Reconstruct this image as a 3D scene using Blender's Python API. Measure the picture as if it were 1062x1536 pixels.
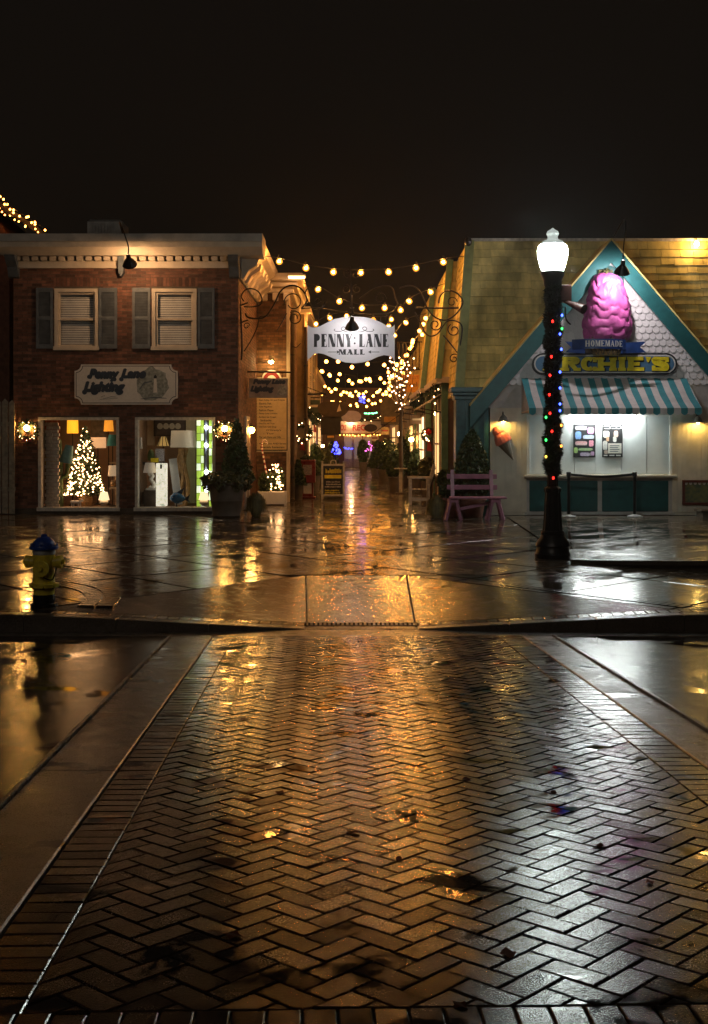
import bpy, bmesh, math, random
from mathutils import Vector, Matrix, noise as mnoise
R = math.radians
PI = math.pi
sc = bpy.context.scene
for o in list(bpy.data.objects):
    bpy.data.objects.remove(o)
col = sc.collection

# ---------------------------------------------------------------- camera
CZ, FPX, CX, HY = 1.6, 1800.0, 531.0, 660.0      # eye height, focal length in photo pixels, principal column, horizon row
cd = bpy.data.cameras.new('camera')
cam = bpy.data.objects.new('camera', cd)
col.objects.link(cam)
cam.location = (0, 0, CZ)
cam.rotation_euler = (R(90), 0, 0)
cd.sensor_fit = 'HORIZONTAL'
cd.sensor_width = 36.0
cd.lens = FPX / 1062 * 36.0
cd.shift_y = -(768 - HY) / 1062
cd.clip_start = 0.1
cd.clip_end = 1500
sc.camera = cam

# ---------------------------------------------------------------- world, moon-dim sun, exposure
w = bpy.data.worlds.new('World')
sc.world = w
w.use_nodes = True
nt = w.node_tree
nt.nodes.clear()
out = nt.nodes.new('ShaderNodeOutputWorld')
sky = nt.nodes.new('ShaderNodeTexSky')
sky.sky_type = 'NISHITA'
sky.sun_disc = False
sky.sun_elevation = R(-4)               # long after sunset
sky.sun_rotation = R(200)
b1 = nt.nodes.new('ShaderNodeBackground')
b1.inputs['Strength'].default_value = 0.02
nt.links.new(sky.outputs[0], b1.inputs['Color'])
b2 = nt.nodes.new('ShaderNodeBackground')          # even glow of the town on the night cloud
b2.inputs['Color'].default_value = (1.0, 0.74, 0.54, 1)
b2.inputs['Strength'].default_value = 0.0036
add = nt.nodes.new('ShaderNodeAddShader')
nt.links.new(b1.outputs[0], add.inputs[0])
nt.links.new(b2.outputs[0], add.inputs[1])
nt.links.new(add.outputs[0], out.inputs['Surface'])
sl = bpy.data.lights.new('sun', 'SUN')
sl.energy = 0.08
sl.angle = R(25)
sl.color = (1.0, 0.85, 0.7)
so = bpy.data.objects.new('sun', sl)
so.rotation_euler = (R(58), 0, R(-18))   # dim town light from behind the viewer
col.objects.link(so)
sc.view_settings.view_transform = 'Standard'
sc.view_settings.look = 'None'
sc.view_settings.gamma = 1
sc.view_settings.exposure = 0.5
sc.render.engine = 'CYCLES'
cy = sc.cycles
cy.use_denoising = True
try:
    cy.denoiser = 'OPENIMAGEDENOISE'
except Exception:
    pass
cy.use_light_tree = True
cy.sample_clamp_indirect = 4.0
cy.sample_clamp_direct = 0.0
cy.max_bounces = 6
cy.diffuse_bounces = 2
cy.glossy_bounces = 4
cy.transmission_bounces = 4
cy.transparent_max_bounces = 8
cy.caustics_reflective = False
cy.caustics_refractive = False

# ---------------------------------------------------------------- helpers
def rng(seed):
    return random.Random(seed)

def P(x, y, Y):
    """photo pixel at depth Y -> world point"""
    return Vector(((x - CX) / FPX * Y, Y, CZ + (HY - y) / FPX * Y))
def PX(x, Y): return (x - CX) / FPX * Y
def PZ(y, Y): return CZ + (HY - y) / FPX * Y

WL = {}                                            # world origin of each object

def setp(o, label=None, cat=None, group=None, kind=None):
    if label: o['label'] = label
    if cat: o['category'] = cat
    if group: o['group'] = group
    if kind: o['kind'] = kind
    return o

def thing(name, label, cat, loc=(0, 0, 0), group=None, rz=0.0):
    o = bpy.data.objects.new(name, None)
    o.empty_display_size = 0.1
    col.objects.link(o)
    o.location = loc
    o.rotation_euler = (0, 0, rz)
    WL[o.name] = Vector(loc)
    return setp(o, label, cat, group)

def link(name, me, parent=None, loc=(0, 0, 0)):
    o = bpy.data.objects.new(name, me)
    col.objects.link(o)
    o.location = loc
    if parent is not None:
        o.parent = parent
        WL[o.name] = WL[parent.name] + Vector(loc)
    else:
        WL[o.name] = Vector(loc)
    return o

def dup(root, loc=None, label=None, group=None, rz=None):
    def cp(o, par):
        c = o.copy()
        col.objects.link(c)
        c.parent = par
        WL[c.name] = WL.get(o.name, Vector())
        for ch in o.children:
            cp(ch, c)
        return c
    r = cp(root, None)
    if loc is not None: r.location = loc
    if rz is not None: r.rotation_euler[2] = rz
    if label: r['label'] = label
    if group: r['group'] = group
    return r

class MB:
    def __init__(self):
        self.v, self.f, self.m = [], [], []
    def face(self, pts, mi=0):
        n = len(self.v)
        self.v += [tuple(p) for p in pts]
        self.f.append(tuple(range(n, n + len(pts))))
        self.m.append(mi)
        return self
    def raw(self, vs, fs, mi=0):
        n = len(self.v)
        self.v += [tuple(p) for p in vs]
        self.f += [tuple(i + n for i in f) for f in fs]
        self.m += [mi] * len(fs)
        return self
    def box(self, x0, x1, y0, y1, z0, z1, mi=0):
        vs = [(x0, y0, z0), (x1, y0, z0), (x1, y1, z0), (x0, y1, z0), (x0, y0, z1), (x1, y0, z1), (x1, y1, z1), (x0, y1, z1)]
        return self.raw(vs, [(3, 2, 1, 0), (4, 5, 6, 7), (0, 1, 5, 4), (1, 2, 6, 5), (2, 3, 7, 6), (3, 0, 4, 7)], mi)
    def bar(self, a, b, wx, wz, mi=0, up=(0, 0, 1)):
        """square-section bar from a to b"""
        a, b = Vector(a), Vector(b)
        d = (b - a).normalized()
        up = Vector(up)
        if abs(d.dot(up)) > 0.98: up = Vector((0, 1, 0))
        s = d.cross(up).normalized() * wx / 2
        t = s.cross(d).normalized() * wz / 2
        vs = [a - s - t, a + s - t, a + s + t, a - s + t, b - s - t, b + s - t, b + s + t, b - s + t]
        return self.raw(vs, [(3, 2, 1, 0), (4, 5, 6, 7), (0, 1, 5, 4), (1, 2, 6, 5), (2, 3, 7, 6), (3, 0, 4, 7)], mi)
    def bbox(self, x0, x1, y0, y1, z0, z1, b=0.01, mi=0):
        """box with chamfered vertical and horizontal edges on the -Y side (front) and top"""
        ring = lambda z, i: [(x0 + i, y0 + i, z), (x1 - i, y0 + i, z), (x1 - i, y1 - i, z), (x0 + i, y1 - i, z)]
        vs = ring(z0, b) + ring(z0 + b, 0) + ring(z1 - b, 0) + ring(z1, b)
        fs = [(3, 2, 1, 0), (12, 13, 14, 15)]
        for k in range(3):
            for i in range(4):
                j = (i + 1) % 4
                fs.append((k * 4 + i, k * 4 + j, k * 4 + 4 + j, k * 4 + 4 + i))
        return self.raw(vs, fs, mi)
    def tube(self, pts, r, n=6, mi=0, cap=True, closed=False):
        pts = [Vector(p) for p in pts]
        rs = r if isinstance(r, (list, tuple)) else [r] * len(pts)
        N = len(pts)
        base = len(self.v)
        prev = None
        for i, p in enumerate(pts):
            if closed: d = pts[(i + 1) % N] - pts[i - 1]
            else: d = pts[min(i + 1, N - 1)] - pts[max(i - 1, 0)]
            d.normalize()
            if prev is None:
                u = Vector((0, 0, 1)) if abs(d.z) < 0.9 else Vector((0, 1, 0))
                u = (u - d * u.dot(d)).normalized()
            else:
                u = (prev - d * prev.dot(d))
                u = u.normalized() if u.length > 1e-6 else Vector((1, 0, 0))
            prev = u
            q = d.cross(u)
            for k in range(n):
                a = 2 * PI * k / n
                self.v.append(tuple(p + (u * math.cos(a) + q * math.sin(a)) * rs[i]))
        seg = N if closed else N - 1
        for i in range(seg):
            j = (i + 1) % N
            for k in range(n):
                l = (k + 1) % n
                self.f.append((base + i * n + k, base + i * n + l, base + j * n + l, base + j * n + k))
                self.m.append(mi)
        if cap and not closed:
            self.f.append(tuple(base + k for k in reversed(range(n)))); self.m.append(mi)
            self.f.append(tuple(base + (N - 1) * n + k for k in range(n))); self.m.append(mi)
        return self
    def lathe(self, prof, c=(0, 0, 0), n=16, mi=0, cap=True, sx=1, sy=1, flute=0.0, nf=0):
        """prof: list of (radius, z)"""
        base = len(self.v)
        for r, z in prof:
            for k in range(n):
                a = 2 * PI * k / n
                rr = r * (1 - flute * (k % 2 if nf == 0 else 0.5 - 0.5 * math.cos(nf * a)))
                self.v.append((c[0] + rr * math.cos(a) * sx, c[1] + rr * math.sin(a) * sy, c[2] + z))
        for i in range(len(prof) - 1):
            for k in range(n):
                l = (k + 1) % n
                self.f.append((base + i * n + k, base + i * n + l, base + (i + 1) * n + l, base + (i + 1) * n + k))
                self.m.append(mi)
        if cap:
            self.f.append(tuple(base + k for k in reversed(range(n)))); self.m.append(mi)
            e = base + (len(prof) - 1) * n
            self.f.append(tuple(e + k for k in range(n))); self.m.append(mi)
        return self
    def ball(self, c, r, n=8, m=5, mi=0, sz=1.0):
        prof = [(max(r * math.sin(PI * i / m), r * 0.02), -r * sz * math.cos(PI * i / m)) for i in range(m + 1)]
        return self.lathe(prof, c, n, mi)
    def prism(self, poly, y0, y1, mi=0, mi_side=None):
        """poly of (x,z), front at y0, back at y1"""
        n = len(poly)
        A = sum(poly[i][0] * poly[(i + 1) % n][1] - poly[(i + 1) % n][0] * poly[i][1] for i in range(n))
        if A < 0: poly = poly[::-1]
        vs = [(x, y0, z) for x, z in poly] + [(x, y1, z) for x, z in poly]
        self.raw(vs, [tuple(range(n))], mi)
        n0 = len(self.v) - 2 * n
        fs = [tuple(n0 + n + i for i in reversed(range(n)))]
        for i in range(n):
            j = (i + 1) % n
            fs.append((n0 + j, n0 + i, n0 + n + i, n0 + n + j))
        self.f += fs
        self.m += [mi if mi_side is None else mi_side] * len(fs)
        return self
    def slab(self, poly, zf, th, inset=0.0, bev=0.0, mi=0):
        """horizontal polygon (x,y); zf(x,y) gives the top; th thickness; chamfered edge"""
        n = len(poly)
        A = sum(poly[i][0] * poly[(i + 1) % n][1] - poly[(i + 1) % n][0] * poly[i][1] for i in range(n))
        if A < 0: poly = poly[::-1]
        def off(pl, d):
            res = []
            for i in range(n):
                p0, p1, p2 = Vector(pl[i - 1]).to_2d(), Vector(pl[i]).to_2d(), Vector(pl[(i + 1) % n]).to_2d()
                a = (p1 - p0).normalized(); b = (p2 - p1).normalized()
                na, nb = Vector((-a.y, a.x)), Vector((-b.y, b.x))
                m = na + nb
                q = 1 + na.dot(nb)
                m = m / q if q > 0.15 else na
                res.append(p1 + m * d)
            return res
        o1 = off(poly, inset)
        o2 = off(poly, inset + bev)
        vs = [(p.x, p.y, zf(p.x, p.y)) for p in o2] + [(p.x, p.y, zf(p.x, p.y) - bev * 0.7) for p in o1] + [(p.x, p.y, zf(p.x, p.y) - th) for p in o1]
        fs = [tuple(range(n))]
        for k in range(2):
            for i in range(n):
                j = (i + 1) % n
                fs.append((k * n + j, k * n + i, (k + 1) * n + i, (k + 1) * n + j))
        return self.raw(vs, fs, mi)
    def mesh(self, name, mats, smooth=False, shift=None):
        me = bpy.data.meshes.new(name)
        vs = self.v if shift is None else [(a - shift[0], b - shift[1], c - shift[2]) for a, b, c in self.v]
        me.from_pydata(vs, [], self.f)
        if not isinstance(mats, (list, tuple)): mats = [mats]
        for m in mats: me.materials.append(m)
        if len(mats) > 1: me.polygons.foreach_set('material_index', self.m)
        if smooth:
            me.polygons.foreach_set('use_smooth', [True] * len(self.f))
            try: me.set_sharp_from_angle(angle=R(42))
            except Exception: pass
        me.update()
        return me
    def build(self, name, mats, parent=None, smooth=False, local=False, origin=None):
        """vertices in world space unless local; top-level objects get an origin at the base"""
        if parent is None:
            if origin is None:
                xs = [v[0] for v in self.v]; ys = [v[1] for v in self.v]; zs = [v[2] for v in self.v]
                origin = ((min(xs) + max(xs)) / 2, (min(ys) + max(ys)) / 2, min(zs))
            return link(name, self.mesh(name, mats, smooth, origin), None, origin)
        return link(name, self.mesh(name, mats, smooth, None if local else WL[parent.name]), parent)

def clip(poly, f):
    """clip convex polygon by f(p) >= 0"""
    res = []
    n = len(poly)
    for i in range(n):
        a, b = poly[i], poly[(i + 1) % n]
        fa, fb = f(a), f(b)
        if fa >= 0: res.append(a)
        if (fa >= 0) != (fb >= 0):
            t = fa / (fa - fb)
            res.append((a[0] + (b[0] - a[0]) * t, a[1] + (b[1] - a[1]) * t))
    out = []
    for p in res:
        if not out or (abs(p[0] - out[-1][0]) + abs(p[1] - out[-1][1])) > 1e-5: out.append(p)
    if len(out) > 1 and (abs(out[0][0] - out[-1][0]) + abs(out[0][1] - out[-1][1])) < 1e-5: out.pop()
    return out
def area(poly):
    n = len(poly)
    return abs(sum(poly[i][0] * poly[(i + 1) % n][1] - poly[(i + 1) % n][0] * poly[i][1] for i in range(n))) / 2

def arc(c, r, a0, a1, n, Y=None, plane='xz', sx=1, sz=1):
    pts = []
    for i in range(n + 1):
        a = R(a0 + (a1 - a0) * i / n)
        x, z = c[0] + r * sx * math.cos(a), c[1] + r * sz * math.sin(a)
        pts.append((x, Y, z) if plane == 'xz' else (x, z, Y))
    return pts
def spiral(c, r0, r1, a0, a1, n, Y):
    pts = []
    for i in range(n + 1):
        t = i / n
        a = R(a0 + (a1 - a0) * t); r = r0 + (r1 - r0) * t
        pts.append((c[0] + r * math.cos(a), Y, c[1] + r * math.sin(a)))
    return pts
def smooth_path(pts, sub=6):
    """Catmull-Rom through points"""
    pts = [Vector(p) for p in pts]
    res = []
    for i in range(len(pts) - 1):
        p0, p1, p2, p3 = pts[max(i - 1, 0)], pts[i], pts[i + 1], pts[min(i + 2, len(pts) - 1)]
        for k in range(sub):
            t = k / sub
            res.append(0.5 * ((2 * p1) + (p2 - p0) * t + (2 * p0 - 5 * p1 + 4 * p2 - p3) * t * t + (3 * p1 - p0 - 3 * p2 + p3) * t ** 3))
    res.append(pts[-1])
    return res

# ---------------------------------------------------------------- materials
def newmat(name):
    m = bpy.data.materials.new(name)
    m.use_nodes = True
    n = m.node_tree
    b = n.nodes['Principled BSDF']
    return m, n, b
def N(n, t, **kw):
    x = n.nodes.new(t)
    for k, v in kw.items():
        setattr(x, k, v)
    return x
def noise(n, scale, detail=4, rough=0.55, coord='pos', dist=0.0, mapscale=None):
    t = N(n, 'ShaderNodeTexNoise')
    t.inputs['Scale'].default_value = scale
    t.inputs['Detail'].default_value = detail
    t.inputs['Roughness'].default_value = rough
    t.inputs['Distortion'].default_value = dist
    if coord == 'pos':
        g = N(n, 'ShaderNodeNewGeometry'); src = g.outputs['Position']
    else:
        g = N(n, 'ShaderNodeTexCoord'); src = g.outputs['Object']
    if mapscale:
        mp = N(n, 'ShaderNodeMapping')
        mp.inputs['Scale'].default_value = mapscale
        n.links.new(src, mp.inputs['Vector']); src = mp.outputs[0]
    n.links.new(src, t.inputs['Vector'])
    return t
def ramp(n, src, stops):
    r = N(n, 'ShaderNodeValToRGB')
    e = r.color_ramp.elements
    while len(e) < len(stops): e.new(0.5)
    for i, (p, c) in enumerate(stops):
        e[i].position = p
        e[i].color = (c[0], c[1], c[2], 1) if isinstance(c, (tuple, list)) else (c, c, c, 1)
    n.links.new(src, r.inputs[0])
    return r
def mixc(n, fac, a, b, mode='MIX'):
    m = N(n, 'ShaderNodeMix', data_type='RGBA', blend_type=mode)
    for sock, val in ((m.inputs[0], fac), (m.inputs[6], a), (m.inputs[7], b)):
        if hasattr(val, 'links') or hasattr(val, 'is_linked'): n.links.new(val, sock)
        elif isinstance(val, (tuple, list)): sock.default_value = (val[0], val[1], val[2], 1)
        else: sock.default_value = val
    return m.outputs[2]

def mat(name, base, rough=0.6, metal=0.0, var=0.25, nscale=6.0, bump=0.0, bscale=60.0, tint=0.0, spec=0.5, coat=0.0, coord='pos', island=False, stretch=None, base2=None):
    m, n, b = newmat(name)
    t = noise(n, nscale, coord=coord, mapscale=stretch)
    lo = tuple(c * (1 - var) for c in base) if base2 is None else base2
    hi = tuple(min(1, c * (1 + var)) for c in base) if base2 is None else base
    c = ramp(n, t.outputs[0], [(0.3, lo), (0.7, hi)]).outputs[0]
    if tint:
        if island:
            g = N(n, 'ShaderNodeNewGeometry'); rs = g.outputs['Random Per Island']
        else:
            g = N(n, 'ShaderNodeObjectInfo'); rs = g.outputs['Random']
        rr = ramp(n, rs, [(0.0, 1 - tint), (1.0, 1 + tint)])
        rr.color_ramp.elements[1].color = (1 + tint,) * 3 + (1,)
        c = mixc(n, 1.0, c, rr.outputs[0], 'MULTIPLY')
    n.links.new(c, b.inputs['Base Color'])
    rt = noise(n, nscale * 2.3, coord=coord)
    r = N(n, 'ShaderNodeMapRange')
    r.inputs[3].default_value = max(0.02, rough - 0.12); r.inputs[4].default_value = min(1, rough + 0.12)
    n.links.new(rt.outputs[0], r.inputs[0])
    n.links.new(r.outputs[0], b.inputs['Roughness'])
    b.inputs['Metallic'].default_value = metal
    b.inputs['Specular IOR Level'].default_value = spec
    b.inputs['Coat Weight'].default_value = coat
    if bump:
        bt = noise(n, bscale, 5, coord=coord)
        bp = N(n, 'ShaderNodeBump')
        bp.inputs['Strength'].default_value = bump
        bp.inputs['Distance'].default_value = 0.01
        n.links.new(bt.outputs[0], bp.inputs['Height'])
        n.links.new(bp.outputs[0], b.inputs['Normal'])
    return m

def wet(name, base, rlo, rhi, grain=220.0, gstr=0.25, pud=0.62, pscale=0.9, tint=0.0, island=False, dirt=0.5, ripple=0.0, film=0.0, spec=0.5):
    """rain-wet paving: grainy where the stone stands out of the water film, mirror-smooth where water lies"""
    m, n, b = newmat(name)
    t = noise(n, 1.7, 6, 0.6)
    t2 = noise(n, 95.0, 4, 0.7)
    mm = N(n, 'ShaderNodeMath', operation='MULTIPLY')
    n.links.new(t.outputs[0], mm.inputs[0]); n.links.new(t2.outputs[0], mm.inputs[1])
    c = ramp(n, mm.outputs[0], [(0.1, tuple(x * (1 - dirt) for x in base)), (0.4, tuple(x * 1.35 for x in base))]).outputs[0]
    if tint:
        if island:
            g = N(n, 'ShaderNodeNewGeometry'); rs = g.outputs['Random Per Island']
        else:
            g = N(n, 'ShaderNodeObjectInfo'); rs = g.outputs['Random']
        rr = ramp(n, rs, [(0.0, 1 - tint), (1.0, 1)])
        rr.color_ramp.elements[1].color = (1 + tint,) * 3 + (1,)
        c = mixc(n, 1.0, c, rr.outputs[0], 'MULTIPLY')
    n.links.new(c, b.inputs['Base Color'])
    p = noise(n, pscale, 5, 0.62, dist=0.4)
    pm = N(n, 'ShaderNodeMapRange')                 # 0 damp .. 1 standing water
    pm.inputs[1].default_value = pud - 0.05; pm.inputs[2].default_value = pud + 0.03
    n.links.new(p.outputs[0], pm.inputs[0])
    rt = noise(n, 5.0, 4, 0.6)
    rm = N(n, 'ShaderNodeMapRange')
    rm.inputs[1].default_value = 0.3; rm.inputs[2].default_value = 0.7
    rm.inputs[3].default_value = rlo; rm.inputs[4].default_value = rhi
    n.links.new(rt.outputs[0], rm.inputs[0])
    sp = noise(n, 160.0, 2, 0.7)
    sm_ = N(n, 'ShaderNodeMapRange'); sm_.inputs[1].default_value = 0.35; sm_.inputs[2].default_value = 0.65
    sm_.inputs[3].default_value = 0.6; sm_.inputs[4].default_value = 1.45
    n.links.new(sp.outputs[0], sm_.inputs[0])
    rq = N(n, 'ShaderNodeMath', operation='MULTIPLY')
    n.links.new(rm.outputs[0], rq.inputs[0]); n.links.new(sm_.outputs[0], rq.inputs[1])
    rx = N(n, 'ShaderNodeMix', data_type='FLOAT')
    n.links.new(pm.outputs[0], rx.inputs[0]); n.links.new(rq.outputs[0], rx.inputs[2])
    rx.inputs[3].default_value = 0.045
    n.links.new(rx.outputs[0], b.inputs['Roughness'])
    b.inputs['Specular IOR Level'].default_value = spec
    gt = noise(n, grain, 3, 0.7)
    inv = N(n, 'ShaderNodeMapRange')
    inv.inputs[3].default_value = gstr; inv.inputs[4].default_value = film
    n.links.new(pm.outputs[0], inv.inputs[0])
    bp = N(n, 'ShaderNodeBump')
    bp.inputs['Distance'].default_value = 0.004
    n.links.new(inv.outputs[0], bp.inputs['Strength'])
    n.links.new(gt.outputs[0], bp.inputs['Height'])
    last = bp
    if ripple:
        wt = noise(n, 7.0, 3, 0.6)
        bq = N(n, 'ShaderNodeBump')
        bq.inputs['Strength'].default_value = ripple
        bq.inputs['Distance'].default_value = 0.02
        n.links.new(wt.outputs[0], bq.inputs['Height'])
        n.links.new(bp.outputs[0], bq.inputs['Normal'])
        last = bq
    n.links.new(last.outputs[0], b.inputs['Normal'])
    return m

def emit(name, color, strength):
    m, n, b = newmat(name)
    b.inputs['Base Color'].default_value = (*color, 1)
    b.inputs['Emission Color'].default_value = (*color, 1)
    b.inputs['Emission Strength'].default_value = strength
    b.inputs['Roughness'].default_value = 0.4
    return m
def glass(name, color=(1, 1, 1), rough=0.0, alpha=0.12):
    """thin clear pane: mostly see-through, glossy where it mirrors"""
    m, n, b = newmat(name)
    n.nodes.remove(b)
    tr = N(n, 'ShaderNodeBsdfTransparent'); tr.inputs[0].default_value = (*color, 1)
    gl = N(n, 'ShaderNodeBsdfGlossy'); gl.inputs['Roughness'].default_value = rough
    lw = N(n, 'ShaderNodeLayerWeight'); lw.inputs[0].default_value = 0.5
    pw = N(n, 'ShaderNodeMath', operation='POWER'); pw.inputs[1].default_value = 4.0
    n.links.new(lw.outputs['Facing'], pw.inputs[0])
    fr = N(n, 'ShaderNodeMapRange'); fr.inputs[3].default_value = 0.045; fr.inputs[4].default_value = 1.0
    n.links.new(pw.outputs[0], fr.inputs[0])
    mx = N(n, 'ShaderNodeMixShader')
    n.links.new(fr.outputs[0], mx.inputs[0]); n.links.new(tr.outputs[0], mx.inputs[1]); n.links.new(gl.outputs[0], mx.inputs[2])
    n.links.new(mx.outputs[0], n.nodes['Material Output'].inputs['Surface'])
    return m

M = {}
M['paver'] = wet('wet_brick_paver', (0.030, 0.019, 0.013), 0.10, 0.23, 150, 0.13, 0.60, 2.6, tint=0.45, film=0.02)
M['paver_far'] = wet('wet_brick_paver_far', (0.030, 0.019, 0.013), 0.10, 0.23, 150, 0.13, 0.60, 2.6, tint=0.45, island=True, film=0.02)
M['ramp'] = wet('wet_ramp_concrete', (0.07, 0.054, 0.038), 0.13, 0.26, 170, 0.10, 0.66, 1.8, film=0.01)
M['bed'] = wet('wet_joint_sand', (0.02, 0.016, 0.012), 0.5, 0.7, 200, 0.5, 0.8)
M['asphalt'] = wet('wet_asphalt', (0.013, 0.012, 0.012), 0.10, 0.22, 110, 0.19, 0.60, 1.3, film=0.02)
M['band'] = wet('wet_concrete_band', (0.20, 0.175, 0.15), 0.2, 0.36, 200, 0.14, 0.64, 1.8, film=0.02)
M['slab'] = wet('wet_paving_slab', (0.07, 0.054, 0.038), 0.10, 0.27, 190, 0.10, 0.55, 1.1, tint=0.25, ripple=0.10, film=0.02)
M['kerb'] = wet('wet_kerb_stone', (0.09, 0.07, 0.052), 0.2, 0.38, 220, 0.12, 0.68, film=0.02)
M['soil'] = mat('dark_ground', (0.03, 0.026, 0.02), 0.9)
M['brick'] = mat('red_brick', (0.145, 0.060, 0.036), 0.75, var=0.35, nscale=9, bump=0.3, bscale=90, tint=0.5)
M['brick_far'] = mat('red_brick_bulk', (0.145, 0.060, 0.036), 0.75, var=0.35, nscale=9, bump=0.3, bscale=90, tint=0.5, island=True)
M['brick2'] = mat('brown_brick', (0.22, 0.11, 0.05), 0.72, var=0.35, nscale=9, bump=0.3, bscale=90, tint=0.5)
M['brick2_shaded'] = mat('brown_brick_shaded', (0.13, 0.06, 0.03), 0.72, var=0.35, nscale=9, bump=0.3, bscale=90, tint=0.5, island=True)  # darker copy of the brown brick: the annexe side's shade is in the colour
M['mortar'] = mat('mortar', (0.11, 0.085, 0.06), 0.9, bump=0.2)
M['cream'] = mat('cream_painted_trim', (0.62, 0.52, 0.40), 0.5, var=0.12, nscale=5, bump=0.1, bscale=40)
M['flash'] = mat('grey_metal_flashing', (0.42, 0.38, 0.33), 0.45, var=0.25, nscale=3, bump=0.15, bscale=8)
M['white'] = mat('white_paint', (0.72, 0.70, 0.66), 0.45, var=0.08, nscale=5, bump=0.08, bscale=50)
M['offwhite'] = mat('worn_white_paint', (0.55, 0.51, 0.44), 0.6, var=0.25, nscale=14, bump=0.2, bscale=60)
M['shutter'] = mat('blue_grey_shutter_paint', (0.10, 0.115, 0.13), 0.55, var=0.25, nscale=8)
M['blind'] = mat('blind_slat', (0.72, 0.69, 0.64), 0.6, var=0.1)
M['dark'] = mat('dark_interior', (0.02, 0.018, 0.016), 0.9)
M['black'] = mat('black_metal', (0.012, 0.012, 0.012), 0.35, metal=0.2)
M['iron'] = mat('wrought_iron', (0.02, 0.018, 0.016), 0.32, metal=0.7, bump=0.2, bscale=120)
M['shade_in'] = mat('white_enamel', (0.8, 0.78, 0.72), 0.4)
M['signface'] = mat('pale_sign_board', (0.72, 0.66, 0.58), 0.55, var=0.06, nscale=18)
M['signwhite'] = mat('white_sign_board', (0.74, 0.73, 0.76), 0.5, var=0.03)
M['ink'] = mat('black_lettering', (0.015, 0.016, 0.02), 0.5)
M['inkblue'] = mat('dark_blue_lettering', (0.03, 0.045, 0.07), 0.5)
M['pic'] = mat('painted_lighthouse_ground', (0.28, 0.29, 0.25), 0.6, var=0.5, nscale=16)
M['glass'] = glass('window_glass')
M['teal'] = mat('teal_paint', (0.022, 0.125, 0.13), 0.4, var=0.15, nscale=8, bump=0.1)
M['tealdark'] = mat('dark_teal_paint', (0.012, 0.075, 0.075), 0.4, var=0.2, nscale=6)
M['tealpost'] = mat('blue_green_post_paint', (0.025, 0.10, 0.115), 0.35, var=0.3, nscale=9)
M['green'] = mat('green_post_paint', (0.12, 0.24, 0.15), 0.45, var=0.2, nscale=7)
M['sage'] = mat('sage_trim_paint', (0.33, 0.36, 0.14), 0.5, var=0.15)
M['scallop'] = mat('white_scallop_shingle', (0.74, 0.71, 0.71), 0.55, var=0.06, tint=0.08, nscale=9)
M['shingle'] = mat('weathered_yellow_shingle', (0.68, 0.55, 0.20), 0.75, var=0.4, nscale=3.0, bump=0.25, bscale=40, tint=0.18, stretch=(1, 1, 0.4))
M['clap'] = mat('grey_white_clapboard', (0.45, 0.42, 0.40), 0.55, var=0.12)
M['stucco'] = mat('beige_grooved_board', (0.58, 0.52, 0.42), 0.6, var=0.14, nscale=4, bump=0.2, bscale=70)
M['panel'] = mat('white_serving_panel', (0.70, 0.73, 0.72), 0.35, var=0.05)
M['aw_w'] = mat('awning_canvas_white', (0.66, 0.60, 0.58), 0.7, var=0.1, bump=0.15, bscale=30)
M['aw_t'] = mat('awning_canvas_teal', (0.05, 0.27, 0.31), 0.7, var=0.15, bump=0.15, bscale=30)
M['pinkice'] = mat('pink_ice_cream_paint', (0.52, 0.10, 0.34), 0.5, var=0.22, nscale=7, bump=0.5, bscale=18)
M['cone'] = mat('waffle_cone_paint', (0.42, 0.25, 0.10), 0.5, var=0.2)
M['redice'] = mat('red_ice_cream_paint', (0.68, 0.16, 0.11), 0.45)
M['coneD'] = mat('dark_cone_paint', (0.16, 0.12, 0.08), 0.55)
M['navy'] = mat('navy_ribbon_paint', (0.015, 0.05, 0.20), 0.4)
M['signblue'] = mat('blue_sign_paint', (0.05, 0.14, 0.26), 0.4, var=0.1)
M['signblue2'] = mat('light_blue_sign_paint', (0.08, 0.19, 0.32), 0.4, var=0.1)
M['yellow'] = mat('yellow_lettering', (0.88, 0.66, 0.02), 0.45)
M['pinkbench'] = mat('pink_bench_paint', (0.40, 0.17, 0.25), 0.4, var=0.2, nscale=7, bump=0.15)
M['leaf'] = mat('evergreen_leaf', (0.045, 0.075, 0.025), 0.55, var=0.4, tint=0.4, island=True)
M['leaf2'] = mat('olive_leaf', (0.085, 0.085, 0.03), 0.55, var=0.4, tint=0.4, island=True)
M['leafw'] = mat('holiday_garland_needle', (0.018, 0.038, 0.016), 0.6, var=0.4, tint=0.4, island=True)
M['grassy'] = mat('dry_ornamental_grass', (0.14, 0.11, 0.03), 0.6, var=0.4, tint=0.4, island=True)
M['bark'] = mat('bark', (0.07, 0.05, 0.035), 0.9, bump=0.4, bscale=60)
M['pot'] = mat('stone_planter', (0.12, 0.09, 0.065), 0.7, var=0.25, bump=0.25, bscale=40)
M['terracotta'] = mat('terracotta', (0.22, 0.09, 0.06), 0.7, bump=0.2)
M['hyd_y'] = mat('yellow_hydrant_paint', (0.78, 0.60, 0.05), 0.35, var=0.2, nscale=18, bump=0.2, bscale=60)
M['hyd_b'] = mat('blue_hydrant_paint', (0.015, 0.06, 0.30), 0.32, var=0.15)
M['silver'] = mat('silver_band', (0.55, 0.55, 0.56), 0.35, metal=0.4)
M['fence'] = mat('weathered_picket', (0.30, 0.25, 0.18), 0.8, var=0.35, nscale=10, bump=0.3, bscale=50)
M['siding'] = mat('cream_wall_siding', (0.30, 0.21, 0.11), 0.6, var=0.2, bump=0.15)
M['brownboard'] = mat('brown_wall_board', (0.17, 0.10, 0.055), 0.6, var=0.25, stretch=(1, 1, 0.3))
M['greybox'] = mat('galvanised_unit', (0.30, 0.29, 0.27), 0.5, metal=0.5)
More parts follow.
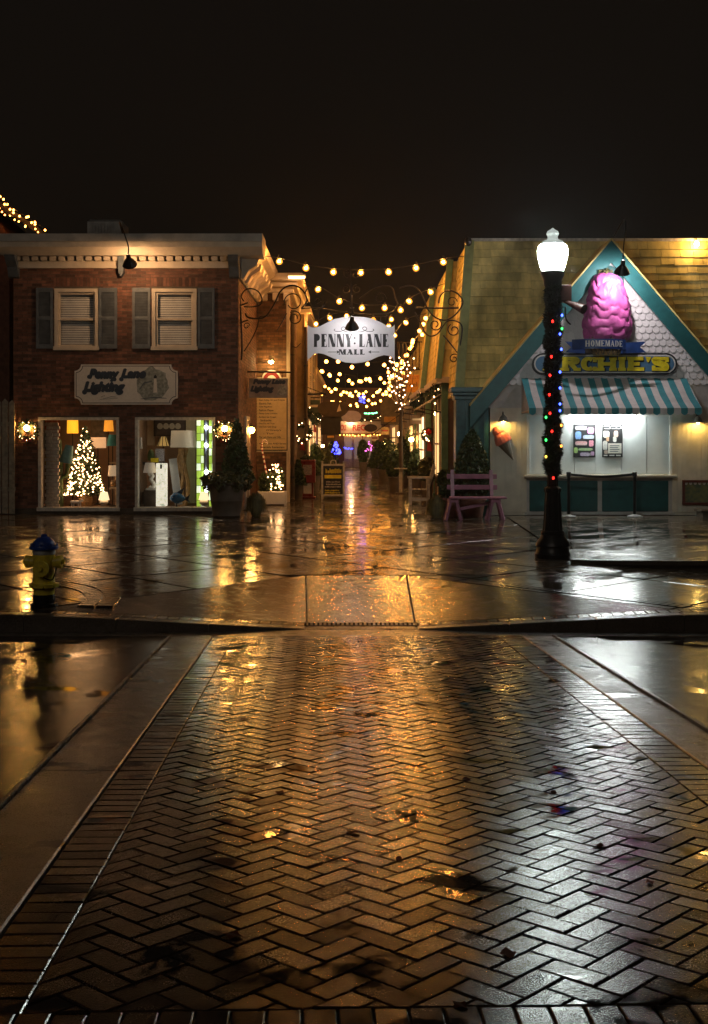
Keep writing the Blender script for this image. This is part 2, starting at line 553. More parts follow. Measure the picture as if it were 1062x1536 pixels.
M['roof'] = mat('dark_roof', (0.03, 0.028, 0.026), 0.8)
M['redbox'] = mat('red_box_paint', (0.20, 0.015, 0.012), 0.3, var=0.2)
M['paper'] = mat('paper', (0.66, 0.62, 0.54), 0.7, var=0.1, nscale=30)
M['orange'] = mat('orange_sign_paint', (0.55, 0.26, 0.03), 0.5, var=0.15)
M['maroon'] = mat('maroon_paint', (0.25, 0.02, 0.02), 0.5)
M['directory'] = mat('cream_directory_board', (0.62, 0.46, 0.25), 0.55, var=0.1, nscale=8)
WARM = (1.0, 0.46, 0.13)
M['bulb'] = emit('string_filament_glow', (1.0, 0.50, 0.15), 720)
M['bulbfar'] = emit('far_string_bulb_glow', (1.0, 0.36, 0.05), 14)
M['fairy'] = emit('fairy_light_glow', (1.0, 0.52, 0.22), 13)
M['fairy_roof'] = emit('roof_light_glow', (1.0, 0.33, 0.05), 14)
M['globe'] = emit('street_lamp_globe_glow', (0.90, 1.0, 0.94), 62)
M['sconce'] = emit('sconce_glow', (1.0, 0.48, 0.11), 160)
M['goose_w'] = emit('warm_gooseneck_bulb', (1.0, 0.57, 0.27), 430)
M['goose_c'] = emit('cool_gooseneck_bulb', (1.0, 0.90, 0.92), 720)
M['goose_s'] = emit('sign_gooseneck_bulb', (1.0, 0.93, 0.92), 190)
M['bell'] = emit('bell_lamp_bulb', (1.0, 0.62, 0.14), 160)
M['tube'] = emit('fluorescent_tube_glow', (0.93, 1.0, 0.96), 58)

def amber_globe(name, glow):
    m, n, b = newmat(name)
    n.nodes.remove(b)
    tr = N(n, 'ShaderNodeBsdfTransparent'); tr.inputs[0].default_value = (1.0, 0.80, 0.50, 1)
    em = N(n, 'ShaderNodeEmission'); em.inputs[0].default_value = (1.0, 0.36, 0.05, 1); em.inputs[1].default_value = glow
    ad = N(n, 'ShaderNodeAddShader')
    n.links.new(tr.outputs[0], ad.inputs[0]); n.links.new(em.outputs[0], ad.inputs[1])
    n.links.new(ad.outputs[0], n.nodes['Material Output'].inputs['Surface'])
    return m
M['amber'] = amber_globe('amber_bulb_glass', 0.9)
# ================================================================= GROUND
KY0, KY1, KY2, KY3 = 12.30, 12.35, 12.55, 12.75      # gutter / kerb face / brick strip / paving
def road_z(Y): return 0.01 - (Y - 3.3) * 0.042 if Y > 0 else 0.01 + 3.3 * 0.042 + Y * 0.03
def zb(Y): return -0.2 * (26 - min(max(Y, KY3), 26)) / (26 - KY3)
def edge_z(X):
    if -0.5 <= X <= 0.65: return -0.345
    if X < -0.5: return -0.345 + 0.145 * min(1, (-0.5 - X) / 2.9)
    return -0.345 + 0.145 * min(1, (X - 0.65) / 2.75)
RAMP = [(-3.4, KY3), (-0.5, KY3), (0.65, KY3), (3.4, KY3), (0.68, 15.6), (-0.63, 15.6)]

g = MB()
g.face([(-300, -60, -0.75), (300, -60, -0.75), (300, 700, -0.75), (-300, 700, -0.75)])
setp(g.build('ground', M['soil'], origin=(0, 0, -0.75)), kind='structure')

# crosswalk frame: v runs away from the camera, slightly left, falling to the gutter
SK = -0.031
def bandx(a, Y): return a + SK * Y
g = MB()
ys = [-14, -7, 0, 3.3, 6, 9, 11.95]
def strip(g, fa, fb, ys, dz=0.0):
    for a, b in zip(ys[:-1], ys[1:]):
        g.face([(fa(a), a, road_z(a) + dz), (fb(a), a, road_z(a) + dz), (fb(b), b, road_z(b) + dz), (fa(b), b, road_z(b) + dz)])
strip(g, lambda y: -60, lambda y: bandx(-1.455, y), ys)
strip(g, lambda y: bandx(2.36, y), lambda y: 60, ys)
setp(g.build('road', M['asphalt'], origin=(0, 0, 0)), kind='structure')

def bandpieces(name, a0, a1, cuts):
    root = None
    g = MB()
    strip(g, lambda y: bandx(a0, y), lambda y: bandx(a1, y), ys, -0.03)
    root = setp(g.build(name, M['bed'], origin=(0, 6, 0)), kind='structure')
    for y0, y1 in zip(cuts[:-1], cuts[1:]):
        q = MB()
        q.slab([(bandx(a0, y0), y0), (bandx(a1, y0), y0), (bandx(a1, y1), y1), (bandx(a0, y1), y1)], lambda x, y: road_z(y) + 0.004, 0.04, 0.004, 0.008)
        q.build('concrete_panel', M['band'], root)
        # raised lip towards the asphalt
    return root
bl = bandpieces('concrete_band_left', -1.44, -1.035, [0.2, 3.34, 6.2, 9.1, 11.95])
br = bandpieces('concrete_band_right', 2.04, 2.345, [0.2, 3.34, 5.9, 8.6, 11.95])
for root, a in ((bl, -1.452), (br, 2.353)):
    q = MB()
    for y0, y1 in zip(ys[2:-1], ys[3:]):
        q.bar((bandx(a, y0), y0, road_z(y0) + 0.006), (bandx(a, y1), y1, road_z(y1) + 0.006), 0.022, 0.03)
    q.build('edge_strip', M['kerb'], root)

# brick crosswalk
cwo = Vector((bandx(0, 3.36), 3.36, road_z(3.36)))
q = MB()
L = 8.62
q.face([(-1.03, -3.4, -0.012), (2.035, -3.4, -0.012), (2.035, L, -0.012), (-1.03, L, -0.012)])
cw = link('crosswalk', q.mesh('crosswalk', M['bed']), None, cwo)
cw.rotation_euler = (-math.atan(0.042), 0, -math.atan(SK))
setp(cw, kind='structure')
rr = rng(5)
BR = []                                               # (depth, polygon)
s2 = math.sqrt(0.5)
unit = 0.1
for i in range(-140, 140):
    for j in range(-20, 160):
        k = (i - j) % 4
        if k == 0: c = [(i, j), (i + 2, j), (i + 2, j + 1), (i, j + 1)]
        elif k == 3: c = [(i, j), (i + 1, j), (i + 1, j + 2), (i, j + 2)]
        else: continue
        p = [((a - b) * s2 * unit + 0.03, (a + b) * s2 * unit + 0.05) for a, b in c]
        if max(x for x, y in p) < -0.82 or min(x for x, y in p) > 1.80 or max(y for x, y in p) < 0 or min(y for x, y in p) > L: continue
        full = p
        for f in (lambda a: a[0] + 0.82, lambda a: 1.80 - a[0], lambda a: a[1], lambda a: L - a[1]):
            p = clip(p, f)
            if len(p) < 3: break
        if len(p) < 3 or area(p) < 0.0012: continue
        BR.append((min(y for x, y in p), p))
def rect(x0, x1, y0, y1): return [(x0, y0), (x1, y0), (x1, y1), (x0, y1)]
y = 0.0
while y < L - 0.05:
    BR.append((y, rect(-1.03, -0.82, y, min(y + 0.1, L))))
    BR.append((y, rect(1.80, 2.035, y, min(y + 0.1, L))))
    y += 0.1
for k in range(31):
    x0 = -1.03 + k * 0.0989
    BR.append((-0.2, rect(x0, x0 + 0.0989, -0.2, 0)))
    BR.append((-1.0, rect(x0, x0 + 0.0989, -0.4, -0.2)))
def vis(t):
    d, p = t
    cxm = sum(a for a, b in p) / len(p); cym = sum(b for a, b in p) / len(p)
    Yw = cym + 3.36; Xw = cxm + SK * Yw
    px = CX + Xw / Yw * FPX
    if px < -15 or px > 1077 or cym < -0.25: return 99 + abs(cym)
    return cym
BR.sort(key=vis)
bulk = MB()
for n, (d, p) in enumerate(BR):
    cxm = sum(a for a, b in p) / len(p); cym = sum(b for a, b in p) / len(p)
    h0 = rr.uniform(-0.0015, 0.0015); tx = rr.gauss(0, 0.012); ty = rr.gauss(0, 0.010)
    if n < 300:
        one = MB()
        one.slab([(a - cxm, b - cym) for a, b in p], lambda x, y: 0, 0.03, 0.0032, 0.0045)
        o = link('brick', one.mesh('brick', M['paver']), cw, (cxm, cym, h0))
        o.rotation_euler = (tx, ty, 0)
    else:
        bulk.slab(p, lambda x, y: h0 + (x - cxm) * tx + (y - cym) * ty, 0.03, 0.0032, 0.0045)
o = link('brick_field', bulk.mesh('brick_field', M['paver_far']), cw)
setp(o, kind='stuff')

# gutter pan and kerb
XS = [-60, -8, -3.4, -2.4, -1.4, -0.5, 0.65, 1.6, 2.5, 3.4, 8, 60]
def gut(X): return edge_z(X) - 0.004 if -0.9 < X < 1.0 else road_z(KY1) - 0.006
g = MB()
for a, b in zip(XS[:-1], XS[1:]):
    g.face([(a, 11.95, road_z(11.95)), (b, 11.95, road_z(11.95)), (b, KY1, gut(b)), (a, KY1, gut(a))])
setp(g.build('gutter', M['kerb'], origin=(0, 12.1, -0.4)), kind='structure')
def kz(X): return max(edge_z(X), road_z(KY1) + 0.004)
kerb = None
g = MB()
g.box(-60, -9, KY1, KY2, -0.6, -0.2); g.box(9, 60, KY1, KY2, -0.6, -0.2)
kerb = setp(g.build('kerb', M['kerb'], origin=(0, 12.45, -0.6)), kind='structure')
kx = [-9, -7.2, -5.4, -4.2, -3.4, -2.45, -1.5, -0.5, 0.65, 1.6, 2.5, 3.4, 4.2, 5.4, 7.2, 9]
for a, b in zip(kx[:-1], kx[1:]):
    q = MB()
    q.slab([(a, KY1), (b, KY1), (b, KY2), (a, KY2)], lambda x, y: kz(x), 0.28, 0.003, 0.012)
    q.build('kerb_stone', M['kerb'], kerb)

# ---- paving
g = MB()
bed = [(-60, KY2), (-3.4, KY2), (-0.5, KY2), (0.65, KY2), (3.4, KY2), (60, KY2)]
for (a, _), (b, _) in zip(bed[:-1], bed[1:]):
    g.face([(a, KY2, edge_z(a) - 0.03), (b, KY2, edge_z(b) - 0.03), (b, KY3, edge_z(b) - 0.03), (a, KY3, edge_z(a) - 0.03)])
g.face([(-60, KY3, -0.23), (-3.4, KY3, -0.23), (-0.63, 15.6, zb(15.6) - 0.03), (-60, 15.6, zb(15.6) - 0.03)])
g.face([(3.4, KY3, -0.23), (60, KY3, -0.23), (60, 15.6, zb(15.6) - 0.03), (0.68, 15.6, zb(15.6) - 0.03)])
g.face([(-3.4, KY3, -0.23), (-0.5, KY3, -0.375), (-0.63, 15.6, zb(15.6) - 0.03)])
g.face([(-0.5, KY3, -0.375), (0.65, KY3, -0.375), (0.68, 15.6, zb(15.6) - 0.03), (-0.63, 15.6, zb(15.6) - 0.03)])
g.face([(0.65, KY3, -0.375), (3.4, KY3, -0.23), (0.68, 15.6, zb(15.6) - 0.03)])
g.face([(-60, 15.6, zb(15.6) - 0.03), (60, 15.6, zb(15.6) - 0.03), (60, 26, -0.03), (-60, 26, -0.03)])
g.face([(-60, 26, -0.03), (60, 26, -0.03), (60, 90, -0.03), (-60, 90, -0.03)])
pv = setp(g.build('pavement', M['bed'], origin=(0, 18, -0.4)), kind='structure')
rs = rng(8)
def inside_ramp_clip(p):
    """split a convex polygon into the pieces outside the ramp"""
    l1 = lambda a: (a[0] + 3.4) * (15.6 - KY3) - (a[1] - KY3) * (2.77)      # >0 right of the left flare line
    l2 = lambda a: (3.4 - a[0]) * (15.6 - KY3) - (a[1] - KY3) * (2.72)      # >0 left of the right flare line
    top = lambda a: a[1] - 15.6
    res = []
    t = clip(p, top)
    if len(t) > 2: res.append(t)
    b = clip(p, lambda a: -top(a))
    if len(b) > 2:
        x = clip(b, lambda a: -l1(a))
        if len(x) > 2: res.append(x)
        x = clip(b, lambda a: -l2(a))
        if len(x) > 2: res.append(x)
    return res
# terrace outline in front of the kiosk (raised behind a second kerb)
TA, TB = (3.10, 17.0), (5.6, 15.35)
tl = lambda a: (TB[0] - TA[0]) * (a[1] - TA[1]) - (TB[1] - TA[1]) * (a[0] - TA[0])     # >0 behind the terrace kerb
S = 1.55
ang = R(43)
ca, sa = math.cos(ang), math.sin(ang)
for i in range(-14, 26):
    for j in range(-20, 26):
        p = [(ca * S * a - sa * S * b + 0.35, sa * S * a + ca * S * b + 14.2) for a, b in ((i, j), (i + 1, j), (i + 1, j + 1), (i, j + 1))]
        if max(a for a, b in p) < -9.5 or min(a for a, b in p) > 9.5 or max(b for a, b in p) < KY3 or min(b for a, b in p) > 25.9: continue
        p = clip(p, lambda a: a[1] - KY3 - 0.0)
        p = clip(p, lambda a: 25.9 - a[1]) if len(p) > 2 else p
        if len(p) < 3: continue
        for r in inside_ramp_clip(p):
            if area(r) < 0.03: continue
            h = rs.uniform(-0.003, 0.003); tx = rs.gauss(0, 0.0018); ty = rs.gauss(0, 0.0018)
            m = (sum(a for a, b in r) / len(r), sum(b for a, b in r) / len(r))
            q = MB()
            q.slab(r, lambda x, y: zb(y) + h + (x - m[0]) * tx + (y - m[1]) * ty, 0.04, 0.012, 0.012)
            q.build('paving_slab', M['slab'], pv)
# ramp panels
def tri_z(A, B, C):
    def f(x, y):
        d = (B[1] - C[1]) * (A[0] - C[0]) + (C[0] - B[0]) * (A[1] - C[1])
        a = ((B[1] - C[1]) * (x - C[0]) + (C[0] - B[0]) * (y - C[1])) / d
        b = ((C[1] - A[1]) * (x - C[0]) + (A[0] - C[0]) * (y - C[1])) / d
        return a * A[2] + b * B[2] + (1 - a - b) * C[2]
    return f
zt = zb(15.6)
for poly in ([(-3.4, KY3, -0.2), (-0.5, KY3, -0.345), (-0.63, 15.6, zt)],
             [(0.65, KY3, -0.345), (3.4, KY3, -0.2), (0.68, 15.6, zt)]):
    f = tri_z(*poly)
    q = MB(); q.slab([p[:2] for p in poly], f, 0.04, 0.005, 0.007)
    q.build('ramp_flare', M['ramp'], pv)
q = MB(); q.slab([(-0.5, KY3), (0.65, KY3), (0.68, 15.6), (-0.63, 15.6)], tri_z((-0.5, KY3, -0.345), (0.65, KY3, -0.345), (0.68, 15.6, zt)), 0.04, 0.006, 0.008)
q.build('ramp_panel', M['ramp'], pv)
# brick strip behind the kerb (the drain takes its place in the middle)
x = -7.0
while x < 7.0:
    if not (-0.56 < x + 0.05 < 0.72):
        q = MB(); q.slab(rect(x, x + 0.118, KY2, KY3), lambda a, b: edge_z(a) + rs.uniform(-0.001, 0.001) * 0, 0.035, 0.004, 0.006)
        q.build('brick', M['paver'], pv)
    x += 0.12
# brick band laid along the right-hand flare
A, B = Vector((1.75, 14.62)), Vector((3.5, 12.86))
d = (B - A).normalized(); nrm = Vector((-d.y, d.x))
if nrm.y < 0: nrm = -nrm
k = 0
while k * 0.1 < (B - A).length:
    a = A + d * k * 0.1; b = A + d * (k * 0.1 + 0.098)
    q = MB(); q.slab([tuple(a + nrm * 0.02), tuple(b + nrm * 0.02), tuple(b + nrm * 0.22), tuple(a + nrm * 0.22)], lambda x, y: zb(y) + 0.006, 0.03, 0.003, 0.005)
    q.build('brick', M['paver'], pv); k += 1
# two curved brick courses beside the hydrant
for rad in (1.05, 1.27):
    for k in range(22):
        a0, a1 = R(-8 + k * 4.6), R(-8 + k * 4.6 + 4.4)
        c = (-4.0, 13.1)
        pl = [(c[0] + rad * math.cos(t) * 0.95, c[1] + rad * math.sin(t) * 1.5) for t in (a0, a1)]
        pl2 = [(c[0] + (rad + 0.2) * math.cos(t) * 0.95, c[1] + (rad + 0.2) * math.sin(t) * 1.5) for t in (a1, a0)]
        q = MB(); q.slab(pl + pl2, lambda x, y: zb(y) + 0.006, 0.03, 0.003, 0.005)
        if min(p[1] for p in pl + pl2) > KY3 + .12: q.build('brick', M['paver'], pv)
# alley slabs
y = 25.9
row = 0
while y < 72:
    x = -2.7 + (0.4 if row % 2 else 0)
    while x < 3.2:
        q = MB(); h = rs.uniform(-0.004, 0.004); tx = rs.gauss(0, 0.002); ty = rs.gauss(0, 0.003)
        q.slab(rect(x, x + 0.95, y, y + 0.95), lambda a, b: h + (a - x) * tx + (b - y) * ty, 0.035, 0.006, 0.008)
        q.build('paving_slab', M['slab'], pv)
        x += 0.95
    y += 0.95; row += 1

# terrace by the kiosk
tz = lambda x, y: -0.115 + (max(0, min(1, (x - TA[0]) / (TB[0] - TA[0]))) * 0.17) * max(0, (25.2 - y) / 9.9) + 0.115 * max(0, min(1, (y - 16) / 9.0))
g = MB()
tp = [TA, TB, (10.0, 14.9), (10.0, 25.3), (3.2, 25.3)]
fan = [(3.10, 17.0), (4.35, 16.18), (5.6, 15.35), (10, 14.9)]
for a, b in zip(fan[:-1], fan[1:]):
    # top, in steps back to the kiosk; and the kerb face
    N_ = 6
    for k in range(N_):
        t0, t1 = k / N_, (k + 1) / N_
        f = lambda p, t: (p[0] + (max(p[0], 3.2) - p[0]) * t, p[1] + (25.3 - p[1]) * t)
        p0, p1, p2, p3 = f(a, t0), f(b, t0), f(b, t1), f(a, t1)
        g.face([(*p, tz(*p)) for p in (p0, p1, p2, p3)])
    g.face([(a[0], a[1], -0.4), (b[0], b[1], -0.4), (b[0], b[1], tz(*b)), (a[0], a[1], tz(*a))])
terr = setp(g.build('terrace', M['slab'], origin=(6, 20, -0.2)), kind='structure')
for a, b in zip(fan[:-1], fan[1:]):
    q = MB()
    q.bar((a[0], a[1], tz(*a) - 0.02), (b[0], b[1], tz(*b) - 0.02), 0.15, 0.06)
    q.build('kerb_stone', M['kerb'], terr)

# trench drain
dr = thing('drain_grate', 'dark iron slotted drain grate across the foot of the kerb ramp', 'drain', (0.08, 12.65, -0.345))
q = MB()
q.box(-0.50, 0.66, KY2 + 0.002, KY2 + 0.02, -0.36, -0.338); q.box(-0.50, 0.66, KY3 - 0.02, KY3 - 0.002, -0.36, -0.338)
q.box(-0.50, -0.485, KY2 + 0.02, KY3 - 0.02, -0.36, -0.338); q.box(0.645, 0.66, KY2 + 0.02, KY3 - 0.02, -0.36, -0.338)
q.build('frame', M['iron'], dr)
q = MB(); q.box(-0.48, 0.64, KY2 + 0.02, KY3 - 0.02, -0.43, -0.40); q.build('trough', M['dark'], dr)
for k in range(24):
    x = -0.462 + k * 0.0472
    q = MB(); q.bbox(x, x + 0.026, KY2 + 0.021, KY3 - 0.021, -0.362, -0.339, 0.004); q.build('bar', M['iron'], dr)
# ================================================================= LETTERING
_dg = None
def text_fit(body, x0, x1, z0, z1, Y, material, parent, name='lettering', offset=0.0, shear=0.0, th=0.004, keep=False, axis='y', local=False, fat=0.0):
    """built-in font outline, scaled into the given rectangle, facing -Y"""
    cu = bpy.data.curves.new('t', 'FONT')
    cu.body = body
    cu.size = 1.0
    cu.offset = offset
    cu.shear = shear
    cu.resolution_u = 3
    cu.align_x = 'LEFT'
    ob = bpy.data.objects.new('t', cu)
    col.objects.link(ob)
    dg = bpy.context.evaluated_depsgraph_get()
    me = bpy.data.meshes.new_from_object(ob.evaluated_get(dg))
    bpy.data.objects.remove(ob)
    bpy.data.curves.remove(cu)
    vs = [v.co.copy() for v in me.vertices]
    fs = [tuple(p.vertices) for p in me.polygons]
    bpy.data.meshes.remove(me)
    if not vs: return None
    ax, bx_ = min(v.x for v in vs), max(v.x for v in vs)
    az, bz_ = min(v.y for v in vs), max(v.y for v in vs)
    sx = (x1 - x0) / (bx_ - ax); sz = (z1 - z0) / (bz_ - az)
    if keep: sx = min(sx, sz * 1.15)
    g = MB()
    for i, (du, dv) in enumerate(((0, 0), (1, 0), (-1, 0), (0, 1), (0, -1)) if fat else ((0, 0),)):
        g.raw([(x0 + (v.x - ax) * sx + du * fat, Y - i * 0.0004, z0 + (v.y - az) * sz + dv * fat) for v in vs], fs)
    return g.build(name, material, parent, local=local)

def stroke(g, pts, ws, Y):
    """flat ribbon through (x,z) points with widths"""
    pts = [Vector(p) for p in pts]
    L_, R_ = [], []
    for i, p in enumerate(pts):
        d = (pts[min(i + 1, len(pts) - 1)] - pts[max(i - 1, 0)]).normalized()
        n = Vector((-d.y, d.x)) * ws[i] / 2
        L_.append(p + n); R_.append(p - n)
    for i in range(len(pts) - 1):
        q = [R_[i], R_[i + 1], L_[i + 1], L_[i]]
        g.face([(a.x, Y, a.y) for a in q])

def glyph(g, ch, x, z, w, h, Y, S, T, e, k):
    """S stem, T hairline, e serif overhang, k serif thickness (all in metres); every stroke sits a hair in front of the last"""
    cnt = [0]
    def yy():
        cnt[0] += 1
        return Y - cnt[0] * 0.0004
    def rc(x0, x1, z0, z1):
        yv = yy()
        g.face([(x0, yv, z0), (x1, yv, z0), (x1, yv, z1), (x0, yv, z1)])
    def qd(*p):
        yv = yy()
        g.face([(a, yv, b) for a, b in p])
    def serif(xa, xb, zz):
        rc(max(xa - e, x - e), xb + e, zz, zz + k)
    def stem(xa, wid, top=True, bot=True):
        rc(xa, xa + wid, z, z + h)
        if bot: serif(xa, xa + wid, z)
        if top: serif(xa, xa + wid, z + h - k)
    def bowl(xc, zc, rx, rz, a0, a1, thick, thin, n=16):
        pts, ws = [], []
        for i in range(n + 1):
            a = R(a0 + (a1 - a0) * i / n)
            pts.append((xc + rx * math.cos(a), zc + rz * math.sin(a)))
            ws.append(thin + (thick - thin) * abs(math.cos(a)) ** 1.5)
        stroke(g, pts, ws, yy())
    def arm(zz, ln, up):
        rc(x + S * 0.5, x + ln, zz, zz + T)
        s = 1 if up else -1
        b = zz if up else zz + T
        qd((x + ln - T, b), (x + ln, b), (x + ln, b + s * h * 0.20), (x + ln - T * 0.4, b + s * h * 0.20))
    if ch == 'I':
        stem(x + w / 2 - S / 2, S)
    elif ch == 'L':
        stem(x, S); arm(z, w, True)
    elif ch == 'E':
        stem(x, S); arm(z, w, True); arm(z + h - T, w * 0.95, False)
        rc(x + S * 0.5, x + w * 0.72, z + h / 2 - T / 2, z + h / 2 + T / 2)
        rc(x + w * 0.72 - T, x + w * 0.72, z + h * 0.4, z + h * 0.6)
    elif ch in 'PR':
        stem(x, S)
        bz = z + h * 0.73
        bowl(x + w * 0.42, bz, w * 0.58 - S * 0.5, h * 0.27 - T / 2, 90, -90, S, T)
        rc(x + S * 0.5, x + w * 0.43, z + h - T, z + h); rc(x + S * 0.5, x + w * 0.43, z + h * 0.46, z + h * 0.46 + T)
        if ch == 'R':
            qd((x + w * 0.35, z + h * 0.48), (x + w * 0.35 + S, z + h * 0.48), (x + w * 1.02, z), (x + w * 1.02 - S, z))
            rc(x + w - S - e * 0.5, x + w + e, z, z + k)
    elif ch == 'D':
        stem(x, S)
        bowl(x + w * 0.38, z + h / 2, w * 0.62 - S * 0.5, h / 2 - T / 2, 90, -90, S, T, 20)
        rc(x + S * 0.5, x + w * 0.4, z + h - T, z + h); rc(x + S * 0.5, x + w * 0.4, z, z + T)
    elif ch == 'N':
        rc(x, x + T, z, z + h); serif(x, x + T, z); rc(x - e, x + S * 0.8, z + h - k, z + h)
        rc(x + w - T, x + w, z, z + h); serif(x + w - T, x + w, z + h - k)
        qd((x, z + h), (x + w - S * 1.05, z), (x + w, z), (x + S * 1.05, z + h))
    elif ch == 'M':
        rc(x, x + T, z, z + h); serif(x, x + T, z); rc(x - e, x + S * 0.7, z + h - k, z + h)
        rc(x + w - S, x + w, z, z + h); serif(x + w - S, x + w, z); rc(x + w - S, x + w + e, z + h - k, z + h)
        qd((x, z + h), (x + w * 0.42, z), (x + w * 0.42 + S * 0.6, z), (x + S, z + h))
        qd((x + w * 0.42, z), (x + w * 0.42 + T, z), (x + w - S * 0.6, z + h), (x + w - S * 0.6 - T, z + h))
    elif ch == 'A':
        qd((x, z), (x + T, z), (x + w / 2 + T * 0.4, z + h), (x + w / 2 - T * 0.6, z + h))
        qd((x + w - S, z), (x + w, z), (x + w / 2 + S * 0.35, z + h), (x + w / 2 - S * 0.65, z + h))
        rc(x + w * 0.2, x + w * 0.72, z + h * 0.3, z + h * 0.3 + T)
        serif(x, x + T, z); serif(x + w - S, x + w, z)
    elif ch == 'Y':
        qd((x + w / 2 - S / 2, z + h * 0.45), (x + w / 2 + S / 2, z + h * 0.45), (x + S, z + h), (x, z + h))
        qd((x + w / 2 - T * 0.2, z + h * 0.45), (x + w / 2 + T, z + h * 0.45), (x + w, z + h), (x + w - T, z + h))
        rc(x + w / 2 - S / 2, x + w / 2 + S / 2, z, z + h * 0.47)
        serif(x + w / 2 - S / 2, x + w / 2 + S / 2, z); serif(x, x + S, z + h - k); serif(x + w - T, x + w, z + h - k)
    elif ch == 'H':
        stem(x, S); stem(x + w - S, S); rc(x + S * 0.5, x + w - S * 0.5, z + h / 2 - T / 2, z + h / 2 + T / 2)
    elif ch == 'O':
        bowl(x + w / 2, z + h / 2, w / 2 - S / 2, h / 2 - T / 2, 0, 360, S, T, 24)
    elif ch == 'C':
        bowl(x + w / 2, z + h / 2, w / 2 - S / 2, h / 2 - T / 2, 48, 312, S, T, 20)
        rc(x + w - T * 1.1, x + w, z + h * 0.62, z + h); rc(x + w - T * 1.1, x + w, z, z + h * 0.3)
    elif ch == 'S':
        pts = [(0.93, 0.66), (0.9, 0.85), (0.5, 1 - T / h / 2), (0.12, 0.84), (0.16, 0.64), (0.5, 0.52), (0.84, 0.38), (0.88, 0.17), (0.5, T / h / 2), (0.1, 0.14), (0.06, 0.34)]
        ws = [T, T, T, S * .8, S, S * 1.05, S, S * .8, T, T, T]
        P3 = smooth_path([(x + a * w, z + b * h, ws[i]) for i, (a, b) in enumerate(pts)], 4)
        stroke(g, [(p[0], p[1]) for p in P3], [p[2] for p in P3], yy())
        rc(x + w * 0.93 - T / 2, x + w * 0.93 + T / 2, z + h * 0.62, z + h); rc(x + w * 0.06 - T / 2, x + w * 0.06 + T / 2, z, z + h * 0.38)
    elif ch == "'":
        qd((x + w * 0.3, z + h * 0.62), (x + w * 0.55, z + h * 0.62), (x + w * 0.95, z + h), (x + w * 0.05, z + h))

def word(parent, body, x0, x1, z0, z1, Y, material, S, T, e, k, gap, name='letter', space=0.6, widths={}):
    """one mesh per letter"""
    wd = [widths.get(c, 1.0) if c != ' ' else space for c in body]
    tot = sum(wd); n = len(body) - 1
    u = (x1 - x0 - gap * n) / tot
    x = x0
    for c, a in zip(body, wd):
        if c != ' ':
            g = MB(); glyph(g, c, x, z0, a * u, z1 - z0, Y, S * u, T * u, e * u, k * u)
            g.build(name, material, parent)
        x += a * u + gap

# ================================================================= SHARED BUILDERS
def brick_wall(parent, x0, x1, z0, z1, Y, holes, mats, seed, prefer, limit=300, soldier=()):
    """running bond in front of a mortar face at Y; limit bricks as objects, the rest as one piece"""
    r = rng(seed)
    ch, bw, jt = 0.0667, 0.205, 0.010
    items = []
    n = 0
    z = z0
    while z + ch <= z1 + 0.02:
        x = x0 - (bw / 2 if n % 2 else 0)
        while x < x1:
            segs = [(max(x, x0), min(x + bw, x1))]
            for (a, b, c, d) in list(holes) + list(soldier):
                if z + ch > c + 0.012 and z < d - 0.012:
                    new = []
                    for s, t in segs:
                        if t <= a or s >= b: new.append((s, t)); continue
                        if s < a: new.append((s, a))
                        if t > b: new.append((b, t))
                    segs = new
            for s, t in segs:
                if t - s > 0.03: items.append((s + jt / 2, t - jt / 2, z + jt / 2, min(z + ch, z1) - jt / 2))
            x += bw
        z += ch; n += 1
    for (a, b, c, d) in soldier:
        x = a; cnt = max(1, round((b - a) / 0.07)); st = (b - a) / cnt
        for k in range(cnt): items.append((a + k * st + jt / 2, a + (k + 1) * st - jt / 2, c + jt / 2, d - jt / 2))
    items.sort(key=lambda t: prefer((t[0] + t[1]) / 2, (t[2] + t[3]) / 2))
    bulk = MB()
    cache = {}
    for i, (s, t, c, d) in enumerate(items):
        pr = 0.009 + r.uniform(-0.002, 0.002)
        if i < limit:
            key = (round(t - s, 3), round(d - c, 3))
            if key not in cache:
                q = MB(); q.bbox(-(t - s) / 2, (t - s) / 2, 0, 0.03, 0, d - c, 0.003)
                cache[key] = q.mesh('brick', mats[0])
            w0 = WL[parent.name]
            link('brick', cache[key], parent, ((s + t) / 2 - w0.x, Y - pr - w0.y, c - w0.z))
        else:
            bulk.box(s, t, Y - pr, Y + 0.015, c, d)
    if bulk.f:
        setp(bulk.build('brick_field', mats[1], parent), kind='stuff')

def leaves(g, n, r, sampler, size, flat=0.3, mi=0, elong=1.6):
    """scatter n small leaf quads; sampler(r) -> point"""
    for _ in range(n):
        p = Vector(sampler(r))
        s = size * r.uniform(0.6, 1.4)
        a = Vector((r.gauss(0, 1), r.gauss(0, 1), r.gauss(0, 1))).normalized()
        b = a.cross(Vector((r.gauss(0, 1), r.gauss(0, 1), r.gauss(0, 1)))).normalized()
        a *= s * elong / 2; b *= s / 2
        g.face([p - a, p + b * 0.9, p + a, p - b * 0.9], mi)
def in_ball(c, rx, ry, rz, shell=0.55):
    def f(r):
        while True:
            v = Vector((r.uniform(-1, 1), r.uniform(-1, 1), r.uniform(-1, 1)))
            if shell < v.length < 1: return (c[0] + v.x * rx, c[1] + v.y * ry, c[2] + v.z * rz)
    return f
def in_cone(c, rad, h, lumps=7):
    def f(r):
        t = 1 - math.sqrt(r.uniform(0, 1))
        a = r.uniform(0, 2 * PI)
        lob = 1 + 0.13 * math.sin(lumps * a + 9 * t)
        rr_ = rad * (1 - t) ** 0.8 * lob * math.sqrt(r.uniform(0.35, 1))
        return (c[0] + rr_ * math.cos(a), c[1] + rr_ * math.sin(a), c[2] + t * h)
    return f

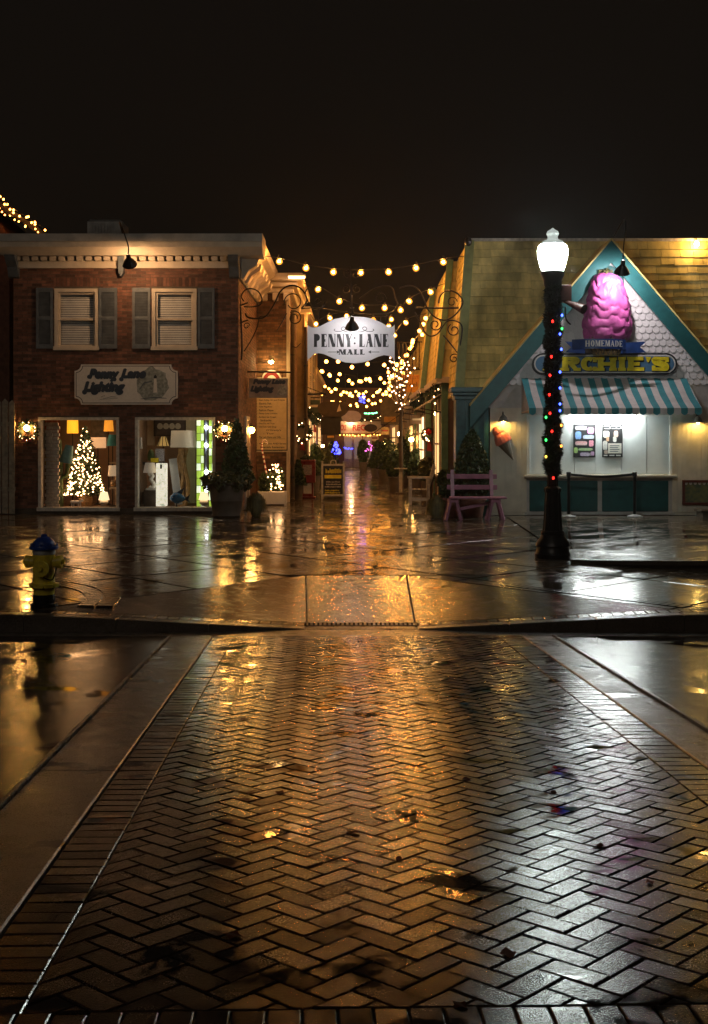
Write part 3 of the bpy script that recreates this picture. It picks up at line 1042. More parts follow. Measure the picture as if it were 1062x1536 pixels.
def gooseneck(name, label, roof, head, bulbmat, shade_r=0.17, arm=True, group=None, h=0.30, tilt=32.0):
    """curved black arm from roof to a cone shade that opens downwards; real bulb inside"""
    t = thing(name, label, 'lamp', roof, group)
    roof, head = Vector(roof), Vector(head)
    top = head + Vector((0, 0, h * 0.95))
    g = MB()
    mid = (roof + top) / 2
    g.tube(smooth_path([roof, Vector((roof.x, mid.y, max(roof.z, top.z) + 0.22)), Vector((top.x, top.y, top.z + 0.20)), top], 6), 0.014, 6)
    g.lathe([(0.05, 0), (0.05, 0.02)], roof, 10)
    g.build('arm', M['black'], t)
    TL = Matrix.Rotation(R(tilt), 3, 'X')           # the shade leans its opening towards the wall
    def lean(g):
        g.v = [tuple(TL @ (Vector(v) - top) + top) for v in g.v]
        return g
    g = MB()
    g.lathe([(0.03, h), (0.045, h * 0.85), (0.05, h * 0.62), (shade_r * 0.75, h * 0.3), (shade_r, 0.0)], head, 20, cap=False)
    sh = lean(g).build('shade', M['black'], t, smooth=True)
    g = MB()
    g.lathe([(0.026, h - 0.006), (0.04, h * 0.84), (0.044, h * 0.6), (shade_r * 0.75 - 0.008, h * 0.28), (shade_r - 0.008, -0.001)], head, 20, cap=False)
    lean(g).build('lining', M['shade_in'], sh, smooth=True)
    g = MB(); g.ball(head + Vector((0, 0, 0.0)), 0.05, 10, 6)
    lean(g).build('bulb', bulbmat, t, smooth=True)
    return t

def string_light(name, label, pts, n, r, m, sag=0.0, group=None, seed=1, jitter=0.02, drop=0.06, fr=None):
    """cable through pts with n bulbs hanging from it"""
    pts = [Vector(p) for p in pts]
    t = thing(name, label, 'string lights', pts[0], group)
    path = []
    for a, b in zip(pts[:-1], pts[1:]):
        for k in range(12):
            u = k / 12
            path.append(a.lerp(b, u) - Vector((0, 0, sag * 4 * u * (1 - u))))
    path.append(pts[-1])
    g = MB(); g.tube(path, 0.008, 4); g.build('cable', M['black'], t)
    rr_ = rng(seed)
    q = MB(); q.lathe([(0.3 * r, r * 0.95), (0.62 * r, r * 0.72), (r, 0.1 * r), (0.92 * r, -0.45 * r), (0.5 * r, -0.9 * r), (0.05 * r, -1.02 * r)], (0, 0, 0), 8)
    bm_ = q.mesh('bulb', m, smooth=True)
    q = MB(); q.lathe([(0.32 * r, r * 0.95), (0.3 * r, r * 0.95 + drop * 0.7)], (0, 0, 0), 6)
    sm = q.mesh('socket', M['black'])
    fr = fr or [(i + 0.5) / n for i in range(n)]
    for f in fr:
        x = f * (len(path) - 1); i = min(int(x), len(path) - 2)
        p = path[i].lerp(path[i + 1], x - i) + Vector((rr_.uniform(-1, 1), rr_.uniform(-1, 1), rr_.uniform(-.7, .7))) * jitter - Vector((0, 0, drop + r * 0.6)) - WL[t.name]
        o = link('bulb', bm_, t, p)
        link('socket', sm, o, (0, 0, 0))
    return t
# ================================================================= LEFT BUILDING (lamp shop)
LY = 26.0
lx = lambda x: PX(x, LY)
lz = lambda y: PZ(y, LY)
shop = thing('lamp_shop', 'two-storey red brick lamp shop with cream dentil cornice and two lit display windows', 'building', (lx(190), LY + 2.5, 0))
WX0, WX1, WT = lx(20), lx(357), lz(398)
holes = []
W1 = (lx(82), lx(148), lz(524), lz(433)); W2 = (lx(228), lx(295), lz(524), lz(433))
D1 = (lx(58), lx(179), lz(765), lz(626)); D2 = (lx(203), lx(323), lz(765), lz(626))
holes = [W1, W2, D1, D2]
# mortar wall as pieces round the openings
g = MB()
def wallpieces(g, x0, x1, z0, z1, holes, y0, y1):
    xs = sorted(set([x0, x1] + [h[0] for h in holes] + [h[1] for h in holes]))
    zs = sorted(set([z0, z1] + [h[2] for h in holes] + [h[3] for h in holes]))
    for a, b in zip(xs[:-1], xs[1:]):
        for c, d in zip(zs[:-1], zs[1:]):
            if any(a >= h[0] - 1e-6 and b <= h[1] + 1e-6 and c >= h[2] - 1e-6 and d <= h[3] + 1e-6 for h in holes): continue
            g.box(a, b, y0, y1, c, d)
wallpieces(g, WX0, WX1, 0.0, WT, holes, LY, LY + 0.22)
g.box(WX0, WX0 + 0.2, LY + 0.22, LY + 5, 0, WT)
g.box(WX1 - 0.2, WX1, LY + 0.22, LY + 4.9, 0, WT)
g.box(WX0 + 0.2, WX1 - 0.2, LY + 4.8, LY + 4.99, 0, WT)
wall = g.build('wall', M['mortar'], shop)
sold = [(lx(80), lx(150), lz(430), lz(416)), (lx(226), lx(297), lz(430), lz(416))]
cxw, czw = lx(190), lz(440)
brick_wall(wall, WX0, WX1, 0.12, lz(402), LY, holes, (M['brick'], M['brick_far']), 3, lambda x, z: abs(x - cxw) * 0.8 + abs(z - czw) + (0 if not any(s[0] <= x <= s[1] and s[2] <= z <= s[3] for s in sold) else -3), 300, sold)
# side wall bricks, seen along the alley
g = MB()
n = 0; z = 0.1
while z < lz(402):
    y = LY + 0.02 - (0.1 if n % 2 else 0)
    while y < LY + 4.85:
        g.box(WX1 - 0.01, WX1 + 0.009, max(y, LY + 0.012) + 0.005, min(y + 0.205, LY + 4.9) - 0.005, z + 0.005, z + 0.062)
        y += 0.205
    z += 0.0667; n += 1
setp(g.build('side_brick_field', M['brick_far'], wall), kind='stuff')
g = MB(); g.box(WX0 - 0.0, WX1, LY - 0.05, LY + 0.0 - 0.02, 0.0, 0.115); g.build('plinth', M['kerb'], shop)
# upper floor slab, ceiling and roof
g = MB(); g.box(WX0 + 0.2, WX1 - 0.2, LY + 0.22, LY + 4.8, lz(620), lz(612)); g.build('shop_ceiling', M['offwhite'], shop)
# cornice
CT = PZ(353, LY - 0.55)
cor = MB()
CXa, CXb = PX(-4, LY - 0.55), PX(393, LY - 0.55)
prof = [(-0.0, lz(386)), (-0.30, lz(384)), (-0.34, PZ(383, LY - 0.34)), (-0.44, PZ(376, LY - 0.45)), (-0.53, PZ(370, LY - 0.55)), (-0.55, PZ(363, LY - 0.55)), (-0.55, CT), (0.35, CT + 0.02), (0.35, lz(386))]
def cornice(g, x0, x1, mi=0):
    n_ = len(prof)
    vs = [(x0 + 0, LY + a, b) for a, b in prof] + [(x1, LY + a, b) for a, b in prof]
    g.raw(vs, [tuple(range(n_)), tuple(reversed(range(n_, 2 * n_)))] + [(i, n_ + i, n_ + (i + 1) % n_, (i + 1) % n_) for i in range(n_)])
cornice(cor, CXa, CXb)
cornice_o = cor.build('cornice', M['cream'], shop)
g = MB(); g.box(CXa - 0.01, CXb + 0.01, LY - 0.575, LY + 0.36, PZ(362, LY - 0.55), CT + 0.035); g.build('flashing', M['flash'], cornice_o)
g = MB(); g.box(WX0 + 0.02, lx(343), LY - 0.10, LY + 0.0, lz(403), lz(393)); g.build('frieze', M['cream'], shop)
# dentils
nd = 24
for k in range(nd):
    a = WX0 + 0.06 + k * (lx(341) - WX0) / nd
    b = a + (lx(341) - WX0) / nd * 0.70
    q = MB(); q.bbox(a, b, LY - 0.19, LY - 0.0, lz(393) + 0.003, lz(386.2), 0.006); q.build('dentil', M['cream'], cornice_o)
# corner brackets
for x in (352, 22):
    X = lx(x)
    pr = [(-0.02, lz(418)), (-0.10, lz(416)), (-0.20, lz(402)), (-0.34, lz(394)), (-0.42, lz(386.3)), (0.0, lz(386.3))]
    g = MB()
    n_ = len(pr)
    vs = [(X - 0.11, LY + a, b) for a, b in pr] + [(X + 0.11, LY + a, b) for a, b in pr]
    g.raw(vs, [tuple(range(n_)), tuple(reversed(range(n_, 2 * n_)))] + [(i, n_ + i, n_ + (i + 1) % n_, (i + 1) % n_) for i in range(n_)])
    g.build('bracket', M['shutter'], shop)
# keystone bracket below the lamp
g = MB(); X = lx(184)
g.prism([(X - 0.07, lz(386.5)), (X + 0.07, lz(386.5)), (X + 0.05, lz(410)), (X, lz(416)), (X - 0.05, lz(410))], LY - 0.22, LY - 0.012)
g.build('keystone_bracket', M['shutter'], shop)
# side cornice with modillions along the alley
SX = WX1
g = MB()
SYa, SYb = LY - 0.2, LY + 4.9
sp = [(0.0, lz(386)), (0.30, lz(384)), (0.38, lz(376)), (0.50, lz(370)), (0.55, lz(362)), (0.55, CT), (-0.3, CT + 0.02), (-0.3, lz(386))]
n_ = len(sp)
vs = [(SX + a, SYa, b) for a, b in sp] + [(SX + a, SYb, b) for a, b in sp]
g.raw(vs, [tuple(reversed(range(n_))), tuple(range(n_, 2 * n_))] + [(n_ + i, i, (i + 1) % n_, n_ + (i + 1) % n_) for i in range(n_)])
g.build('side_cornice', M['cream'], shop)
g = MB(); g.box(SX, SX + 0.06, LY, LY + 4.9, lz(418), lz(386.4)); g.build('side_frieze', M['shutter'], shop)
for k in range(6):
    y0 = LY + 0.15 + k * 0.82
    q = MB(); q.prism([(SX + 0.061, lz(386.6)), (SX + 0.44, lz(386.6)), (SX + 0.40, lz(396)), (SX + 0.22, lz(404)), (SX + 0.12, lz(416)), (SX + 0.061, lz(417))], y0, y0 + 0.36)
    q.build('modillion', M['cream'], shop)
g = MB(); g.box(WX0, WX1, LY + 0.36, LY + 5.0, CT - 0.25, CT - 0.1); g.build('roof', M['roof'], shop)

def sash_window(parent, W, seed):
    a, b, c, d = W
    f = 0.075
    fr = MB()
    y0 = LY - 0.03
    fr.box(a, a + f, y0, LY + 0.1, c, d); fr.box(b - f, b, y0, LY + 0.1, c, d)
    fr.box(a + f, b - f, y0, LY + 0.1, d - f, d); fr.box(a - 0.02, b + 0.02, y0 - 0.03, LY + 0.1, c - 0.02, c + f * 0.8)
    wn = fr.build('window', M['cream'], parent)
    m = (c + d) / 2
    for (z0, z1, yy) in ((c + f * 0.8, m + 0.025, LY + 0.045), (m - 0.025, d - f, LY + 0.02)):
        q = MB(); t = 0.045
        q.box(a + f, a + f + t, yy, yy + 0.035, z0, z1); q.box(b - f - t, b - f, yy, yy + 0.035, z0, z1)
        q.box(a + f + t, b - f - t, yy, yy + 0.035, z0, z0 + t); q.box(a + f + t, b - f - t, yy, yy + 0.035, z1 - t, z1)
        q.build('sash', M['cream'], wn)
        q = MB(); q.box(a + f + t, b - f - t, yy + 0.014, yy + 0.02, z0 + t, z1 - t); q.build('pane', M['glass'], wn)
    q = MB(); z = c + f
    while z < d - f - 0.02:
        q.face([(a + f + 0.01, LY + 0.115, z), (b - f - 0.01, LY + 0.115, z), (b - f - 0.01, LY + 0.135, z + 0.042), (a + f + 0.01, LY + 0.135, z + 0.042)])
        z += 0.05
    setp(q.build('blind_slats', M['blind'], wn), kind='stuff')
    q = MB(); q.box(a, b, LY + 0.16, LY + 0.2, c, d); q.build('back_panel', M['dark'], wn)
sash_window(shop, W1, 1); sash_window(shop, W2, 2)
for (p0, p1) in ((55, 80), (149, 176), (199, 226), (297, 322)):
    a, b, c, d = lx(p0), lx(p1), lz(523), lz(432)
    sh = MB(); y0, y1 = LY - 0.055, LY - 0.014
    t = 0.055
    sh.box(a, a + t, y0, y1, c, d); sh.box(b - t, b, y0, y1, c, d)
    for z0, z1 in ((c, c + 0.09), ((c + d) / 2 - 0.035, (c + d) / 2 + 0.035), (d - 0.09, d)):
        sh.box(a + t, b - t, y0 + 0.002, y1, z0, z1)
    so_ = sh.build('shutter', M['shutter'], shop)
    q = MB()
    for z0, z1 in ((c + 0.09, (c + d) / 2 - 0.035), ((c + d) / 2 + 0.035, d - 0.09)):
        z = z0
        while z < z1 - 0.01:
            q.face([(a + t, y0 + 0.006, z), (b - t, y0 + 0.006, z), (b - t, y1 - 0.006, z + 0.03), (a + t, y1 - 0.006, z + 0.03)]); z += 0.034
    q.box(a + t, b - t, y1 - 0.004, y1 - 0.001, c + 0.09, d - 0.09)
    setp(q.build('louvre_slats', M['shutter'], so_), kind='stuff')
# display window frames and glass
for W in (D1, D2):
    a, b, c, d = W
    f = 0.06
    q = MB(); y0 = LY - 0.05
    q.box(a, a + f, y0, LY + 0.16, c, d); q.box(b - f, b, y0, LY + 0.16, c, d)
    q.box(a + f, b - f, y0, LY + 0.16, d - f, d); q.box(a - 0.02, b + 0.02, y0 - 0.05, LY + 0.16, c - 0.02, c + f)
    wn = q.build('display_window', M['offwhite'], shop)
    q = MB(); q.box(a + f, b - f, LY + 0.03, LY + 0.04, c + f, d - f); q.build('pane', M['glass'], wn)
# shop room
RM = mat('shop_room_wall', (0.34, 0.22, 0.14), 0.7, var=0.12, nscale=3)
RF = mat('shop_display_deck', (0.30, 0.17, 0.09), 0.5, var=0.2)
a, b = WX0 + 0.2, WX1 - 0.2
g = MB(); g.box(a, b, LY + 2.2, LY + 2.25, 0.0, lz(621)); g.build('room_wall', RM, shop)
g = MB(); g.box(a, b, LY + 0.22, LY + 2.2, 0.02, D1[2] + 0.035); g.build('display_deck', RF, shop)
q = MB(); q.box(lx(181), lx(201), LY + 0.22, LY + 1.6, D1[2] + 0.035, lz(621)); q.build('partition', RM, shop)
# ceiling fixtures that light the display
for x, w_ in ((120, 0.5), (255, 0.5)):
    t = thing('ceiling_fixture', 'ceiling light strip inside the lamp shop behind the %s window' % ('tree' if x < 190 else 'fish'), 'light', (lx(x), LY + 1.0, lz(621)))
    q = MB(); q.box(lx(x) - w_ - .03, lx(x) + w_ + .03, LY + 0.55, LY + 0.75, lz(621) - 0.03, lz(621) - 0.002); q.build('housing', M['white'], t)
    q = MB(); q.box(lx(x) - w_, lx(x) + w_, LY + 0.58, LY + 0.72, lz(621) - 0.045, lz(621) - 0.031)
    q.build('diffuser', emit('shop_fixture_glow_%d' % x, (1.0, 0.66, 0.36) if x < 190 else (1.0, 0.70, 0.44), 5 if x < 190 else 3.0), t)

# wall sign
def notched(x0, x1, z0, z1, r, n=4):
    pts = []
    for (cx_, cz_, a0) in ((x0, z0, 90), (x1, z0, 180), (x1, z1, 270), (x0, z1, 360)):
        for i in range(n + 1):
            a = R(a0 - 90 * i / n) if True else 0
            pts.append((cx_ + r * math.cos(a), cz_ + r * math.sin(a)))
    return pts
sg = thing('shop_sign', 'pale notched-corner shop sign with dark script lettering and a lighthouse picture', 'sign', (lx(190), LY - 0.06, lz(607)))
a, b, c, d = lx(113), lx(267), lz(607), lz(547)
g = MB(); g.prism(notched(a, b, c, d, 0.14), LY - 0.075, LY - 0.016); g.build('board', M['signface'], sg)
g = MB()
pl = notched(a + 0.035, b - 0.035, c + 0.035, d - 0.035, 0.14, 4)
for i in range(len(pl)):
    p, q_ = Vector(pl[i]), Vector(pl[(i + 1) % len(pl)])
    if (p - q_).length > 1e-4: stroke(g, [p, q_], [0.014, 0.014], LY - 0.077 - 0.0002 * (i % 2))
g.build('border', M['ink'], sg)
def blob_word(parent, segs, Y, x0, z0, sx, sz):
    pass
SX_ = lambda zx: lx(100 + zx * 180 / 1062.0)
SZ_ = lambda zy: lz(540 + zy * 75 / 442.0)
text_fit('Penny', SX_(205), SX_(470), SZ_(188), SZ_(82), LY - 0.079, M['inkblue'], sg, offset=0.04, shear=0.28, fat=0.014)
text_fit('Lane', SX_(490), SX_(705), SZ_(160), SZ_(82), LY - 0.079, M['inkblue'], sg, offset=0.04, shear=0.28, fat=0.014)
text_fit('Lighting', SX_(160), SX_(520), SZ_(305), SZ_(195), LY - 0.079, M['inkblue'], sg, offset=0.04, shear=0.28, fat=0.014)
g = MB()
for (zx, zy, rr_) in ((205, 150, 18), (430, 172, 18), (490, 172, 20), (165, 285, 22), (265, 285, 18), (490, 285, 18)):
    cc = (SX_(zx), SZ_(zy)); ra = rr_ * 180 / 1062 / 69.2
    g.face([(cc[0] + ra * math.cos(2 * PI * i / 12), LY - 0.0805, cc[1] + ra * math.sin(2 * PI * i / 12)) for i in range(12)])
g.build('letter_ball_terminal', M['inkblue'], sg)
g = MB(); stroke(g, [(SX_(310), SZ_(330)), (SX_(345), SZ_(310)), (SX_(330), SZ_(345)), (SX_(400), SZ_(325)), (SX_(440), SZ_(328))], [0.008] * 5, LY - 0.079)
stroke(g, [(SX_(300), SZ_(350)), (SX_(460), SZ_(338))], [0.006] * 2, LY - 0.0794); g.build('signature', M['ink'], sg)
g = MB(); r_ = rng(4)
g.face([(SX_(765) + (0.36 + r_.uniform(-.03, .03)) * math.cos(2 * PI * i / 28) * 0.95, LY - 0.0768, SZ_(215) + (0.36 + r_.uniform(-.04, .04)) * math.sin(2 * PI * i / 28)) for i in range(28)])
pc = g.build('lighthouse_picture', M['pic'], sg)
g = MB(); g.prism([(SX_(772), SZ_(290)), (SX_(808), SZ_(290)), (SX_(800), SZ_(165)), (SX_(778), SZ_(165))], LY - 0.079, LY - 0.0775); g.build('tower', M['signface'], pc)
g = MB(); g.prism([(SX_(776), SZ_(164)), (SX_(803), SZ_(164)), (SX_(803), SZ_(145)), (SX_(790), SZ_(130)), (SX_(776), SZ_(145))], LY - 0.0795, LY - 0.0775); g.build('lantern_room', M['ink'], pc)
g = MB(); stroke(g, [(SX_(650), SZ_(262)), (SX_(690), SZ_(205)), (SX_(760), SZ_(190))], [0.02, 0.03, 0.02], LY - 0.0785); stroke(g, [(SX_(660), SZ_(345)), (SX_(780), SZ_(332)), (SX_(890), SZ_(340))], [0.01, 0.03, 0.01], LY - 0.0787); g.build('shore', M['shutter'], pc)

gooseneck('gooseneck_lamp', 'black cone gooseneck lamp on the lamp shop cornice, over its shutters', (lx(190), LY - 0.4, CT + 0.02), tuple(P(192, 401, LY - 1.15)), M['goose_w'], 0.155, h=0.28, tilt=46)

# wreath sconces
def sconce(px_, py_, Y, label, seed):
    c = P(px_, py_, Y - 0.16)
    t = thing('wreath_sconce', label, 'wall lamp', (c.x, Y, c.z - 0.2), 'wreathed sconces on the shop front')
    q = MB(); q.box(c.x - 0.05, c.x + 0.05, Y - 0.03, Y - 0.012, c.z - 0.12, c.z + 0.10); q.tube([(c.x, Y - 0.02, c.z - 0.02), (c.x, Y - 0.16, c.z - 0.09)], 0.015); q.build('backplate', M['black'], t)
    q = MB(); q.lathe([(0.03, -0.11), (0.055, -0.085), (0.055, -0.07)], c, 10); q.lathe([(0.06, 0.075), (0.03, 0.10), (0.01, 0.13)], c, 10); q.build('lantern_cap', M['black'], t)
    q = MB(); q.ball(c, 0.062, 12, 8); q.build('bulb', M['sconce'], t, smooth=True)
    r_ = rng(seed); q = MB()
    def smp(r):
        a = r.uniform(0, 2 * PI); b = r.uniform(0, 2 * PI); k_ = r.uniform(0, 0.075)
        return (c.x + (0.19 + k_ * math.cos(b)) * math.cos(a), Y - 0.08 + k_ * math.sin(b), c.z - 0.06 + (0.19 + k_ * math.cos(b)) * math.sin(a))
    leaves(q, 700, r_, smp, 0.035)
    wr = q.build('wreath', M['leafw'], t)
    for k in range(16):
        p = smp(r_); q = MB(); q.ball((p[0], Y - 0.17, p[2]), 0.008, 6, 4); q.build('fairy_bulb', M['fairy'], wr)
    q = MB(); q.box(c.x - 0.10, c.x - 0.01, Y - 0.175, Y - 0.15, c.z - 0.30, c.z - 0.22); q.box(c.x + 0.01, c.x + 0.10, Y - 0.175, Y - 0.15, c.z - 0.30, c.z - 0.22); q.build('bow', M['maroon'], wr)
sconce(40, 642, LY, 'glowing wreathed wall sconce beside the picket fence', 11)
sconce(337, 643, LY, 'glowing wreathed wall sconce above the big planter pot', 12)

# rooftop unit
t = thing('rooftop_unit', 'boxy ventilation unit on the lamp shop roof', 'vent unit', (lx(158), LY + 1.6, CT - 0.1))
a, b, z0, z1 = PX(131, LY + 1.2), PX(183, LY + 1.2), CT - 0.1, PZ(329, LY + 1.2)
q = MB(); q.bbox(a, b, LY + 1.2, LY + 2.0, z0, z1, 0.05); q.build('casing', M['greybox'], t)
for k in range(9):
    x = a + 0.08 + k * 0.07
    q = MB(); q.box(x, x + 0.03, LY + 1.18, LY + 1.199, z0 + 0.05, z1 - 0.08); q.build('fin', M['greybox'], t)

# neighbour at the far left: brick gable with lights on its rake
nb = thing('neighbour_house', 'dark brick house with a sloping light-strung roof beside the lamp shop', 'building', (-9.6, 30, 0))
Yn = 29.5
g = MB(); g.prism([(PX(-220, Yn), 0), (PX(14, Yn), 0), (PX(14, Yn), PZ(358, Yn)), (PX(14, Yn) - 0.2, PZ(338, Yn)), (PX(-110, Yn), PZ(245, Yn)), (PX(-220, Yn), PZ(330, Yn))], Yn, Yn + 6)
g.build('wall', M['brick_far'], nb)
a, b = P(66, 355, Yn - 0.2), P(-110, 235, Yn - 0.2)
g = MB(); 
for dy, m_ in ((0, 0),):
    g.raw([a, b, b + Vector((0, 6.4, 0)), a + Vector((0, 6.4, 0)), a + Vector((0, 0, .12)), b + Vector((0, 0, .12)), b + Vector((0, 6.4, .12)), a + Vector((0, 6.4, .12))], [(0, 1, 2, 3), (7, 6, 5, 4), (0, 4, 5, 1), (3, 2, 6, 7), (0, 3, 7, 4), (1, 5, 6, 2)])
g.build('roof', M['roof'], nb)
r_ = rng(3)
string_light('string_light', 'amber fairy lights strung along the sloping roof edge of the dark brick house', [a + Vector((-0.02, -0.06, 0.22)), a.lerp(b, 0.5) + Vector((0, -0.06, 0.2)), b + Vector((0, -0.06, 0.2))], 34, 0.026, M['fairy_roof'], 0.02, seed=2, jitter=0.09, drop=0.01)
t = string_light('string_light', 'second row of amber fairy lights just under the sloping roof edge', [a + Vector((-0.1, -0.08, 0.06)), b + Vector((0, -0.08, 0.05))], 26, 0.02, M['fairy_roof'], 0.05, seed=5, jitter=0.07, drop=0.01)

# picket fence
fn = thing('picket_fence', 'tall weathered picket fence at the left side of the lamp shop', 'fence', (PX(-20, 25.8), 25.8, 0))
Yf = 25.75
r_ = rng(6)
for k in range(8):
    x = -58 + k * 10.2
    a, b = PX(x, Yf), PX(x + 8.4, Yf); zt_ = PZ(598 + r_.uniform(-3, 3), Yf)
    q = MB(); q.prism([(a, 0.02), (b, 0.02), (b, zt_ - 0.07), ((a + b) / 2, zt_), (a, zt_ - 0.07)], Yf, Yf + 0.025); q.build('picket', M['fence'], fn)
for z in (0.5, 1.9):
    q = MB(); q.box(PX(-60, Yf), PX(22, Yf), Yf + 0.026, Yf + 0.07, z, z + 0.09); q.build('rail', M['fence'], fn)
# ================================================================= INSIDE THE SHOP WINDOWS
DZ = D1[2] + 0.036
def dpt(x, y, Y): return P(x, y, Y)
def lampshade(g, x, y0, y1, rt, rb, Y, n=20):
    """y0 top row, y1 bottom row in photo pixels at depth Y; open drum or cone"""
    c = P(x, y1, Y)
    h = PZ(y0, Y) - PZ(y1, Y)
    k = Y / FPX
    g.lathe([(rb * k, 0), (rt * k, h)], (c.x, c.y, c.z), n, cap=False)
    g.lathe([(rt * k, h), (rt * k * 0.3, h - 0.004)], (c.x, c.y, c.z), n, cap=False)
def shade_mat(name, colr, glow=0.0):
    m, n, b = newmat(name)
    b.inputs['Base Color'].default_value = (*colr, 1)
    b.inputs['Roughness'].default_value = 0.7
    if glow:
        b.inputs['Emission Color'].default_value = (*colr, 1)
        b.inputs['Emission Strength'].default_value = glow
    return m
# --- left window
def simple_lamp(name, label, x, yt, ys, yb, rt, rb, Y, smat, bmat, body, cat='lamp', down=None):
    """table lamp: shade between rows yt..ys, body from ys to yb"""
    base = P(x, yb, Y)
    t = thing(name, label, cat, tuple(base))
    q = MB(); lampshade(q, x, yt, ys, rt, rb, Y); q.build('shade', smat, t, smooth=True)
    q = MB(); h = PZ(ys - 2, Y) - base.z; k = Y / FPX
    q.lathe([(r * k, z * h) for r, z in body], tuple(base), 16); q.build('base', bmat, t, smooth=True)
    return t
white_glow = shade_mat('lit_white_lamp_shade', (1.0, 0.74, 0.42), 0.95)
lampwhite = mat('glazed_white_ceramic', (0.75, 0.72, 0.66), 0.25)
ball_body = [(4, 0), (5, 0.04), (3.4, 0.12), (6.2, 0.3), (7.0, 0.5), (5.5, 0.75), (2, 0.9), (1, 1.0)]
Yd = LY + 0.42
t = simple_lamp('table_lamp', 'small lit white table lamp at the foot of the shop Christmas tree', 156, 738, 750, PZ and 759, 5.2, 8.2, Yd, white_glow, lampwhite, ball_body)
t = simple_lamp('table_lamp', 'small lit white table lamp in front of the green glass panel', 306, 738, 750, 759, 5.2, 8.0, Yd, white_glow, lampwhite, ball_body)
# the tree
tc = P(128, 742, LY + 0.9)
tree = thing('christmas_tree', 'small Christmas tree covered in warm fairy lights in the shop window', 'christmas tree', (tc.x, tc.y, DZ))
k = tc.y / FPX
q = MB(); r_ = rng(21)
Ht = (742 - 637) * k
leaves(q, 2600, r_, in_cone((tc.x, tc.y, tc.z), 29 * k, Ht, 9), 0.045, elong=2.4); q.build('crown', M['leaf'], tree)
q = MB(); q.tube([(tc.x, tc.y, DZ), (tc.x, tc.y, tc.z + 0.5)], 0.025); q.build('trunk', M['bark'], tree)
q = MB(); q.lathe([(9 * k, 0), (11 * k, 0.1), (10 * k, 0.24), (10.6 * k, 0.26)], (tc.x, tc.y, DZ), 14); q.build('pot', M['cone'], tree)
q0 = MB(); q0.ball((0, 0, 0), 0.0135, 6, 4); fb = q0.mesh('fairy_bulb', M['fairy'], True)
for i in range(230):
    tt = 1 - math.sqrt(r_.uniform(0.0, 1)); a = r_.uniform(0, 2 * PI)
    ra = 29 * k * (1 - tt) ** 0.85 * r_.uniform(0.86, 1.05) + 0.01
    link('fairy_bulb', fb, tree, (ra * math.cos(a), -abs(ra * math.sin(a)) if r_.random() < .8 else ra * math.sin(a), tc.z - DZ + tt * Ht))
# other goods
def goods(name, label, cat, fn, m, smooth=False):
    q = MB(); fn(q); o = q.build(name, m, smooth=smooth); return setp(o, label, cat)
def hang_shade(name, label, x, y0, y1, rt, rb, Y, m, post=None):
    """shade on a slim stand down to the deck"""
    base = P(x, y1, Y)
    t = thing(name, label, 'lamp', (base.x, base.y, DZ))
    q = MB(); lampshade(q, x, y0, y1, rt, rb, Y); q.build('shade', m, t, smooth=True)
    q = MB(); q.tube([(base.x, Y, DZ), (base.x, Y, PZ(y0, Y) - 0.02)], 0.012, 6); q.lathe([(0.09, 0), (0.09, 0.015), (0.02, 0.04)], (base.x, Y, DZ), 14); q.build('stand', M['black'], t)
    return t
hang_shade('floor_lamp', 'tall lamp with a glowing golden yellow drum shade', 109, 628, 650, 8, 8.5, LY + 1.1, shade_mat('golden_lit_shade', (1.0, 0.42, 0.02), 0.9))
hang_shade('floor_lamp', 'tall lamp with an amber shade at the right side of the tree window', 163, 627, 647, 6, 7.5, LY + 1.3, shade_mat('amber_lit_shade', (0.9, 0.33, 0.03), 0.6))
hang_shade('floor_lamp', 'lamp with a wide peach drum shade behind the Christmas tree', 147, 656, 672, 12, 12, LY + 1.5, shade_mat('peach_lit_shade', (0.95, 0.55, 0.25), 0.45))
hang_shade('floor_lamp', 'lamp with a turquoise cone shade by the shop window edge', 169, 652, 669, 5.5, 9, LY + 0.8, mat('turquoise_shade', (0.06, 0.36, 0.38), 0.6))
hang_shade('floor_lamp', 'lamp with a small beige cylinder shade on the low shelf', 169, 698, 714, 6, 7, LY + 0.75, shade_mat('beige_lit_shade', (0.85, 0.62, 0.36), 0.25))
hang_shade('floor_lamp', 'lamp with a grey cylinder shade by the white brick pier', 72, 648, 673, 6.5, 7.5, LY + 0.7, mat('grey_shade', (0.27, 0.27, 0.24), 0.7))
goods('shop_shelf', 'thin pale shelf above the beige lamp in the tree window', 'shelf', lambda q: (q.box(lx(157), lx(178), LY + 0.45, LY + 1.2, lz(696), lz(694)), q.box(lx(157), lx(178), LY + 0.5, LY + 1.2, lz(735), lz(732)), q.box(lx(157.5), lx(159), LY + 1.1, LY + 1.2, DZ, lz(696))), mat('pale_shelf', (0.6, 0.45, 0.28), 0.5))
goods('globe_ornament', 'small wooden globe ornament on the low shop shelf', 'ornament', lambda q: (q.ball(P(171, 725, LY + 0.7), 0.075, 14, 9), q.lathe([(0.04, 0), (0.03, 0.02)], (PX(171, LY + .7), LY + .7, PZ(732, LY + .7)), 10)), M['cone'], True)
# white brick pier at the left of the room
t = thing('brick_pier', 'white painted brick pier inside the tree window', 'pier', (lx(70), LY + 0.4, DZ))
for r0 in range(24):
    for c0 in range(2):
        z0 = DZ + r0 * 0.078
        if z0 + 0.07 > lz(624): continue
        x0 = lx(63) + c0 * 0.145 - (0.03 if r0 % 2 else 0)
        q = MB(); q.bbox(x0, x0 + 0.138, LY + 0.35 + 0.002 * (r0 % 3), LY + 0.44, z0, z0 + 0.07, 0.004); q.build('brick', M['offwhite'], t)
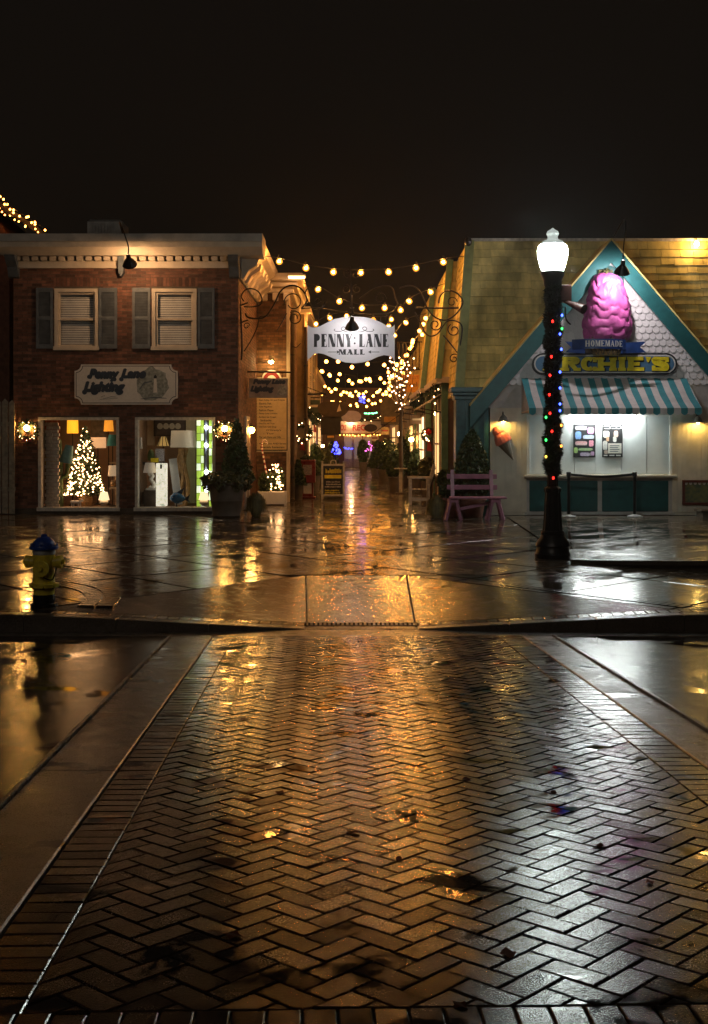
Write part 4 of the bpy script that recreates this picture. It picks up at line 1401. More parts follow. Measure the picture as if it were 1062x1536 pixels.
# cactus lamp
t = thing('cactus_lamp', 'green cactus floor lamp with a tilted teal shade beside the tree', 'lamp', (PX(88, LY + .7), LY + .7, DZ))
cm = mat('cactus_green', (0.06, 0.11, 0.03), 0.5, var=0.3)
X = PX(88, LY + .7)
q = MB()
q.lathe([(0.11, 0), (0.10, 0.5), (0.10, 1.1), (0.06, PZ(660, LY + .7) - DZ), (0.01, PZ(657, LY + .7) - DZ)], (X, LY + .7, DZ), 20, flute=0.12)
q.tube(smooth_path([(X, LY + .7, DZ + 0.65), (X + 0.17, LY + .7, DZ + 0.7), (X + 0.2, LY + .7, DZ + 0.95)], 5), 0.05, 8)
q.tube(smooth_path([(X, LY + .7, DZ + 0.75), (X - 0.15, LY + .7, DZ + 0.8), (X - 0.17, LY + .7, DZ + 1.15)], 5), 0.045, 8)
q.build('cactus_body', cm, t, smooth=True)
q = MB(); a = P(99, 694, LY + .62); b = P(104, 668, LY + .62)
d_ = (b - a).normalized(); 
q.tube([a, b], [0.15, 0.085], 18, cap=False); q.build('shade', mat('teal_shade', (0.10, 0.25, 0.27), 0.6), t, smooth=True)
for nm, lab, (x0, x1, y0, y1, Y), m in (
    ('gift_box', 'yellow box stacked on the shelf by the white brick pier', (68, 82, 685, 697, LY + .5), mat('yellow_box', (0.5, 0.33, 0.04), 0.6)),
    ('gift_box', 'brown box under the yellow one by the white brick pier', (69, 80, 698.5, 712, LY + .5), mat('brown_box', (0.25, 0.12, 0.05), 0.6)),
    ('gift_box', 'bright pink box beside the brown one by the white brick pier', (80.6, 86, 697.5, 712, LY + .5), mat('pink_box', (0.65, 0.05, 0.18), 0.6)),
    ('side_shelf', 'dark side shelf carrying the coloured boxes', (66, 90, 712.5, 714.5, LY + .5), M['bark'])):
    goods(nm, lab, 'box' if 'box' in nm else 'shelf', lambda q: q.bbox(PX(x0, Y), PX(x1, Y), Y, Y + 0.18, PZ(y1, Y), PZ(y0, Y), 0.006), m)
goods('hanging_drape', 'rust red fabric hanging behind the grey shade', 'drape', lambda q: [q.box(PX(66 + i * 4, LY + 1.9), PX(69.6 + i * 4, LY + 1.9), LY + 1.9 + 0.03 * (i % 2), LY + 1.95, PZ(662, LY + 1.9), PZ(627, LY + 1.9)) for i in range(6)], mat('rust_drape', (0.35, 0.08, 0.03), 0.8))
goods('framed_print', 'dark framed picture on the shop wall behind the tree top', 'picture', lambda q: (q.box(PX(136, LY + 2.1), PX(160, LY + 2.1), LY + 2.1, LY + 2.18, PZ(657, LY + 2.1), PZ(628, LY + 2.1)),), mat('print_dark', (0.14, 0.11, 0.09), 0.4, var=0.6, nscale=9))
goods('dog_figurine', 'little white long dog figurine on the window deck', 'figurine', lambda q: (q.tube([P(106, 753, Yd), P(121, 753, Yd)], [0.03, 0.035], 8), q.ball(P(123, 751, Yd), 0.04, 8, 6), [q.box(PX(x, Yd), PX(x + 1.5, Yd), Yd - .015, Yd + .015, DZ, PZ(753, Yd)) for x in (107, 110, 117, 120)]), lampwhite)
# --- right window
Yb = LY + 1.7
t = thing('framed_print', 'wide dark framed print with three shells on the shop back wall', 'picture', tuple(P(255, 652, Yb)))
a, b, c, d = PX(233, Yb), PX(277, Yb), PZ(652, Yb), PZ(629, Yb)
q = MB(); q.box(a, b, Yb, Yb + 0.04, c, d); q.build('panel', mat('print_brown', (0.09, 0.06, 0.05), 0.4, var=0.4), t)
q = MB(); f = 0.035; q.box(a - f, a, Yb - .02, Yb + .04, c - f, d + f); q.box(b, b + f, Yb - .02, Yb + .04, c - f, d + f); q.box(a, b, Yb - .02, Yb + .04, c - f, c); q.box(a, b, Yb - .02, Yb + .04, d, d + f); q.build('frame', M['bark'], t)
for x in (240, 249, 258, 267):
    q = MB(); cc = P(x, 640, Yb - .012); q.face([(cc.x + 0.07 * math.cos(2 * PI * i / 10), cc.y, cc.z + 0.085 * math.sin(2 * PI * i / 10) * (1 if i < 6 else .7)) for i in range(10)]); q.build('shell', M['signface'], t)
Yw = LY + 1.0
t = thing('driftwood_lamp', 'tall twisted driftwood lamp with a large cream drum shade', 'lamp', (PX(276, Yw), Yw, DZ))
q = MB(); lampshade(q, 275, 646, 671, 18, 19.5, Yw, 28); q.build('shade', shade_mat('cream_drum_shade', (0.66, 0.56, 0.38), 0.12), t, smooth=True)
q = MB(); r_ = rng(31)
for i in range(9):
    o_ = r_.uniform(-0.11, 0.11); pts = []
    for k_ in range(9):
        pts.append((PX(276, Yw) + o_ + 0.05 * math.sin(k_ * 0.9 + i * 1.7), Yw + 0.06 * math.cos(k_ * 0.8 + i * 2.1), DZ + (PZ(673, Yw) - DZ) * k_ / 8))
    q.tube(smooth_path(pts, 3), 0.045, 6)
q.build('driftwood_base', mat('driftwood', (0.48, 0.29, 0.12), 0.6, var=0.4, nscale=14, bump=0.4), t, smooth=True)
t = simple_lamp('tiffany_lamp', 'round leaded-glass lamp with amber and cream segments', 245, 655, 669, 757, 4, 9, LY + 1.2, shade_mat('amber_segments', (0.62, 0.40, 0.12), 0.25), M['bark'], [(6, 0), (6, .02), (1.2, .08), (1.0, 1)])
q = MB(); cc = P(245, 669, LY + 1.2); kk = (LY + 1.2) / FPX
for i in range(8):
    a0 = 2 * PI * i / 8
    q.tube([(cc.x + 9.2 * kk * math.cos(a0), cc.y + 9.2 * kk * math.sin(a0), cc.z), (cc.x + 4.2 * kk * math.cos(a0), cc.y + 4.2 * kk * math.sin(a0), PZ(655, LY + 1.2))], 0.008, 4)
q.build('lead_line', M['bark'], t)
t = thing('seahorse_lamp', 'white seahorse table lamp with a plain cone shade', 'lamp', tuple(P(227, 757, LY + .7)))
q = MB(); lampshade(q, 225, 694, 709, 7, 10.5, LY + .7); q.build('shade', shade_mat('ivory_shade', (0.7, 0.6, 0.46), 0.1), t, smooth=True)
q = MB(); Y_ = LY + .68
q.tube(smooth_path([P(223, 713, Y_), P(226, 711, Y_), P(229, 714, Y_), P(226, 719, Y_), P(230, 724, Y_), P(231, 729, Y_), P(227, 732, Y_), P(224, 730, Y_)], 4), [0.02, 0.025, 0.035, 0.04, 0.05, 0.055, 0.06, 0.055] * 4 if False else 0.045, 8)
q.box(PX(219, Y_), PX(233, Y_), Y_ - .07, Y_ + .07, PZ(735, Y_), PZ(732, Y_)); q.build('seahorse', lampwhite, t, smooth=True)
q = MB(); q.box(PX(217, Y_), PX(235, Y_), Y_ - .12, Y_ + .2, DZ, PZ(735, Y_) - .003); q.build('stand', M['bark'], t)
t = thing('tower_lamp', 'tall square paper tower lamp glowing pale white', 'lamp', (PX(241.5, Yd), Yd, DZ))
m, n_, b_ = newmat('lit_veined_paper'); tx = noise(n_, 16, 5, 0.7, dist=1.2)
rp = ramp(n_, tx.outputs[0], [(0.35, (0.35, 0.42, 0.30)), (0.52, (1.0, 0.92, 0.72))])
n_.links.new(rp.outputs[0], b_.inputs['Base Color']); n_.links.new(rp.outputs[0], b_.inputs['Emission Color']); b_.inputs['Emission Strength'].default_value = 0.62
q = MB(); q.bbox(PX(234, Yd), PX(249, Yd), Yd, Yd + 0.22, DZ + 0.02, PZ(695, Yd), 0.008); q.build('body', m, t)
q = MB(); q.box(PX(240, Yd), PX(243, Yd), Yd - .004, Yd - .001, PZ(703, Yd), PZ(697, Yd)); q.build('slot', M['dark'], t)
goods('leaning_panel', 'long white panel leaning on the driftwood lamp', 'panel', lambda q: q.bar(P(259, 688, LY + .62), P(268, 757, LY + .55), 0.17, 0.03, up=(0, 1, 0)), M['white'])
# fish
t = thing('fish_ornament', 'bright blue fish ornament standing on the shop window deck', 'ornament', tuple(P(270, 758, Yd - .05)))
fm = mat('blue_fish_glaze', (0.03, 0.16, 0.36), 0.25, var=0.35, nscale=14)
c = P(265, 747, Yd - .05); k = Yd / FPX
q = MB(); q.tube([P(255, 749, Yd - .05), P(257, 748, Yd - .05), P(262, 747, Yd - .05), P(268, 747, Yd - .05), P(274, 748, Yd - .05), P(278, 748, Yd - .05)], [0.01, 0.06, 0.12, 0.125, 0.07, 0.025], 12); q.build('body', fm, t, smooth=True)
q = MB(); q.prism([(PX(262, Yd), PZ(741, Yd)), (PX(277, Yd), PZ(731, Yd)), (PX(272, Yd), PZ(744, Yd))], Yd - .06, Yd - .04); q.build('top_fin', M['inkblue'], t)
q = MB(); q.prism([(PX(277, Yd), PZ(748, Yd)), (PX(286, Yd), PZ(741, Yd)), (PX(283, Yd), PZ(749, Yd)), (PX(286, Yd), PZ(754, Yd)), (PX(277, Yd), PZ(749, Yd))], Yd - .06, Yd - .04); q.build('tail_fin', M['inkblue'], t)
q = MB(); q.ball(P(259, 746, Yd - .15), 0.012, 6, 4); q.build('eye', lampwhite, t)
q = MB(); q.lathe([(0.07, 0), (0.015, 0.02), (0.015, PZ(754, Yd) - DZ + .03)], (c.x, c.y, DZ), 10); q.build('stand', M['black'], t)
# stained-glass panel of lights
t = thing('glass_light_panel', 'tall lit green and white patterned glass panel with a central light column', 'panel', (PX(309, LY + .8), LY + .8, DZ))
Yg = LY + .8
gg = shade_mat('lit_green_glass', (0.36, 0.55, 0.06), 0.55); gw = shade_mat('lit_white_glass', (0.75, 0.9, 0.6), 0.7)
y = 628; i = 0
while y < 752:
    for j, (xa, xb) in enumerate(((295, 301), (301.4, 305.6), (313.5, 317.6), (318, 323))):
        q = MB(); q.box(PX(xa, Yg), PX(xb, Yg), Yg, Yg + 0.02, PZ(y + 10.5, Yg), PZ(y, Yg)); q.build('glass_tile', gg if (i + j) % 3 else gw, t)
    y += 11.2; i += 1
q = MB()
for j in range(12): q.box(PX(294.5, Yg), PX(323.5, Yg), Yg + .005, Yg + .03, PZ(628 + j * 11.2 - 0.1, Yg), PZ(628 + j * 11.2 - 0.6, Yg))
for xx in (294.5, 301.2, 305.8, 313.2, 317.8, 323.2): q.box(PX(xx - .25, Yg), PX(xx + .25, Yg), Yg + .004, Yg + .031, DZ, PZ(628, Yg))
q.build('lead_frame', M['bark'], t)
q = MB(); q.box(PX(308, Yg), PX(311, Yg), Yg - .05, Yg - .01, DZ, PZ(628, Yg)); q.build('light_column', mat('blue_grey_column', (0.35, 0.38, 0.5), 0.3), t)
for yy in (641, 668, 708, 735):
    q = MB(); q.ball(P(309.5, yy, Yg - .07), 0.045, 10, 6); q.build('bulb', emit('column_bulb', (0.95, 0.98, 1.0), 14), t)
for nm, lab, (x0, x1, y0, y1, Y), m in (
    ('shade_stack', 'small white shade at the left edge of the fish window', (207, 214, 656, 673, LY + .6), M['white']),
    ('carved_post', 'pale carved wooden post on the back wall of the fish window', (221, 231, 628, 668, LY + 1.9), M['cream']),
    ('gift_box', 'patterned box of glasses behind the seahorse lamp', (233, 246, 673, 692, LY + 1.0), mat('patterned_box', (0.4, 0.4, 0.45), 0.5, var=0.7, nscale=40)),
    ('green_bottle', 'dark green rounded bottle behind the seahorse shade', (221, 232, 674, 691, LY + .95), cm),
    ('yellow_dish', 'yellow dish standing between the bottle and the paper tower', (226, 237, 687, 693.5, LY + .85), M['yellow']),
    ('display_rack', 'dark rack with little glasses under the seahorse lamp', (208, 233, 738, 756, LY + 1.0), M['bark']),
    ('display_table', 'dark table carrying the shop goods behind the seahorse lamp', (206, 248, 693, 697, LY + 1.05), M['bark']),
    ('cream_screen', 'tall cream screen behind the drum shade', (279, 293, 627, 755, LY + 1.5), M['cream'])):
    cat = nm.split('_')[-1]
    if 'bottle' in nm or 'shade_stack' in nm:
        cc = P((x0 + x1) / 2, y1, Y); kk = Y / FPX; rr_ = (x1 - x0) / 2 * kk; hh = (y1 - y0) * kk
        goods(nm, lab, cat, lambda q: q.lathe([(rr_, 0), (rr_, hh * .5), (rr_ * .8, hh * .8), (rr_ * .3, hh)] if 'bottle' in nm else [(rr_, 0), (rr_ * .6, hh)], tuple(cc), 16), m, True)
    else:
        goods(nm, lab, cat, lambda q: q.bbox(PX(x0, Y), PX(x1, Y), Y, Y + 0.12, PZ(y1, Y), PZ(y0, Y), 0.008), m)

# ================================================================= PLANTERS BY THE SHOP
Yp = 25.1
pc_ = P(340, 776, Yp)
t = thing('planter_pot', 'large stone planter pot with trailing leaves and a clipped evergreen beside the shop window', 'planter', (pc_.x, Yp, zb(Yp)))
k = Yp / FPX
hp = (776 - 722) * k
q = MB(); q.lathe([(19 * k, 0), (21.5 * k, 0.04), (21 * k, 0.06), (24 * k, hp * 0.45), (24.6 * k, hp * .46), (24.4 * k, hp * .5), (27 * k, hp * .9), (29 * k, hp * .92), (29 * k, hp), (26 * k, hp), (25 * k, hp * .9)], (pc_.x, Yp, zb(Yp)), 28); q.build('pot', M['pot'], t, smooth=True)
q = MB(); r_ = rng(41)
leaves(q, 1300, r_, in_ball((pc_.x, Yp, zb(Yp) + hp + 0.03), 40 * k, 0.5, 13 * k, 0.2), 0.06)
for a0 in range(7):
    a = a0 * 0.9; bx_, by_ = pc_.x + 30 * k * math.cos(a), Yp + 0.42 * math.sin(a)
    leaves(q, 120, r_, in_ball((bx_, by_, zb(Yp) + hp - 0.05), 0.12, 0.12, 0.16, 0), 0.05)
q.build('trailing_foliage', M['leaf2'], t)
q = MB(); leaves(q, 2200, r_, in_cone((pc_.x + 0.2, Yp + 0.1, zb(Yp) + hp), 0.36, 1.35, 5), 0.05, elong=2.2); q.build('evergreen', M['leaf'], t)
q = MB(); q.tube([(pc_.x + .2, Yp + .1, zb(Yp) + hp - .1), (pc_.x + .2, Yp + .1, zb(Yp) + hp + .9)], 0.025); q.build('stem', M['bark'], t)
def grass_mound(name, label, x, y, rw, h, Y, m, seed, n=900, group=None):
    c = P(x, y, Y); k = Y / FPX; r_ = rng(seed)
    q = MB()
    for _ in range(n):
        a = r_.uniform(0, 2 * PI); lean = r_.uniform(0.1, 1.0) ** 0.7
        hh = h * k * r_.uniform(0.7, 1.05); rr_ = rw * k
        p0 = Vector((c.x + 0.25 * rr_ * math.cos(a), Y + 0.25 * rr_ * math.sin(a), c.z))
        p1 = Vector((c.x + lean * rr_ * 0.75 * math.cos(a), Y + lean * rr_ * .75 * math.sin(a), c.z + hh * (1.0 - 0.25 * lean)))
        p2 = Vector((c.x + lean * rr_ * 1.05 * math.cos(a), Y + lean * rr_ * 1.05 * math.sin(a), c.z + hh * (1.0 - 0.95 * lean ** 1.5) * 0.8))
        s = Vector((-math.sin(a), math.cos(a), 0)) * 0.006
        q.face([p0 - s, p0 + s, p1 + s, p1 - s]); q.face([p1 - s, p1 + s, p2])
    o = q.build(name, m, origin=tuple(c)); setp(o, label, 'plant', group); return o
grass_mound('grass_clump', 'low mound of dry ornamental grass between the stone pot and the white planter', 384, 777, 20, 40, 25.3, M['grassy'], 51)
# white window-box planter with a lit bush and a candy cane
Yq = 29.4
wb = thing('box_planter', 'white wooden box planter under the directory board', 'planter', (PX(411, Yq), Yq, 0))
a, b, z1 = PX(388, Yq), PX(430, Yq), PZ(737, Yq)
q = MB(); q.bbox(a, b, Yq - .18, Yq + .2, 0.03, z1, 0.012); q.build('box', M['white'], wb)
for x in (a - .01, b - .05):
    q = MB(); q.box(x, x + .06, Yq - .2, Yq - .181, 0, z1 + .02); q.build('corner_post', M['white'], wb)
bush = thing('lit_bush', 'small bush wound with warm fairy lights in the white box planter', 'plant', (PX(412, Yq), Yq, z1))
r_ = rng(61); q = MB()
leaves(q, 700, r_, in_ball((PX(401, Yq), Yq, z1 + 0.2), 0.22, 0.16, 0.28, 0.2), 0.06); leaves(q, 500, r_, in_ball((PX(418, Yq), Yq, z1 + .28), 0.16, 0.14, .32, .2), 0.05)
q.build('foliage', M['leaf'], bush)
q0 = MB(); q0.ball((0, 0, 0), 0.016, 6, 4); fb2 = q0.mesh('fairy_bulb', M['fairy'], True)
for i in range(34):
    link('fairy_bulb', fb2, bush, (PX(418, Yq) - PX(412, Yq) + r_.gauss(0, .11), -0.16 + r_.uniform(-.03, .03), 0.05 + r_.uniform(0, .62)))
cc = thing('candy_cane', 'striped candy cane stake leaning in the white box planter', 'candy cane', tuple(P(399, 737, Yq - .05)))
pts = smooth_path([P(400, 712, Yq - .05), P(396, 690, Yq - .05), P(393, 672, Yq - .05), P(394, 662, Yq - .05), P(398, 660, Yq - .05), P(401, 666, Yq - .05)], 6)
for i in range(len(pts) - 1):
    q = MB(); q.tube([pts[i], pts[i + 1]], 0.022, 8); q.build('stripe', M['white'] if i % 2 else M['maroon'], cc)
q = MB(); q.tube([P(402, 740, Yq - .05), P(400, 712, Yq - .05)], 0.012, 6); q.build('stake', M['black'], cc)

# ================================================================= FIRE HYDRANT
Yh = 12.98
hc = Vector((PX(66, Yh), Yh, zb(Yh)))
k = Yh / FPX
hy = thing('fire_hydrant', 'yellow fire hydrant with a blue bonnet and pale collar at the kerb', 'fire hydrant', tuple(hc))
q = MB(); q.lathe([(0.145, 0), (0.145, 0.03), (0.115, 0.04), (0.115, 0.13)], hc, 24); q.build('base', M['black'], hy, smooth=True)
q = MB(); q.lathe([(0.112, 0.13), (0.112, 0.20), (0.125, 0.205), (0.16, 0.21), (0.16, 0.225)], hc, 24); q.build('foot_flange', M['hyd_y'], hy, smooth=True)
for i in range(8):
    a = 2 * PI * i / 8 + .2; q = MB(); q.lathe([(0.016, 0), (0.016, 0.035)], (hc.x + .145 * math.cos(a), Yh + .145 * math.sin(a), hc.z + .2), 6); q.build('bolt', M['iron'], hy)
q = MB(); q.lathe([(0.16, 0.226), (0.16, 0.245), (0.12, 0.25), (0.116, 0.27), (0.112, 0.45), (0.118, 0.50), (0.118, 0.56)], hc, 28); q.build('barrel', M['hyd_y'], hy, smooth=True)
q = MB(); q.lathe([(0.119, 0.56), (0.121, 0.565), (0.121, 0.61), (0.119, 0.615)], hc, 28); q.build('collar_band', M['silver'], hy, smooth=True)
q = MB(); q.lathe([(0.15, 0.616), (0.155, 0.635), (0.15, 0.65), (0.125, 0.655), (0.12, 0.68), (0.10, 0.715), (0.06, 0.745), (0.035, 0.752)], hc, 24); bn = q.build('bonnet', M['hyd_b'], hy, smooth=True)
q = MB(); q.lathe([(0.034, 0.75), (0.034, 0.775), (0.02, 0.78)], hc, 5); q.build('operating_nut', M['hyd_b'], bn)
for i in range(8):
    a = 2 * PI * i / 8; q = MB(); q.lathe([(0.014, 0), (0.014, 0.03)], (hc.x + .138 * math.cos(a), Yh + .138 * math.sin(a), hc.z + .652), 6); q.build('bonnet_bolt', M['hyd_b'], bn)
for s in (-1, 1):
    q = MB(); q.tube([(hc.x + s * .10, Yh, hc.z + .48), (hc.x + s * .15, Yh, hc.z + .48)], 0.062, 14); n1 = q.build('outlet', M['hyd_y'], hy, smooth=True)
    q = MB(); q.tube([(hc.x + s * .15, Yh, hc.z + .48), (hc.x + s * .195, Yh, hc.z + .48)], 0.07, 14); q.tube([(hc.x + s * .195, Yh, hc.z + .48), (hc.x + s * .225, Yh, hc.z + .48)], 0.026, 5); q.build('cap', M['hyd_y'], n1)
q = MB(); q.tube([(hc.x + .01, Yh - .10, hc.z + .42), (hc.x + .01, Yh - .155, hc.z + .42)], 0.075, 16); n1 = q.build('pumper_outlet', M['hyd_y'], hy, smooth=True)
q = MB(); q.tube([(hc.x + .01, Yh - .155, hc.z + .42), (hc.x + .01, Yh - .19, hc.z + .42)], 0.085, 16); q.tube([(hc.x + .01, Yh - .19, hc.z + .42), (hc.x + .01, Yh - .215, hc.z + .42)], 0.026, 5); q.build('cap', M['hyd_y'], n1)
q = MB(); q.tube(smooth_path([(hc.x + .15, Yh - .05, hc.z + .42), (hc.x + .12, Yh - .13, hc.z + .30), (hc.x + .03, Yh - .16, hc.z + .33)], 6), 0.008, 5); q.build('chain', M['iron'], hy)
# ================================================================= RIGHT BUILDING (ice-cream kiosk)
GY = 25.55                                             # gable front
gx = lambda x: PX(x, GY)
gzz = lambda y: PZ(y, GY)
ki = thing('ice_cream_kiosk', 'ice-cream kiosk with a white scalloped gable under a yellow shingled roof and striped awning', 'building', (gx(912), GY + 2.5, 0))
AX, AZ = gx(912), gzz(368)
SL = 1.175                                             # rake slope
KX0, KX1 = gx(735), gx(912) * 2 - gx(735)
EZ = gzz(612)                                          # height where the side walls stop
# front wall below the gable, built round the serving opening
g = MB()
SO = (gx(790), gx(1008), 0.0, gzz(622))
wallpieces(g, KX0, KX1, 0.0, gzz(612), [SO], GY, GY + 0.2)
g.box(KX0, KX0 + 0.15, GY + 0.2, GY + 5, 0, gzz(612)); g.box(KX1 - 0.15, KX1, GY + 0.2, GY + 5, 0, gzz(612))
kw = g.build('wall', M['stucco'], ki)
# vertical grooved boards
for (x0, x1) in ((KX0, SO[0]), (SO[1], KX1)):
    n_ = max(1, int((x1 - x0) / 0.1)); st = (x1 - x0) / n_
    for i in range(n_):
        q = MB(); q.bbox(x0 + i * st + .003, x0 + (i + 1) * st - .003, GY - 0.014, GY + 0.004, 0.06, gzz(612), 0.004); q.build('wall_board', M['stucco'], kw)
# gable field behind the scallops
g = MB()
gh = (AZ - gzz(612))
hw = gh / SL
g.prism([(AX - hw, gzz(612)), (AX + hw, gzz(612)), (AX, AZ)], GY + 0.002, GY + 0.2); gf = g.build('gable', M['clap'], ki)
# clapboards low in the gable
for i, (ya, yb) in enumerate(((611.8, 601), (600.7, 590), (589.7, 578))):
    z0, z1 = gzz(ya), gzz(yb)
    w0 = (AZ - z0) / SL - .02
    w1 = (AZ - z1) / SL - .02
    q = MB(); q.prism([(AX - w0, z0), (AX + w0, z0), (AX + w1, z1), (AX - w1, z1)], GY - 0.02 + 0.002 * i, GY + 0.001); q.build('clapboard', M['clap'], gf)
# scallop shingles
sw = 10.2 / FPX * GY; shh = 10.6 / FPX * GY
def scal(wd, ht, th=0.014):
    pts = [(-wd / 2, ht * 1.25), (-wd / 2, ht * 0.42)]
    for i in range(1, 8): pts.append((-wd / 2 * math.cos(PI * i / 8), ht * 0.42 * (1 - math.sin(PI * i / 8))))
    pts += [(wd / 2, ht * .42), (wd / 2, ht * 1.25)]
    q = MB()
    n_ = len(pts)
    # tilted: butt stands proud
    vs = [(x, -0.034 + 0.03 * (z / (ht * 1.25)), z) for x, z in pts] + [(x, 0.0, z) for x, z in pts]
    q.raw(vs, [tuple(range(n_)), tuple(reversed(range(n_, 2 * n_)))] + [((i + 1) % n_, i, n_ + i, n_ + (i + 1) % n_) for i in range(n_)])
    return q.mesh('scallop', M['scallop'])
sm = scal(sw - .004, shh)
row = 0
z = gzz(578)
ns = 0
extra = MB()
w0_ = WL[gf.name]
while z < AZ - 0.25:
    hwid = (AZ - z - 0.05) / SL
    n_ = int(hwid * 2 / sw) + 2
    for i in range(-n_ // 2 - 1, n_ // 2 + 2):
        x = AX + (i + (0.5 if row % 2 else 0)) * sw
        if abs(x - AX) + sw * 0.2 > (AZ - z - shh * .8) / SL: continue
        # hidden beneath awning / sign / out of frame: leave out only what the frame never shows
        if ns < 300 and x < gx(1075):
            link('scallop', sm, gf, (x - w0_.x, GY - 0.001 - w0_.y, z - w0_.z)); ns += 1
        else:
            for f_ in sm.polygons: pass
            b0 = len(extra.v)
            extra.v += [(v.co.x + x, v.co.y + GY - .001, v.co.z + z) for v in sm.vertices]
            for p_ in sm.polygons: extra.f.append(tuple(b0 + i_ for i_ in p_.vertices)); extra.m.append(0)
    z += shh * 0.92; row += 1
if extra.f: setp(extra.build('scallop_field', M['scallop'], gf), kind='stuff')
# rake boards
RWd = 0.30
for s in (-1, 1):
    hb = (AZ - gzz(612)) / SL + 0.02
    d_ = Vector((s * 1, -SL)).normalized(); nn = Vector((-s * SL, -1)).normalized()
    p0 = Vector((AX, AZ + 0.05)); p1 = Vector((AX + s * hb, AZ + 0.05 - SL * hb))
    ins = RWd / abs(nn.y) if False else RWd * math.sqrt(1 + SL * SL)
    q = MB(); q.prism([(p0.x, p0.y), (p1.x, p1.y), (p1.x, p1.y - ins), (p0.x, p0.y - ins)] if s > 0 else [(p0.x, p0.y - ins), (p1.x, p1.y - ins), (p1.x, p1.y), (p0.x, p0.y)], GY - 0.34, GY - 0.30)
    rk = q.build('rake_board', M['teal'], ki)
    # soffit / roof plane of the gable running back into the shingles
    q = MB(); a, b = p0 + Vector((0, 0.01)), p1 + Vector((0, 0.01))
    q.raw([(a.x, GY - .36, a.y), (b.x, GY - .36, b.y), (b.x, GY + 1.6, b.y), (a.x, GY + 1.6, a.y), (a.x, GY - .36, a.y + .04), (b.x, GY - .36, b.y + .04), (b.x, GY + 1.6, b.y + .04), (a.x, GY + 1.6, a.y + .04)],
          [(0, 1, 2, 3), (7, 6, 5, 4), (0, 4, 5, 1), (3, 2, 6, 7), (0, 3, 7, 4), (1, 5, 6, 2)])
    q.build('gable_roof', M['shingle'], ki)
# mansard behind
MYb, MYt = 26.2, 26.9
mzb, mzt = PZ(592, MYb), PZ(362, MYt)
mxb, mxt = PX(687, MYb), PX(703, MYt)
MXR = 12.0
g = MB()
g.face([(mxb, MYb, mzb), (MXR, MYb, mzb), (MXR, MYt, mzt), (mxt, MYt, mzt)])
g.face([(mxt, MYt, mzt), (MXR, MYt, mzt), (MXR, MYt + 3, mzt), (mxt, MYt + 3, mzt)])
g.face([(mxb, MYb, mzb), (mxt, MYt, mzt), (mxt, MYt + 2.5, mzt), (mxb, MYb + 2.6, mzb)])
g.face([(mxb, MYb, mzb), (mxb, MYb + 2.6, mzb), (MXR, MYb + 2.6, mzb), (MXR, MYb, mzb)])
ma = g.build('mansard', M['shingle'], ki)
r_ = rng(71)
rows = 19
fl = Vector((0, MYt - MYb, mzt - mzb)); step = fl / rows
nrm = Vector((0, -(mzt - mzb), MYt - MYb)).normalized()
tilt = math.atan2(MYt - MYb, mzt - mzb)
cnt = 0
cache = {}
for r0 in range(rows):
    base = Vector((0, MYb, mzb)) + step * r0
    x = mxb + (mxt - mxb) * r0 / rows + 0.03
    hh = step.length
    while x < gx(1090):
        wd = r_.choice((0.22, 0.3, 0.36, 0.42, 0.48))
        # skip what the gable hides for good
        zm = base.z + step.z / 2
        inside = abs((x + wd / 2) - AX) + wd / 2 < (AZ - zm - 0.35) / SL - 0.2
        if not inside:
            key = wd
            if key not in cache:
                q = MB()
                q.raw([(0.004, -0.034, 0), (wd - .004, -.034, 0), (wd - .004, -.006, hh * 1.05), (.004, -.006, hh * 1.05), (.004, 0.004, 0), (wd - .004, .004, 0), (wd - .004, .004, hh * 1.05), (.004, .004, hh * 1.05)],
                      [(0, 1, 2, 3), (7, 6, 5, 4), (0, 4, 5, 1), (1, 5, 6, 2), (2, 6, 7, 3), (3, 7, 4, 0)])
                cache[key] = q.mesh('shingle', M['shingle'])
            w0 = WL[ma.name]
            o = link('shingle', cache[key], ma, (x - w0.x, base.y - w0.y - .001 * r_.random(), base.z - w0.z + r_.uniform(-.022, .006)))
            o.rotation_euler = (-tilt, 0, 0); cnt += 1
        x += wd
# alley-side shingles (seen edge on)
sd = Vector((mxt - mxb, 0, mzt - mzb)); st2 = sd / rows
til2 = math.atan2(mxt - mxb, mzt - mzb)
q0 = MB(); hh = st2.length
q0.raw([(0, -0.022, 0), (0.5, -.022, 0), (0.5, -.006, hh * 1.05), (0, -.006, hh * 1.05), (0, .004, 0), (.5, .004, 0), (.5, .004, hh * 1.05), (0, .004, hh * 1.05)], [(0, 1, 2, 3), (7, 6, 5, 4), (0, 4, 5, 1), (1, 5, 6, 2), (2, 6, 7, 3), (3, 7, 4, 0)])
sme = q0.mesh('shingle', M['shingle'])
for r0 in range(rows):
    base = Vector((mxb, 0, mzb)) + st2 * r0
    for i in range(5):
        w0 = WL[ma.name]
        o = link('shingle', sme, ma, (base.x - w0.x, MYb + 0.05 + 0.7 * r0 / rows + i * .52 + .5 - w0.y, base.z - w0.z))
        o.rotation_euler = (Matrix.Rotation(til2, 3, 'Y') @ Matrix.Rotation(-PI / 2, 3, 'Z')).to_euler()
q = MB(); q.bar((mxb + .02, MYb - .03, mzb), (mxt + .02, MYt - .03, mzt + .02), 0.20, 0.06, up=(0, 1, 0)); q.build('corner_trim', M['sage'], ki)
q = MB(); q.box(mxt - .05, MXR, MYt - .06, MYt + .1, mzt + .001, mzt + .06); q.build('ridge_cap', M['offwhite'], ki)
q = MB(); q.ball((mxt - .02, MYt - .08, mzt - .02), 0.09, 8, 6, sz=1.2); q.build('eave_spotlight', M['black'], ki)
